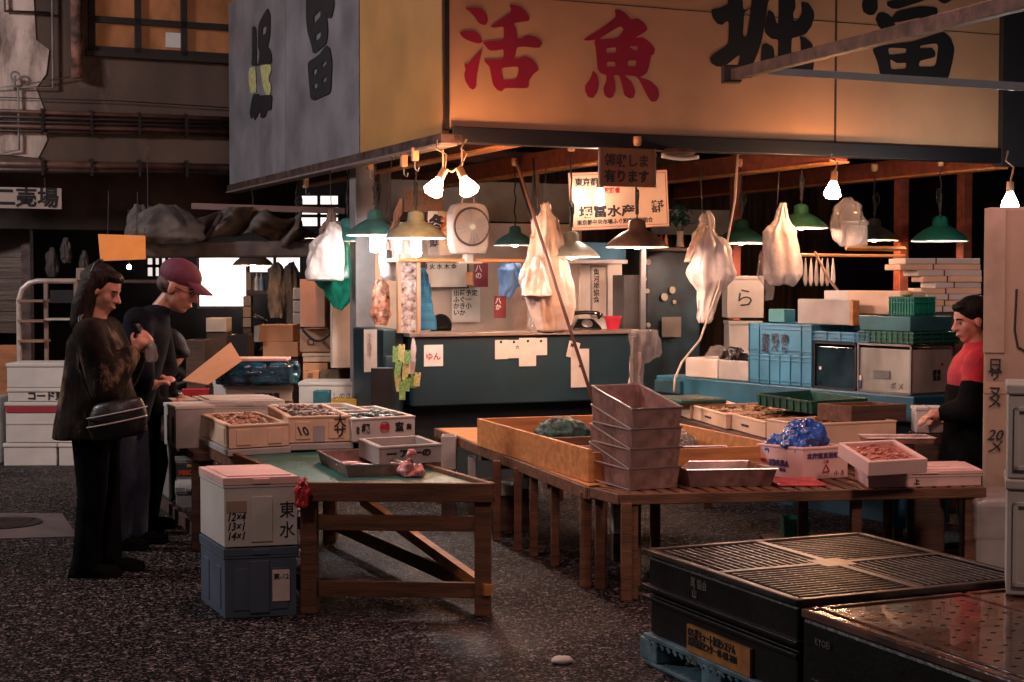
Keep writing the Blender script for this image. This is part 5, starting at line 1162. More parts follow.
# ================================================================ CARDBOARD HEAP AT THE BACK
bb_ = back_box
bb_(328, 277, 370, 331, 13.2, .5, 'large worn grey-brown carton behind the hanging sack', cardg, None, lid=False, name='carton')
bb_(300, 279, 325, 327, 12.9, .3, 'tall salmon carton under the white and green bags', M('card_salmon', (.62, .32, .22), .8, var=.06), None, lid=False, name='carton')
bb_(258, 325, 293, 342, 13.4, .3, 'small orange carton on top of the left carton pile', cardo, '', lid=False, name='carton')
bb_(263, 342, 298, 357, 13.4, .3, 'orange carton in the middle of the left carton pile', cardo, None, lid=False, name='carton', stand='dark base under the left carton pile')
bb_(254, 326, 259, 342, 13.35, .2, 'grey foam offcut left of the small orange carton', foamg, None, lid=False, name='foam_offcut', cat='foam')
bb_(300, 329, 335, 352, 13.0, .3, 'orange-brown carton with a printed square, right of the pile', card, '□', .07, lid=False, name='carton')
bb_(303, 353, 334, 362, 13.0, .3, 'flat foam tray under the orange-brown carton', foamw, None, name='foam_tray')
bb_(303, 363, 328, 380, 13.0, .3, 'low orange carton under the flat foam tray', cardo, None, lid=False, name='carton', stand='base under the orange cartons')
bb_(336, 331, 372, 379, 13.3, .4, 'big reddish brown carton below the worn grey-brown one', M('card_red', (.30, .15, .10), .8, var=.15), None, lid=False, name='carton', stand='base under the reddish carton')
bb_(320, 370, 339, 381, 12.7, .15, 'small dark olive tin among the cartons', M('tin_olive', (.10, .07, .04), .6), 'イ', .06, lid=False, name='tin', stand='base under the olive tin')
bb_(304, 371, 319, 381, 12.72, .15, 'small orange box with dark writing left of the olive tin', M('box_orange2', (.55, .25, .12), .6), '用', .05, lid=False, name='small_box', stand='base under the small orange box')
bb_(299, 382, 372, 410, 12.2, .4, 'long white foam box behind the teal carton', foam, None, name='foam_box', stand='base under the long white foam box')
bb_(313, 391, 329, 410, 11.9, .15, 'small teal carton in front of the long foam box', M('carton_teal', (.02, .12, .15), .5), None, lid=False, name='small_box', stand='base under the teal carton')
T = bb_(331, 399, 357, 411, 11.9, .2, 'left yellow crate right of the teal carton', yellow, None, lid=False, name='yellow_crate', cat='crate', stand='base under the left yellow crate')
text('しめさば', .05, T, (.01, -.004, .1), FRONT, ink)
bb_(358, 399, 371, 411, 11.9, .2, 'right yellow crate against the dark cabinet', M('yellow2', (.45, .2, .03), .5), None, lid=False, name='yellow_crate', cat='crate', stand='base under the right yellow crate')
bb_(371, 368, 393, 412, 11.05, .08, 'dark bin at the foot of the teal cabinet', black, None, lid=False, name='waste_bin', cat='bin', stand='plinth of the dark bin')
m = MB(); m.tube([P(302 + 2.0 * i, 329 + 12 * math.sin(i * PI / 16), 12.9) for i in range(17)], .012, 6); tag(m.obj('cable', rubber, None, smooth=True), 'black cable looping over the orange-brown carton', 'cable')
# wall column of small goods near the bright window
for i, (x0, y0, x1, y1, mt, lab) in enumerate([(243, 318, 251, 327, cardg, 'small carton, bottom of the column by the bright window'), (243, 307, 251, 317, card, 'small carton, second of the column by the bright window'), (243, 296, 251, 306, cardg, 'small carton, third of the column by the bright window'), (246, 272, 251, 290, cardg, 'narrow carton topping the column by the bright window')]):
    bb_(x0, y0, x1, y1, 17, .15, lab, mt, None, lid=False, name='small_carton', stand='thin stand below the carton column' if i == 0 else None)
T = bb_(246, 291, 268, 295, 16.9, .3, 'shelf board with bottles by the bright window', woodd, None, lid=False, name='shelf_board', cat='shelf')
for i, x in enumerate([252, 257, 262]):
    p = P(x, 290.5, 17.05); o = MB().lathe([(.001, 0), (.03, 0), (.03, .12), (.012, .16), (.012, .19), (.001, .19)], 12).obj('glass_bottle', [foam, plw, M('bottle_blue', (.2, .3, .4), .3)][i]); o.location = p; tag(o, ['pale bottle, leftmost on the board by the window', 'white bottle in the middle of the board by the window', 'bluish bottle, rightmost on the board by the window'][i], 'bottle')
coatm = M('coat_grey', (.09, .07, .06), .8, var=.4, scale=8, bump=.4)
bagobj(268, 262, 285, 318, 15.5, [(0, .35, .65), (.15, .05, .95), (.7, .0, 1), (1, .1, .9)], coatm, 'left of the two work coats hanging by the bright window', 71, 5, .12, name='work_coat', cat='coat')
bagobj(283, 262, 300, 330, 15.5, [(0, .35, .65), (.15, .05, .95), (.5, .1, .9), (1, .2, .8)], M('coat_dark', (.03, .025, .025), .8, var=.4), 'dark right-hand work coat hanging by the bright window', 72, 5, .12, name='work_coat', cat='coat')
for i, (y0, y1) in enumerate([(288, 299), (301, 312), (313, 324)]):
    bb_(293, y0, 301, y1, 14.6, .2, ['upper small grey carton beside the salmon carton', 'middle small grey carton beside the salmon carton', 'lower small grey carton beside the salmon carton'][i], foamg, None, lid=False, name='small_carton', stand='base under the small grey cartons' if i == 2 else None)
# ================================================================ MOTORBIKE near the window
mb = thing('motorcycle', 'dark parked motorcycle with a wire basket in front of the bright window', 'motorcycle', Vector((P(226, 340, 16.6).x, 16.6, 0)), .15)
chrome = M('chrome', (.5, .47, .45), .2, .95, var=.1)
for x in (-.62, .62):
    m = MB(); m.tube([(x + .27 * math.cos(t * PI / 16), 0, .30 + .27 * math.sin(t * PI / 16)) for t in range(32)], .045, 8, closed=True); w1 = m.obj('wheel', rubber, mb, smooth=True)
    m = MB()
    for t in range(14): m.tube([(x, 0, .30), (x + .24 * math.cos(t * PI / 7), 0, .30 + .24 * math.sin(t * PI / 7))], .004, 4)
    m.lathe([(.001, 0), (.05, 0), (.05, .02), (.001, .02)], 12, (x, 0, .3)); m.obj('spokes', chrome, w1)
m = MB(); m.tube([(.62, 0, .30), (.50, 0, .75), (.42, 0, 1.02)], .025); m.tube([(.45, 0, .8), (.0, 0, .55), (-.62, 0, .35)], .03); m.tube([(.0, 0, .35), (.45, 0, .6)], .03); m.obj('frame', black, mb)
m = MB(); m.ell((.12, 0, .78), (.24, .12, .13)); m.obj('fuel_tank', M('tank_dark', (.03, .03, .04), .2, .3), mb, smooth=True)
m = MB(); m.ell((-.3, 0, .80), (.34, .12, .06)); m.obj('seat', rubber, mb, smooth=True)
m = MB(); m.box(-.12, -.12, .3, .22, .12, .58); m.obj('engine', M('engine', (.12, .11, .11), .4, .7), mb, .03)
m = MB(); m.tube([(.30, -.34, 1.12), (.42, -.25, 1.06), (.44, 0, 1.02), (.42, .25, 1.06), (.30, .34, 1.12)], .014); m.obj('handlebar', chrome, mb, smooth=True)
for y in (-1, 1):
    m = MB(); m.tube([(.40, .22 * y, 1.06), (.44, .28 * y, 1.24)], .006); m.ell((.44, .29 * y, 1.28), (.015, .06, .04)); m.obj('mirror', black, mb)
m = MB(); m.ell((.56, 0, .95), (.08, .09, .09)); m.obj('headlamp', chrome, mb, smooth=True)
m = MB()
for k in range(5):
    z = .86 + .055 * k; m.tube([(.66, -.17, z), (.96, -.17, z), (.96, .17, z), (.66, .17, z)], .005, 5, closed=True)
for k in range(7): x = .66 + .05 * k; m.tube([(x, -.17, 1.08), (x, -.17, .86), (x, .17, .86), (x, .17, 1.08)], .004, 5)
for k in range(6): y = -.15 + .06 * k; m.tube([(.66, y, 1.08), (.66, y, .86), (.96, y, .86), (.96, y, 1.08)], .004, 5)
m.obj('wire_basket', chrome, mb)
m = MB(); m.tube([(-.1, -.13, .3), (-.5, -.16, .3), (-.85, -.16, .36)], [.03, .04, .045]); m.obj('exhaust', chrome, mb, smooth=True)
m = MB(); m.ell((-.68, 0, .62), (.16, .06, .06)); m.obj('mudguard', M('tank_dark', (0, 0, 0)), mb, smooth=True)
# clutter between the man and the motorbike
for i, (x0, y0, x1, y1, Y, mt, lab) in enumerate([(186, 340, 205, 378, 12.6, woodd, 'dark wooden crate behind the cap man'), (206, 318, 226, 332, 14.8, foamg, 'pale bundle behind the motorcycle'), (228, 335, 248, 370, 12.8, black, 'black case standing before the motorcycle basket')]):
    bb_(x0, y0, x1, y1, Y, .3, lab, mt, None, lid=False, name='crate', stand='low base under ' + lab)
# ================================================================ UPPER LEFT CLUTTER
T = thing('orange_board', 'glowing orange board hung at head height behind the woman', 'sign', P(98, 234, 12.6), .12)
T.rotation_euler = (0, .03, .12); w_ = 47 * 12.6 / FL; h_ = 25 * 12.6 / FL
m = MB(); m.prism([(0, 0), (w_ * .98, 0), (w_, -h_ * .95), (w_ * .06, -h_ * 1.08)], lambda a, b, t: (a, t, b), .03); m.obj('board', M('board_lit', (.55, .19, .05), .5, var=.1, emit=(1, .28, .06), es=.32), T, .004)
for k in range(2): MB().tube([(w_ * (.2 + .6 * k), .01, 0), (w_ * (.2 + .6 * k), .01, .35)], .004).obj('hanging_wire', black, T)
tarp = M('tarp_grey', (.085, .07, .062), .7, var=.4, scale=6, bump=.6, bscale=14, dirt=(.16, .13, .12), dth=.58)
m = MB(); nx, ny = 26, 12; vs = []; 
for i in range(nx):
    for j in range(ny):
        u_ = i / (nx - 1); v_ = j / (ny - 1)
        p = P(178 + 125 * u_, 209 + 28 * v_ + 6 * math.sin(u_ * 9), 13.2)
        vs.append((p.x, p.y + .15 * math.sin(u_ * 22 + v_ * 4) - .1 * v_ + .05 * math.sin(v_ * 9 + u_ * 12), p.z - .04 * math.sin(u_ * PI * 3) ** 2))
m.add(vs, [(i * ny + j, (i + 1) * ny + j, (i + 1) * ny + j + 1, i * ny + j + 1) for i in range(nx - 1) for j in range(ny - 1)])
o = m.obj('awning_cloth', tarp, None, smooth=True, solid=.01); tag(o, 'sagging grey awning cloth above the bright window', 'cloth')
blob('bundled_tarp', 'crumpled grey bundle on the duct above the cap man', 'bundle', P(165, 244, 12.9), 1, tarp, [(.2, .15, 0), (.32, .2, .05), (.3, .2, .14), (.2, .14, .24), (.08, .06, .32)], n=34, folds=7, amp=.12, seed=80)
blob('bundled_tarp', 'small dark bundle left of the crumpled grey one', 'bundle', P(140, 240, 13.0), .7, coatm, [(.1, .1, 0), (.14, .12, .1), (.12, .1, .3), (.05, .04, .42)], n=24, folds=5, amp=.14, seed=81)
duct = MB().bar(P(120, 250, 13.1), P(345, 249, 13.1), .16, .14).obj('roof_duct', M('duct', (.13, .11, .10), .5, .3, var=.35, scale=4, dirt=(.06, .045, .04)), None, .02); tag(duct, 'long grey duct running across above the bright window', 'duct')
o = MB().bar(P(192, 206, 13.3), P(345, 211, 13.3), .06, .05).obj('steel_rail', M('rail_pink', (.20, .13, .12), .5, .4)); tag(o, 'reddish steel rail above the awning cloth', 'rail')
o = MB().bar(P(163, 247, 13.0), P(182, 213, 13.0), .03).obj('prop_bar', rust); tag(o, 'slanting rusty prop bar left of the awning cloth', 'bar')
o = MB().bar(P(207, 238, 13.0), P(222, 212, 13.0), .03).obj('prop_bar', rust); tag(o, 'slanting rusty prop bar in front of the awning cloth', 'bar')
for i, (x, y, r, lab) in enumerate([(148, 214, .03, 'lone small bulb left of the bundle'), (129, 267, .02, 'bright small bulb below the orange board')]):
    T = thing('small_bulb', lab, 'lamp', P(x, y, 13.5)); MB().ell((0, 0, 0), (r, r, r * 1.2), 10, 7).obj('bulb', emis('bulb_small', (1, .75, .6), 40), T); MB().tube([(0, 0, .03), (0, 0, .5)], .005).obj('cord', rubber, T)
# shutter door, ladder cart, and foam stack at far left
sd_ = bpy.data.objects.new('door_1', None); COL.objects.link(sd_); struct(sd_); sd_.location = P(-40, 368, 15.5) * Vector((1, 1, 0)); sd_.location.z = 0
dw = P(24, 300, 15.5).x - P(-40, 300, 15.5).x; dz0 = P(0, 333, 15.5).z; dz1 = P(0, 224, 15.5).z
m = MB(); m.box(0, 0, dz0, dw, .05, dz1)
for k in range(10): z = dz0 + (dz1 - dz0) * k / 10; m.box(0, -.01, z, dw, 0, z + .02)
m.obj('door_leaf', M('shutter', (.15, .11, .09), .35, .6, var=.2, scale=3, stretch=(.3, 1, 6)), sd_)
m = MB(); m.box(dw, -.05, 0, dw + .09, .06, dz1 + .12); m.box(0, -.05, dz1, dw, .06, dz1 + .12); m.obj('door_frame', rust, sd_)
MB().box(0, 0, 0, dw, .06, dz0 - .12).obj('glow_panel', M('glow_wood', (.42, .16, .06), .5, var=.2, stretch=(1, 5, 5), scale=3), sd_)  # orange glow painted as the panel's colour
T = thing('step_ladder', 'white tubular platform cart with steps behind the foam stack', 'ladder', Vector((P(19, 330, 13.2).x, 13.2, 0)))
X = lambda px: P(px, 300, 13.2).x - T.location.x
Zz = lambda py: P(40, py, 13.2).z
m = MB(); pts = [(0, 0, .02)] + [(0, 0, Zz(360)), (0, 0, Zz(300)), (.03, 0, Zz(289)), (.09, 0, Zz(283)), (.16, 0, Zz(281)), (X(76), 0, Zz(281))]; m.tube(pts, .022, 8); m.obj('handrail', M('rail_white', (.50, .42, .38), .4, .2), T, smooth=True)
m = MB(); m.bar((X(46), 0, .02), (X(46), 0, Zz(281)), .03); m.bar((X(76), 0, .02), (X(76), 0, Zz(281)), .03); m.obj('uprights', M('upright', (.22, .15, .12), .5), T)
for k, y in enumerate((302, 322, 342)):
    MB().box(X(20), -.08, Zz(y), X(46), .12, Zz(y) + .02).obj('step', M('step_tan', (.25, .14, .09), .5), T)
MB().box(X(50), .0, Zz(303), X(75), .03, Zz(290)).obj('dark_panel', black, T); MB().box(X(48), -.1, Zz(320), X(78), .1, Zz(318)).obj('shelf_plate', M('rail_white', (0, 0, 0)), T)
fs = [(7, 363, 73, 388, 'topmost foam box of the stack at the far left', None), (8, 388, 76, 402, 'foam box printed with dark characters in the far left stack', 'コード東日本'), (6, 402, 80, 443, 'large foam box with a red band in the far left stack', None), (4, 443, 56, 467, 'bottom foam box of the far left stack', None), (59, 443, 80, 466, 'small foam box beside the bottom one of the far left stack', None)]
Yf = 12.5; ztop = {}
for i, (x0, y0, x1, y1, lab, tx_) in enumerate(fs):
    a = P(x0, y1, Yf); b = P(x1, y0, Yf); z0_ = max(0, a.z) if i < 3 else 0
    T = thing('fish_box', lab, 'box', (a.x, Yf, z0_ + (.002 if i < 3 else 0)), .03, 'foam boxes in the far left stack'); w_ = b.x - a.x; h_ = b.z - z0_ - .004
    MB().hollow(w_, .42, h_ - .03, .025, .02).obj('box_body', foam, T, .006); MB().box(-.008, -.008, h_ - .03, w_ + .008, .43, h_).obj('lid', foam, T, .006)
    if tx_: text(tx_, .075, T, (w_ * .28, -.003, .02), FRONT, ink, bold=.003)
    if i == 2: MB().box(.0, -.009, h_ - .08, w_, -.003, h_ - .035).obj('red_band', M('band_red', (.35, .02, .04), .6), T); MB().box(0, -.004, h_ * .45, w_, -.001, h_ * .47).obj('seam', foamg, T)
p = P(3, 440, 12.7); o = MB().box(0, 0, 0, .12, .3, .55).obj('foam_offcut', foamg, None, .02); o.location = (p.x - .1, 12.6, 0); tag(o, 'grey foam slab leaning at the left side of the far left stack', 'foam')
# vague dark clutter above the cart
rk = random.Random(3)
for i, (x, y, w_, h_, lab) in enumerate([(52, 262, 14, 30, 'dark sack hanging behind the cart'), (66, 250, 12, 26, 'second dark sack hanging behind the cart'), (84, 262, 10, 24, 'reddish bottle shape on the dark shelf')]):
    bagobj(x - w_ / 2, y - h_ / 2, x + w_ / 2, y + h_ / 2, 14.6, [(0, .4, .6), (.3, .1, .9), (.8, 0, 1), (1, .2, .8)], M('sack_dark', (.05, .035, .028), .7, var=.5), lab, 90 + i, 5, .1, name='dark_sack', cat='sack')
T = bb_(76, 268, 92, 281, 14.4, .2, 'printed carton on the dark shelf behind the woman', cardg, '産', .08, lid=False, name='small_carton')
o = MB().box(0, 0, 0, 1.3, .3, .03).obj('wall_shelf', woodd, None); o.location = P(48, 283, 14.4); tag(o, 'dark shelf behind the cart rail', 'shelf')
# ================================================================ RIGHT COLUMN, PALLETS
def cb_(x0, y0, x1, y1, Y, dep, label, mat, name='carton', z0=None, lid=False, rz=0):
    a = P(x0, y1, Y); b = P(x1, y0, Y); z = a.z if z0 is None else z0
    T = thing(name, label, 'box', (a.x, a.y, z), rz); w, h = b.x - a.x, b.z - z - .002
    return T, w, h
Yc = 7.9
T, w_, h_ = cb_(983, 497, 1110, 560, Yc, .5, 'lower tall carton at the right edge, with a looped black mark', cardg, z0=0, rz=-.31)
MB().box(0, 0, 0, w_, .5, h_).obj('carton_body', cardg, T, .012)
m = MB(); m.tube([(.10 + .045 * math.cos(t * .5) , -.004, h_ * .78 + .07 * math.sin(t * .5)) for t in range(15)], .006, 5); m.tube([(.06, -.004, h_ * .95), (.15, -.004, h_ * .94)], .012, 5); m.obj('lettering', ink, T)
zc_ = h_ + .002
T, w_, h_ = cb_(982, 207, 1110, 497, Yc, .5, 'tall upright carton handwritten in black at the right edge', cardg, z0=zc_, rz=-.31)
MB().box(0, 0, 0, w_, .5, h_).obj('carton_body', cardg, T, .015)
MB().box(-.004, -.006, h_ * .50, .10, -.001, h_ - .004).obj('side_flap', M('card_flap', (.36, .27, .20), .85), T, .002)
MB().box(0, -.003, h_ * .36, w_, -.001, h_ * .40).obj('tape_strip', M('card_tape', (.40, .27, .19), .6), T)
text('日\nサ\n\nヌ\nメ', .075, T, (.02, -.007, h_ * .44), FRONT, ink, bold=.001, space=.62)
text('20\nメ', .075, T, (.02, -.007, h_ * .20), FRONT, ink, bold=.001, shear=.3, space=.8)
m = MB(); m.tube([(.155, -.004, h_ * .72), (.148, -.004, h_ * .58), (.165, -.004, h_ * .52), (.25, -.004, h_ * .49)], .006, 5); m.obj('lettering', ink, T)
T, w_, h_ = cb_(975, 500, 1060, 560, 7.45, .3, 'crumpled foam box wrapped in clear film in front of the tall cartons', foamw, name='fish_box', z0=0)
MB().box(0, 0, 0, w_, .3, h_).obj('box_body', foamg, T, .03); MB().box(-.015, -.015, h_ * .55, w_ + .015, .31, h_ + .02).obj('film_wrap', plc, T, .02, jit=.012)
def lattice(T, w, d, z, mat, n=13, th=.022):
    m = MB(); r = .05
    m.box(0, 0, z - th, w, r * .6, z); m.box(0, d - r * .6, z - th, w, d, z); m.box(0, 0, z - th, r * .6, d, z); m.box(w - r * .6, 0, z - th, w, d, z); m.obj('rim_frame', mat, T, .004)
    m = MB()
    for q in range(4):   # four fields of bars, alternately turned
        x0 = .05 + (q % 2) * (w / 2 - .03); x1 = x0 + w / 2 - .08; y0 = .05 + (q // 2) * (d / 2 - .03); y1 = y0 + d / 2 - .08
        for k in range(n):
            t = (k + .5) / n
            if q in (0, 3): m.box(x0, y0 + (y1 - y0) * t - .006, z - th, x1, y0 + (y1 - y0) * t + .006, z - .002)
            else: m.box(x0 + (x1 - x0) * t - .006, y0, z - th, x0 + (x1 - x0) * t + .006, y1, z - .002)
        for k in range(1, 4):
            if q in (0, 3): m.box(x0 + (x1 - x0) * k / 4 - .006, y0, z - th, x0 + (x1 - x0) * k / 4 + .006, y1, z - .006)
            else: m.box(x0, y0 + (y1 - y0) * k / 4 - .006, z - th, x1, y0 + (y1 - y0) * k / 4 + .006, z - .006)
    m.box(w / 2 - .018, .03, z - th, w / 2 + .018, d - .03, z - .001); m.box(.03, d / 2 - .018, z - th, w - .03, d / 2 + .018, z - .001); m.box(w / 2 - .07, d / 2 - .07, z - th, w / 2 + .07, d / 2 + .07, z - .0005)
    return m.obj('grating', mat, T, .002)
wetb = M('wet_black_plastic', (.007, .006, .007), .4, var=.4, scale=6, bump=.3, spec=.35, dirt=(.022, .014, .011), dth=.6)
grat = M('worn_grating', (.05, .036, .032), .35, var=.5, scale=9, bump=.2, dirt=(.03, .02, .02), dth=.5)
PF = G(797, 600, .45); PL = G(650, 548, .45); PR = G(1008, 575, .45)
ux = (PR - PF); ux.z = 0; pw = ux.length; rzp = math.atan2(ux.y, ux.x); uy = PL - PF; uy.z = 0; pd = uy.length; skp = rzp - (math.atan2(uy.y, uy.x) - PI / 2)
LOG.append(('pallet', pw, pd, math.degrees(rzp), math.degrees(skp)))
rzp = rzp * .25 + (math.atan2(uy.y, uy.x) - PI / 2) * .75; pw = 1.02; pd = 1.07
def prot(x, y, z): return Vector((PF.x, PF.y, 0)) + Matrix.Rotation(rzp, 3, 'Z') @ Vector((x, y, z))
T = thing('blue_pallet', 'weathered light blue plastic pallet at the bottom of the black crates', 'pallet', prot(0, 0, 0), rzp)
bpl = M('pallet_blue', (.10, .20, .24), .5, var=.3, scale=8, bump=.3, dirt=(.05, .09, .1), dth=.55)
m = MB()
m.box(0, 0, .10, pw, pd, .118); m.box(0, 0, 0, pw, pd, .015)
m.obj('deck', bpl, T, .003)
for x in (0, .48, .96):
    for y in (0, .48, .96):
        MB().box(x, y, .015, x + .14, y + .14, .10).obj('block', bpl, T, .006)
m = MB()
for k in range(18):
    y = .15 + k * .05
    if abs((y % .48) - .0) > .02: m.bar((-.002, y, .085), (-.002, y + .025, .10), .006, .01)
m.obj('ribs', bpl, T)
T = thing('black_crate', 'lower black plastic crate with an orange sticker on the blue pallet', 'crate', prot(0, 0, .12), rzp)
MB().box(.02, .02, 0, pw - .02, pd - .02, .155).obj('crate_body', wetb, T, .01); m = MB(); m.box(-.005, -.005, .135, pw + .005, pd + .005, .15); m.obj('lip', wetb, T, .003)
MB().box(.008, .30, -.0, .019, .74, .10).obj('orange_sticker', M('sticker_orange', (.40, .17, .04), .5, var=.15, scale=12), T)['label'] = 'orange sticker with black print'
text('K75 鮮キュート氷温システム\n高井物流センター 03-441-2031', .036, T, (.006, .73, .062), LEFT, ink, bold=.001, sx=.72, space=.95)
T = thing('black_crate', 'upper black crate with an openwork grated top', 'crate', prot(0, 0, .277), rzp)
m = MB(); m.box(.015, .015, 0, pw - .015, pd - .015, .145); m.obj('crate_body', wetb, T, .01)
m = MB(); m.box(-.005, -.005, .02, pw + .005, pd + .005, .035); m.obj('lip', wetb, T, .003)
lattice(T, pw, pd, .173, grat)
text('尾 協会\n 山', .04, T, (-.0 + .012, .72, .09), LEFT, M('grey_print', (.2, .17, .16), .6), sx=.9)
P2 = G(799, 607, .43)
def prot2(x, y, z): return Vector((P2.x, P2.y, 0)) + Matrix.Rotation(rzp, 3, 'Z') @ Vector((x, y, z))
T = thing('slab_pallet', 'wet brown-topped pallet with rows of small holes at the lower right', 'pallet', prot2(0, -1.18, 0), rzp)
wet = M('wet_brown_plastic', (.13, .055, .035), .16, var=.35, scale=5, bump=.35, bscale=14, spec=.8, dirt=(.03, .016, .014), dth=.52, coat=.5)
MB().box(0, 0, .02, 1.3, 1.16, .40).obj('pallet_body', wetb, T, .012)
MB().box(-.004, -.004, .40, 1.304, 1.164, .43).obj('deck', wet, T, .006)
m = MB()
for x in (.04, .62, 1.24): m.box(x, .02, .43, x + .025, 1.14, .436)
for y in (.02, 1.12): m.box(.02, y, .43, 1.28, y + .02, .436)
m.obj('deck_ribs', wet, T, .002)
m = MB()
for i in range(16):
    for j in range(15):
        if abs(i * .075 + .1 - .62) > .03: m.box(.1 + i * .075, .07 + j * .07, .4295, .115 + i * .075, .078 + j * .07, .4315)
m.obj('drain_holes', black, T)['kind'] = 'stuff'
m = MB(); m.box(-.008, .1, .2, 0, 1.1, .215); m.obj('side_rib', wetb, T, .002)
text('KYOEI', .03, T, (-.006, 1.08, .33), LEFT, M('grey_print', (0, 0, 0)))
# white foam boxes standing on the brown pallet at the right edge
pz = .438
for i, (yt, yb, lab) in enumerate([(478, 595, 'lower big white foam box at the right edge on the brown pallet'), (381, 476, 'upper big white foam box at the right edge')]):
    p = G(1006, 595, pz)
    h_ = (yb - yt) * p.y / FL; T = thing('fish_box', lab, 'box', (p.x, p.y, pz if i == 0 else pz + hh_ + .002), -.29); hh_ = h_
    MB().hollow(.42, .30, h_ - .035, .025, .02).obj('box_body', foamg, T, .006); MB().box(-.006, -.006, h_ - .035, .426, .306, h_).obj('lid', foamg, T, .006)
    m = MB(); m.box(.02, -.008, .03, .30, -.001, .045); m.box(.02, -.008, h_ - .09, .30, -.001, h_ - .075); m.box(.02, -.008, .03, .035, -.001, h_ - .075); m.obj('moulded_frame', foamg, T, .002)
# odd things on the ground
o = MB().ell((0, 0, .01), (.045, .03, .018), 12, 8).obj('ice_lump', foam, None, smooth=True, jit=.003); o.location = G(562, 663, 0); tag(o, 'small pale lump of ice on the wet ground at the bottom middle', 'ice')
q = thing('teal_basket', 'teal plastic basket in the dark under the slatted table', 'basket', G(785, 545, 0)); q.location.y = 8.4; q.location.x = P(785, 530, 8.4).x
z_ = P(795, 541, 8.4).z
MB().hollow(.13, .12, .12, .006, .006, .008, z=0).obj('basket_body', tealp, q); q.location.z = .0
m = MB()
for k in range(3): m.box(-.01, -.012, .03 + .035 * k, .14, -.006, .04 + .035 * k)
m.obj('basket_bands', tealp, q); q.location.z = max(0, z_)
o = MB().box(0, 0, 0, .4, .3, max(.02, z_ - .002)).obj('dark_crate', woodd, None); o.location = (q.location.x - .1, q.location.y - .05, 0); tag(o, 'dark crate under the slatted table carrying the teal basket', 'crate')
o = MB().box(0, 0, 0, .07, .01, .30).obj('teal_cloth', bluep, None, jit=.003); o.location = P(893, 528, 8.3); tag(o, 'teal cloth strip hanging behind the slatted table', 'cloth')
for i, (x0, y0, x1, y1, Y, lab) in enumerate([(519, 466, 529, 489, 9.2, 'pale foam offcut under the middle table, right of the small blocks'), (499, 485, 514, 496, 9.2, 'low pale blocks under the middle table'), (613, 508, 622, 534, 8.2, 'pale foam offcut under the slatted table near its left legs'), (441, 436, 456, 470, 9.8, 'white foam box end under the orange table top'), (468, 458, 476, 486, 9.6, 'narrow foam offcut between the table legs')]):
    bb_(x0, y0, x1, y1, Y, .15, lab, foamg, None, lid=False, name='foam_offcut', cat='foam', stand=['first', 'second', 'third', 'fourth', 'fifth'][i] + ' hidden base below a pale offcut under the tables')

bagobj(494, 262, 524, 300, 12.3, [(0, .25, .75), (.2, .1, .9), (.6, .2, .95), (.8, .15, .6), (1, .25, .5)], M('cloth_blue', (.16, .32, .62), .8, var=.15), 'pale blue work jacket hanging inside the booth behind the counter', 120, 6, .1, name='work_jacket', cat='jacket')
# ================================================================ PEOPLE
def cap(m, a, b, ra, rb, n=14):
    """tapered limb with rounded ends"""
    a, b = Vector(a), Vector(b); d = b - a; L_ = d.length
    if L_ < 1e-6: m.ell(a, (ra, ra, ra)); return
    z = d / L_; x = z.orthogonal().normalized(); y = z.cross(x); R = []
    for k in range(1, 5): t = PI / 2 * (1 - k / 4); R.append((a - z * ra * math.sin(t), ra * math.cos(t)))
    for k in range(1, 4): R.append((a.lerp(b, k / 4), ra + (rb - ra) * k / 4))
    for k in range(0, 4): t = PI / 2 * k / 4; R.append((b + z * rb * math.sin(t), rb * math.cos(t)))
    m.rings([[c + (x * math.cos(j * 2 * PI / n) + y * math.sin(j * 2 * PI / n)) * max(r, .0008) for j in range(n)] for c, r in R])
def chain(m, pts, rs):
    for i in range(len(pts) - 1): cap(m, pts[i], pts[i + 1], rs[i], rs[i + 1])
def loft(m, R, n=28):
    """R: list of (centre, rx, ry) rings stacked upwards"""
    out = []
    for i, (c, rx, ry) in enumerate(R):
        c = Vector(c); p = Vector(R[max(0, i - 1)][0]); q = Vector(R[min(len(R) - 1, i + 1)][0]); z = (q - p).normalized()
        y = Vector((0, 1, 0)); x = y.cross(z).normalized()
        out.append([c + x * rx * math.cos(j * 2 * PI / n) + y * ry * math.sin(j * 2 * PI / n) for j in range(n)])
    m.rings(out)
def fuse(o, v=.008, sm=6, f=.5):
    r = o.modifiers.new('remesh', 'REMESH'); r.mode = 'VOXEL'; r.voxel_size = v; r.use_smooth_shade = True
    s = o.modifiers.new('smooth', 'SMOOTH'); s.iterations = sm; s.factor = f; return o
def head(m, c, yaw, pitch, s=1.):
    """a head facing +x before turning"""
    R = Matrix.Translation(c) @ Matrix.Rotation(yaw, 4, 'Z') @ Matrix.Rotation(pitch, 4, 'Y') @ Matrix.Scale(s, 4)
    T0 = m.T; m.T = T0 @ R
    m.ell((-.008, 0, .028), (.098, .076, .092), 24, 16); m.ell((.022, 0, -.035), (.068, .06, .082), 20, 14)
    m.ell((.05, 0, -.088), (.032, .034, .026)); m.ell((.062, 0, .024), (.03, .055, .018))
    cap(m, (.084, 0, .012), (.108, 0, -.026), .009, .013); m.ell((.098, .012, -.03), (.011, .009, .008)); m.ell((.098, -.012, -.03), (.011, .009, .008))
    m.ell((.083, 0, -.056), (.015, .025, .007)); m.ell((.081, 0, -.069), (.015, .022, .008))
    for y in (-1, 1):
        m.ell((.048, .036 * y, -.022), (.030, .027, .038)); m.ell((-.006, .078 * y, -.012), (.018, .008, .032))
        m.ell((-.002, .082 * y, -.012), (.01, .006, .022))
    m.T = T0; return R
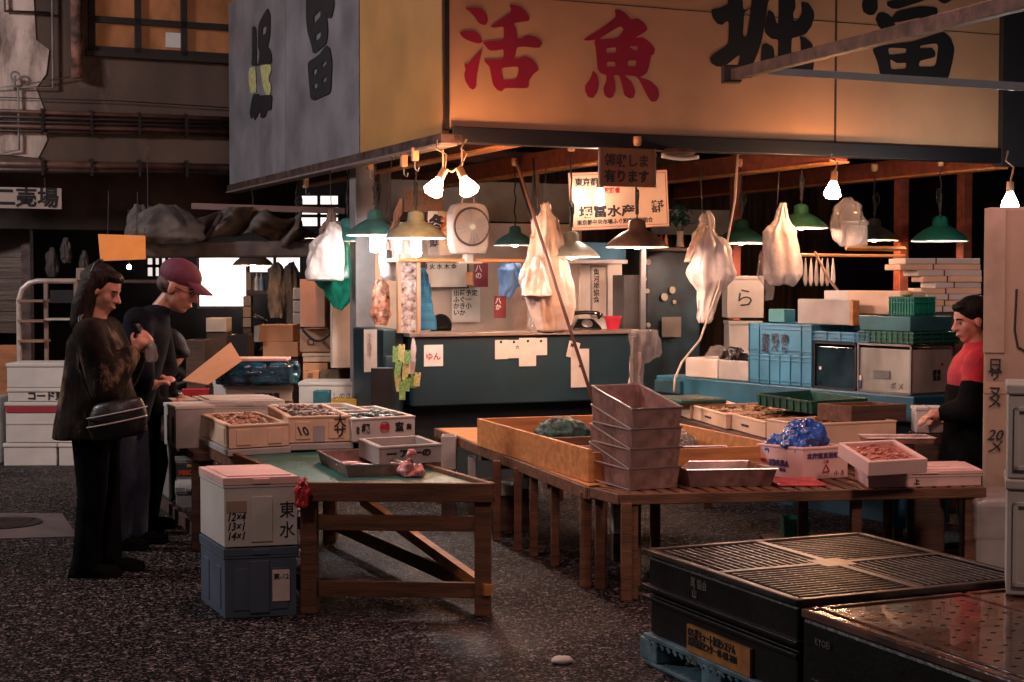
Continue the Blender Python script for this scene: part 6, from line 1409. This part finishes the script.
def face_bits(T, R, body):
    m = MB(); m.T = R
    m.bm.free()
    for y in (-1, 1):
        m = MB(); m.T = R; m.ell((.078, .032 * y, .0), (.007, .012, .005)); m.obj('eye', M('eye', (.05, .03, .025), .25, bump=0), body, smooth=True)
        m = MB(); m.T = R; m.tube([(.088, .014 * y, .02), (.086, .034 * y, .026), (.072, .052 * y, .02)], .0035, 6); m.obj('eyebrow', hairb, body, smooth=True)
    m = MB(); m.T = R; m.ell((.093, 0, -.0625), (.006, .021, .006)); m.obj('lips', M('lips', (.42, .12, .10), .45, bump=0), body, smooth=True)
def hand(m, w, d, up, s=1., curl=.6, side=1):
    """w wrist, d direction of the palm, up back-of-hand normal"""
    w, d, up = Vector(w), Vector(d).normalized(), Vector(up).normalized(); sd = d.cross(up).normalized() * side
    up = sd.cross(d).normalized() * side
    cap(m, w, w + d * .05 * s, .024 * s, .028 * s); m.ell(w + d * .055 * s, (.034 * s, .034 * s, .03 * s))
    lens = [.068, .078, .072, .056]
    for i in range(4):
        b = w + d * .078 * s + sd * (.030 - .02 * i) * s; a = b; dd = d
        for k in range(3):
            ang = curl * (.6 + .5 * k); q = (dd * math.cos(ang * .7) - up * math.sin(ang * .7)).normalized(); e = a + q * lens[i] * s * (.45, .32, .25)[k]
            cap(m, a, e, .0092 * s, .0086 * s, 10); a = e; dd = q
    a = w + d * .03 * s + sd * .028 * s
    e = a + (sd * .8 + d * .6 - up * .3).normalized() * .035 * s; cap(m, a, e, .012 * s, .0105 * s, 10)
    cap(m, e, e + (d * .9 + sd * .15 - up * .5).normalized() * .032 * s, .0105 * s, .0085 * s, 10)
def person(loc, rz, label, J, skinm=None, woman=False, group=None):
    """J: joints. local x faces forward, y to the left, z up"""
    T = thing('person', label, 'person', loc, rz)
    m = MB(); V3 = Vector
    k = .93 if woman else 1.
    pel, chest, neck, hd = V3(J['pelvis']), V3(J['chest']), V3(J['neck']), V3(J['head'])
    loft(m, [(pel + V3((0, 0, -.09)), .07, .10), (pel, .105 * k, .155), (pel.lerp(chest, .45), .09 * k, .125), (chest, .115 * k, .155 * k), (chest.lerp(neck, .7), .075, .13 * k), (neck, .045, .05)])
    cap(m, neck - (neck - chest) * .2, neck.lerp(hd, .6), .056 * k, .05 * k)
    R = head(m, hd, J.get('yaw', 0), J.get('pitch', 0), J.get('hs', 1.))
    for s in ('l', 'r'):
        y = 1 if s == 'l' else -1
        sh, el, wr = V3(J['sh_' + s]), V3(J['el_' + s]), V3(J['wr_' + s])
        cap(m, chest.lerp(neck, .55) + V3((0, .05 * y, 0)), sh, .06, .052 * k); chain(m, [sh, sh.lerp(el, .5), el, el.lerp(wr, .35), wr], [.05 * k, .044 * k, .036 * k, .038 * k, .025 * k])
        hand(m, wr, V3(J.get('hd_' + s, wr - el)), V3(J.get('hu_' + s, (0, 0, 1))), .95 if woman else 1.02, J.get('curl', .7), y * J.get('thumb', 1))
        hp, kn, an = V3(J['hip_' + s]), V3(J['kn_' + s]), V3(J['an_' + s])
        cap(m, pel, hp, .09, .085); chain(m, [hp, hp.lerp(kn, .5), kn, kn.lerp(an, .35), an], [.085, .07, .052, .054, .036])
        cap(m, an + V3((-.03, 0, -.03)), an + V3((.14, 0, -.055)), .034, .026)
    body = m.obj('body', skinm or skin, T, smooth=True); fuse(body, .0065, 6)
    face_bits(T, R, body)
    return T, R, body
def cloth(T, name, mat, fn, v=.012, sm=5):
    m = MB(); fn(m); o = m.obj(name, mat, T, smooth=True); return fuse(o, v, sm)
def shoes(T, J, mat):
    for s in ('l', 'r'):
        a = Vector(J['an_' + s]); m = MB(); m.ell(a + Vector((.05, 0, -.045)), (.14, .05, .035)); m.ell(a + Vector((-.02, 0, -.02)), (.055, .045, .05)); m.box(a.x - .08, a.y - .045, .0, a.x + .18, a.y + .045, .018)
        fuse(m.obj('shoe', mat, T, smooth=True), .008, 3)
def trousers(J, sc=1.25):
    def f(m):
        V3 = Vector; pel = V3(J['pelvis'])
        for s in ('l', 'r'):
            hp, kn, an = V3(J['hip_' + s]), V3(J['kn_' + s]), V3(J['an_' + s])
            chain(m, [pel, hp, hp.lerp(kn, .5), kn, kn.lerp(an, .5), an + V3((0, 0, -.01))], [.11, .105, .09 * sc / 1.25, .075, .07, .068])
        loft(m, [(pel + V3((0, 0, -.1)), .1, .15), (pel, .125, .17), (pel + (V3(J['chest']) - pel) * .25, .115, .155)])
    return f
coat_w = M('coat_olive', (.02, .015, .012), .9, var=.45, scale=9, bump=.7, bscale=22, dirt=(.30, .20, .13), dth=.53, stretch=(1, 1, .5), spec=.1)  # brown patches: cloth pattern plus lit sleeve folds put into the colour
blackc = M('cloth_black', (.005, .005, .006), .95, var=.3, scale=8, bump=.2, spec=.06)
# ---- woman with long hair
WY = 7.9; wp = Vector((P(100, 575, WY).x, WY, 0)); k = WY / FL
def W(px, py, y=0.): return ((px - 100) * k, y, 1.5 - (py - 280) * k)
Jw = dict(pelvis=W(98, 410), chest=W(97, 352), neck=W(99, 320), head=W(105, 290), yaw=-.12, pitch=.38, hs=.98,
          sh_l=W(102, 332, .17), sh_r=W(100, 332, -.17), el_l=W(116, 372, .19), el_r=W(118, 382, -.20), wr_l=W(140, 352, .05), wr_r=W(139, 350, -.07),
          hd_l=(.6, -.25, .75), hd_r=(.6, .35, .75), hu_l=(.3, 1, 0), hu_r=(.3, -1, 0), curl=1.0,
          hip_l=W(99, 418, .09), hip_r=W(97, 418, -.09), kn_l=W(102, 492, .09), kn_r=W(98, 492, -.09), an_l=(.02, .10, .075), an_r=(-.05, -.09, .075))
Tw, Rw, bw_ = person(wp, 0, 'woman in a long dark olive coat looking down at a phone in her hands', Jw, woman=True)
def coatf(m):
    loft(m, [(W(102, 436), .24, .25), (W(101, 420), .225, .245), (W(99, 390), .18, .21), (W(98, 360), .15, .195), (W(98, 342), .14, .2), (W(99, 330), .10, .17), (W(100, 322), .065, .08)])
    V3 = Vector
    for s, y in (('l', 1), ('r', -1)):
        sh, el, wr = V3(Jw['sh_' + s]), V3(Jw['el_' + s]), V3(Jw['wr_' + s])
        chain(m, [V3(W(99, 332, .06 * y)), sh, sh.lerp(el, .5), el + V3((0, 0, -.02)), el.lerp(wr, .5), el.lerp(wr, .86)], [.08, .078, .082, .088, .072, .055])
    m.ell(V3(W(122, 392, -.19)), (.06, .05, .10)); m.ell(V3(W(100, 323)), (.07, .085, .03))
cloth(Tw, 'coat', coat_w, coatf, .010, 4)
cloth(Tw, 'trousers', blackc, trousers(Jw), .012); shoes(Tw, Jw, blackc)
def hairf(m):
    T0 = m.T; m.T = Rw
    m.ell((-.03, 0, .042), (.098, .09, .095), 24, 16); m.ell((.035, 0, .085), (.055, .07, .035)); m.T = T0
    for y in (-.06, -.03, 0, .03, .06): chain(m, [W(95, 286, y), W(89, 306, y * 1.2), W(87, 322, y * 1.4), W(87, 332, y * 1.3)], [.05, .056, .05, .02])
    for y in (-.078, .078): chain(m, [W(99, 275, y * .9), W(98, 296, y * 1.05), W(93, 320, y * 1.2)], [.02, .022, .02])
hairw = M('hair_brown', (.016, .008, .006), .55, spec=.2, var=.6, scale=30, bump=.7, stretch=(3, 3, .4), bscale=60)
cloth(Tw, 'hair', hairw, hairf, .008, 3)
m = MB(); m.tube([W(102, 263, .07), W(104, 260, .03), W(104, 260, -.03), W(102, 263, -.07), W(99, 272, -.085)], .006, 6); m.obj('hair_band', black, Tw)
ph_ = thing('phone', 'dark phone held up by the woman in the long coat', 'phone', wp + Vector(W(148, 338, -.01)), -.1); ph_.rotation_euler = (0, -.55, -.1)
MB().box(-.006, -.038, -.06, .006, .038, .085).obj('phone_body', M('phone_black', (.012, .012, .015), .2), ph_, .004); MB().box(-.0075, -.033, -.05, -.006, .033, .075).obj('screen', M('screen', (.02, .02, .025), .08), ph_)
Tb = thing('shoulder_bag', 'black shoulder bag with two pale piping lines on the woman\'s hip', 'bag', wp + Vector(W(132, 415, -.25)), .1)
m = MB(); R_ = []
for i in range(9):
    t = i / 8; R_.append([((.125 + .03 * math.sin(t * PI)) * math.cos(a) * (1 - .12 * t), (.05 + .025 * math.sin(t * PI)) * math.sin(a), -.10 + .20 * t + .02 * math.cos(a)) for a in [j * 2 * PI / 24 for j in range(24)]])
m.rings(R_); m.obj('bag_body', M('leather_black', (.010, .009, .010), .4, bump=.3), Tb, smooth=True, sub=1)
m = MB()
for z in (-.01, .035): m.tube([(.15 * math.cos(a), -.078 * abs(math.sin(a)) - .004, z + .03 * math.cos(a)) for a in [PI * (1.08 + .84 * j / 12) for j in range(13)]], .004, 6)
m.obj('piping', M('piping', (.42, .38, .34), .5), Tb, smooth=True)
m = MB(); m.tube([(-.11, .02, .08), (-.20, .06, .25), (-.2, .14, .50), (-.15, .22, .56)], .012, 6); m.obj('strap', M('leather_black', (0, 0, 0)), Tb, smooth=True)
bagobj(145, 340, 158, 362, 7.85, [(0, .3, .6), (.3, .1, .9), (.8, 0, 1), (1, .2, .8)], plc, 'small clear plastic bag dangling from the woman\'s hands', 101, 5, .12, n=16)
# ---- man with the cap
MY = 8.7; mp = Vector((P(126, 548, MY).x, MY, 0)); k2 = MY / FL
def MM(px, py, y=0.): return ((px - 126) * k2, y, 1.5 - (py - 280) * k2)
Jm = dict(pelvis=MM(124, 412), chest=MM(144, 340), neck=MM(163, 308), head=MM(181, 287), yaw=-.12, pitch=.42, hs=1.15,
          sh_l=MM(150, 322, .19), sh_r=MM(148, 320, -.19), el_l=MM(160, 372, .22), el_r=MM(154, 372, -.22), wr_l=MM(152, 385, .12), wr_r=MM(150, 388, -.08),
          hd_l=(.7, -.5, .4), hd_r=(.7, .5, .4), hip_l=MM(126, 425, .10), hip_r=MM(124, 425, -.10), kn_l=MM(134, 480, .10), kn_r=MM(130, 480, -.10), an_l=(.03, .11, .08), an_r=(-.03, -.10, .08))
Tm, Rm, bm_ = person(mp, 0, 'man in a maroon cap and dark jacket leaning forward behind the woman', Jm)
jack = M('jacket_navy', (.010, .013, .02), .9, var=.3, scale=8, bump=.3, spec=.1)
def jackf(J, lo, V_, wr=.8, rx=1.):
    def f(m):
        V3 = Vector; pel, ch, nk = V3(J['pelvis']), V3(J['chest']), V3(J['neck'])
        loft(m, [(pel.lerp(ch, lo), .15, .19), (pel.lerp(ch, .4), .15, .185), (ch, .15, .20), (ch.lerp(nk, .5), .12, .18), (ch.lerp(nk, .9), .07, .09)])
        for s, y in (('l', 1), ('r', -1)):
            sh, el, w_ = V3(J['sh_' + s]), V3(J['el_' + s]), V3(J['wr_' + s])
            chain(m, [ch.lerp(nk, .4) + V3((0, .06 * y, 0)), sh, sh.lerp(el, .5), el, el.lerp(w_, .5), el.lerp(w_, wr)], [.08, .08, .072, .066, .058, .048])
        m.ell(ch.lerp(nk, .95), (.075, .085, .035))
    return f
cloth(Tm, 'jacket', jack, jackf(Jm, -.1, None), .011)
cloth(Tm, 'jeans', M('denim', (.02, .035, .06), .85, var=.25, scale=12, bump=.3), trousers(Jm), .012); shoes(Tm, Jm, blackc)
def capf(m):
    m.T = Rm; m.ell((-.012, 0, .06), (.108, .088, .078), 24, 16); m.T = Matrix()
capm = M('cap_maroon', (.14, .03, .06), .75, var=.12, scale=20, bump=.2)
c_ = cloth(Tm, 'baseball_cap', capm, capf, .007, 2)
m = MB(); m.T = Rm; V_ = []
for j in range(13):
    a = -1.15 + 2.3 * j / 12; V_.append((math.cos(a), math.sin(a)))
ri = [(.085 * c, .075 * s, .055) for c, s in V_]; ro = [(.085 * c + .088, .070 * s, .030 - .018 * s * s) for c, s in V_]
m.add(ri + ro + [(x, y, z + .005) for x, y, z in ri] + [(x, y, z + .005) for x, y, z in ro], [(i, i + 1, 14 + i, 13 + i) for i in range(12)] + [(26 + i, 39 + i, 40 + i, 27 + i) for i in range(12)] + [(13 + i, 14 + i, 40 + i, 39 + i) for i in range(12)])
m.obj('cap_brim', capm, c_, smooth=True)
m = MB(); m.T = Rm; m.ell((-.05, 0, -.005), (.06, .083, .05)); fuse(m.obj('short_hair', M('hair_grey', (.12, .08, .07), .6, var=.4, scale=40, bump=.5), bm_, smooth=True), .008, 2)
gl_ = MB(); gl_.T = Rm
for y in (-1, 1): gl_.tube([(.088, .034 * y + .020 * math.cos(t * PI / 6), -.002 + .015 * math.sin(t * PI / 6)) for t in range(12)], .0012, 5, closed=True); gl_.tube([(.086, .054 * y, 0), (.0, .08 * y, .004)], .002, 5)
gl_.tube([(.092, -.014, 0), (.092, .014, 0)], .002, 5); gl_.obj('glasses', black, Tm)
# ---- third customer bending down
BY = 9.25; bp_ = Vector((P(143, 520, BY).x, BY, 0)); k3 = BY / FL
def BB(px, py, y=0.): return ((px - 146) * k3, y, 1.5 - (py - 280) * k3)
Jb = dict(pelvis=BB(146, 410), chest=BB(148, 366), neck=BB(157, 352), head=BB(170, 354), yaw=-.1, pitch=.9, hs=1.12,
          sh_l=BB(158, 368, .17), sh_r=BB(156, 368, -.17), el_l=BB(166, 405, .2), el_r=BB(162, 405, -.2), wr_l=BB(178, 402, .1), wr_r=BB(178, 404, -.1),
          hip_l=BB(146, 420, .09), hip_r=BB(144, 420, -.09), kn_l=BB(156, 465, .1), kn_r=BB(152, 465, -.1), an_l=(.0, .11, .08), an_r=(-.03, -.10, .08))
Tq, Rq, bq_ = person(bp_, 0, 'black haired person bending low over the boxes in front of the cap man', Jb)
cloth(Tq, 'jacket', blackc, jackf(Jb, -.2, None), .011)
cloth(Tq, 'trousers', blackc, trousers(Jb), .012); shoes(Tq, Jb, blackc)
def hairs(Rr, back=1.0):
    def f(m):
        m.T = Rr; m.ell((-.022, 0, .045), (.105, .088, .088), 24, 16); m.ell((.045, 0, .085), (.045, .065, .028)); m.ell((-.06, 0, -.02), (.055, .078, .06)); m.T = Matrix()
    return f
cloth(Tq, 'hair', hairb, hairs(Rq), .007, 2)
# ---- stall man in red, facing left
RY = 8.35; rp = Vector((P(972, 540, RY).x, RY, 0)); k4 = RY / FL
def RR(px, py, y=0.): return ((965 - px) * k4, y, 1.5 - (py - 280) * k4)
Jr = dict(pelvis=RR(967, 432), chest=RR(968, 372), neck=RR(968, 345), head=RR(962, 320), yaw=.1, pitch=.22, hs=1.0,
          sh_l=RR(960, 362, .17), sh_r=RR(975, 362, -.17), el_l=RR(950, 405, .22), el_r=RR(972, 400, -.20), wr_l=RR(930, 412, .10), wr_r=RR(948, 418, -.08),
          hd_l=(1, .1, -.15), hd_r=(1, .1, 0), hip_l=RR(966, 440, .09), hip_r=RR(968, 440, -.09), kn_l=RR(964, 495, .1), kn_r=RR(968, 495, -.1), an_l=(.02, .11, .08), an_r=(-.03, -.10, .08))
Tr, Rr_, br_ = person(rp, PI, 'stall man in a red top and dark apron facing left beside the tall cartons', Jr, M('skin_lit', (.52, .25, .18), .5, var=.06))
cloth(Tr, 'red_top', M('cloth_red', (.45, .015, .03), .8, var=.2, scale=10, bump=.4, bscale=30), jackf(Jr, .25, None, .45), .010)
def slv(m):
    V3 = Vector
    for s in ('l', 'r'):
        el, w_ = V3(Jr['el_' + s]), V3(Jr['wr_' + s]); sh = V3(Jr['sh_' + s]); chain(m, [sh.lerp(el, .55), el, el.lerp(w_, .85)], [.078, .076, .055])
cloth(Tr, 'sleeve_covers', blackc, slv, .011)
def aprf(m):
    V3 = Vector; pel, ch = V3(Jr['pelvis']), V3(Jr['chest'])
    loft(m, [(pel + V3((.01, 0, -.32)), .16, .21), (pel + V3((.01, 0, -.1)), .17, .205), (pel, .165, .20), (pel.lerp(ch, .5), .162, .198), (pel.lerp(ch, .8), .16, .19)])
cloth(Tr, 'apron', blackc, aprf, .011)
cloth(Tr, 'trousers', M('denim_dark', (.02, .025, .035), .85), trousers(Jr), .012); shoes(Tr, Jr, blackc)
cloth(Tr, 'hair', hairb, hairs(Rr_), .007, 2)
# white box he holds
hb = thing('foam_box', 'small white foam box under the hands of the man in red', 'box', P(916, 433, 8.42), -.06); w_ = 28 * 8.42 / FL; h_ = 26 * 8.42 / FL
MB().hollow(w_, .14, h_ - .02, .015, .015).obj('box_body', foam, hb, .005); MB().box(-.004, -.004, h_ - .02, w_ + .004, .144, h_).obj('lid', foam, hb, .004); MB().box(w_ * .42, -.006, .0, w_ * .48, .146, h_ + .002).obj('tape', foamg, hb)
q = hb.location; o = MB().box(.05, 0, 0, .22, .15, q.z - .004).obj('support_stand', woodd, None, .006); o.location = (q.x - .06, q.y - .01, 0); tag(o, 'dark stand carrying the small white box by the man in red', 'stand')
a = G(905, 447, zT + .0); T = steel_tray('flat steel tray with a bright rim behind the long pink-lit box', P(868, 444, 8.0), .02, .34, .16, .03, .008)
# ---- person sitting behind the counter
CY = 12.42; cp_ = Vector((P(440, 400, CY).x, CY, 0)); k5 = CY / FL
def CC(px, py, y=0.): return ((px - 440) * k5, y, 1.5 - (py - 280) * k5)
Jc = dict(pelvis=(0, 0, .52), chest=(.05, 0, .82), neck=(.09, 0, .97), head=(.14, 0, 1.09), yaw=0, pitch=.6, hs=1.0,
          sh_l=(.06, .17, .93), sh_r=(.06, -.17, .93), el_l=(.15, .2, .72), el_r=(.15, -.2, .72), wr_l=(.35, .1, .76), wr_r=(.35, -.1, .76),
          hip_l=(.02, .09, .5), hip_r=(.02, -.09, .5), kn_l=(.42, .1, .48), kn_r=(.42, -.1, .48), an_l=(.40, .11, .08), an_r=(.40, -.10, .08))
Tc, Rc, bc_ = person(cp_, -PI / 2 + .1, 'person seated behind the counter, only the dark top of the head showing', Jc)
cloth(Tc, 'jumper', M('jumper', (.05, .06, .08), .8), jackf(Jc, -.1, None), .012)
cloth(Tc, 'trousers', blackc, trousers(Jc), .013); shoes(Tc, Jc, blackc); cloth(Tc, 'hair', hairb, hairs(Rc), .007, 2)
o = MB().box(-.18, -.18, 0, .18, .18, .42).obj('stool', woodd, None, .01); put(o, cp_); tag(o, 'dark stool behind the counter under the seated person', 'stool')
bagobj(420, 268, 437, 330, 12.1, [(0, .0, .35), (.3, .0, .6), (1, .0, 1)], M('quilt_blue', (.03, .22, .38), .6, var=.25, scale=6, bump=.8, bscale=10, stretch=(.2, .2, 3)), 'bright blue quilted jacket hanging at the left of the counter opening', 110, 5, .08, name='quilted_jacket', cat='jacket')
# ================================================================ LIGHT
w = bpy.data.worlds.new('world'); S.world = w; w.use_nodes = True
bg = w.node_tree.nodes['Background']; bg.inputs[0].default_value = (.55, .45, .5, 1); bg.inputs[1].default_value = .08
def area(loc, target, size, power, rgb, sy=None):
    l = bpy.data.lights.new('hall_fill', 'AREA'); l.energy = power; l.color = rgb; l.size = size
    if sy: l.shape = 'RECTANGLE'; l.size_y = sy
    o = bpy.data.objects.new('hall_fill', l); COL.objects.link(o); o.location = loc
    o.rotation_euler = (Vector(target) - Vector(loc)).to_track_quat('-Z', 'Y').to_euler(); return o
def spot(loc, target, deg, power, rgb, r=.35):
    l = bpy.data.lights.new('hall_fill', 'SPOT'); l.energy = power; l.color = rgb; l.spot_size = math.radians(deg); l.spot_blend = .5; l.shadow_soft_size = r
    o = bpy.data.objects.new('hall_fill', l); COL.objects.link(o); o.location = loc
    o.rotation_euler = (Vector(target) - Vector(loc)).to_track_quat('-Z', 'Y').to_euler()
spot((-1.8, 2.6, 4.6), (-1.5, 7.6, .2), 52, 230, (1, .64, .52))          # unseen front fill added high on the left of the aisle
spot((2.8, 2.8, 4.4), (2.6, 6.9, .8), 56, 430, (1, .66, .54))  # unseen fill added for the right foreground
area((2.1, 6.9, 3.2), (2.0, 7.7, .5), .5, 26, (1, .45, .40))  # unseen pink light over the slatted table
area((-.8, 7.1, 3.2), (-.1, 7.7, .5), .45, 38, (1, .50, .44))  # unseen pink light over the front table
area((-8.5, 8.5, 5.2), (-2, 13, 3), 1.0, 430, (.95, .85, .85))  # unseen cool light from the left of the hall
area((-3.9, 15.9, 2.35), (-3.0, 16.8, .7), .4, 40, (1, .8, .7))  # fill added to bring up the motorcycle and back clutter
S.view_settings.view_transform = 'Standard'; S.view_settings.look = 'None'; S.view_settings.exposure = 0; S.view_settings.gamma = 1
S.view_settings.use_curve_mapping = False
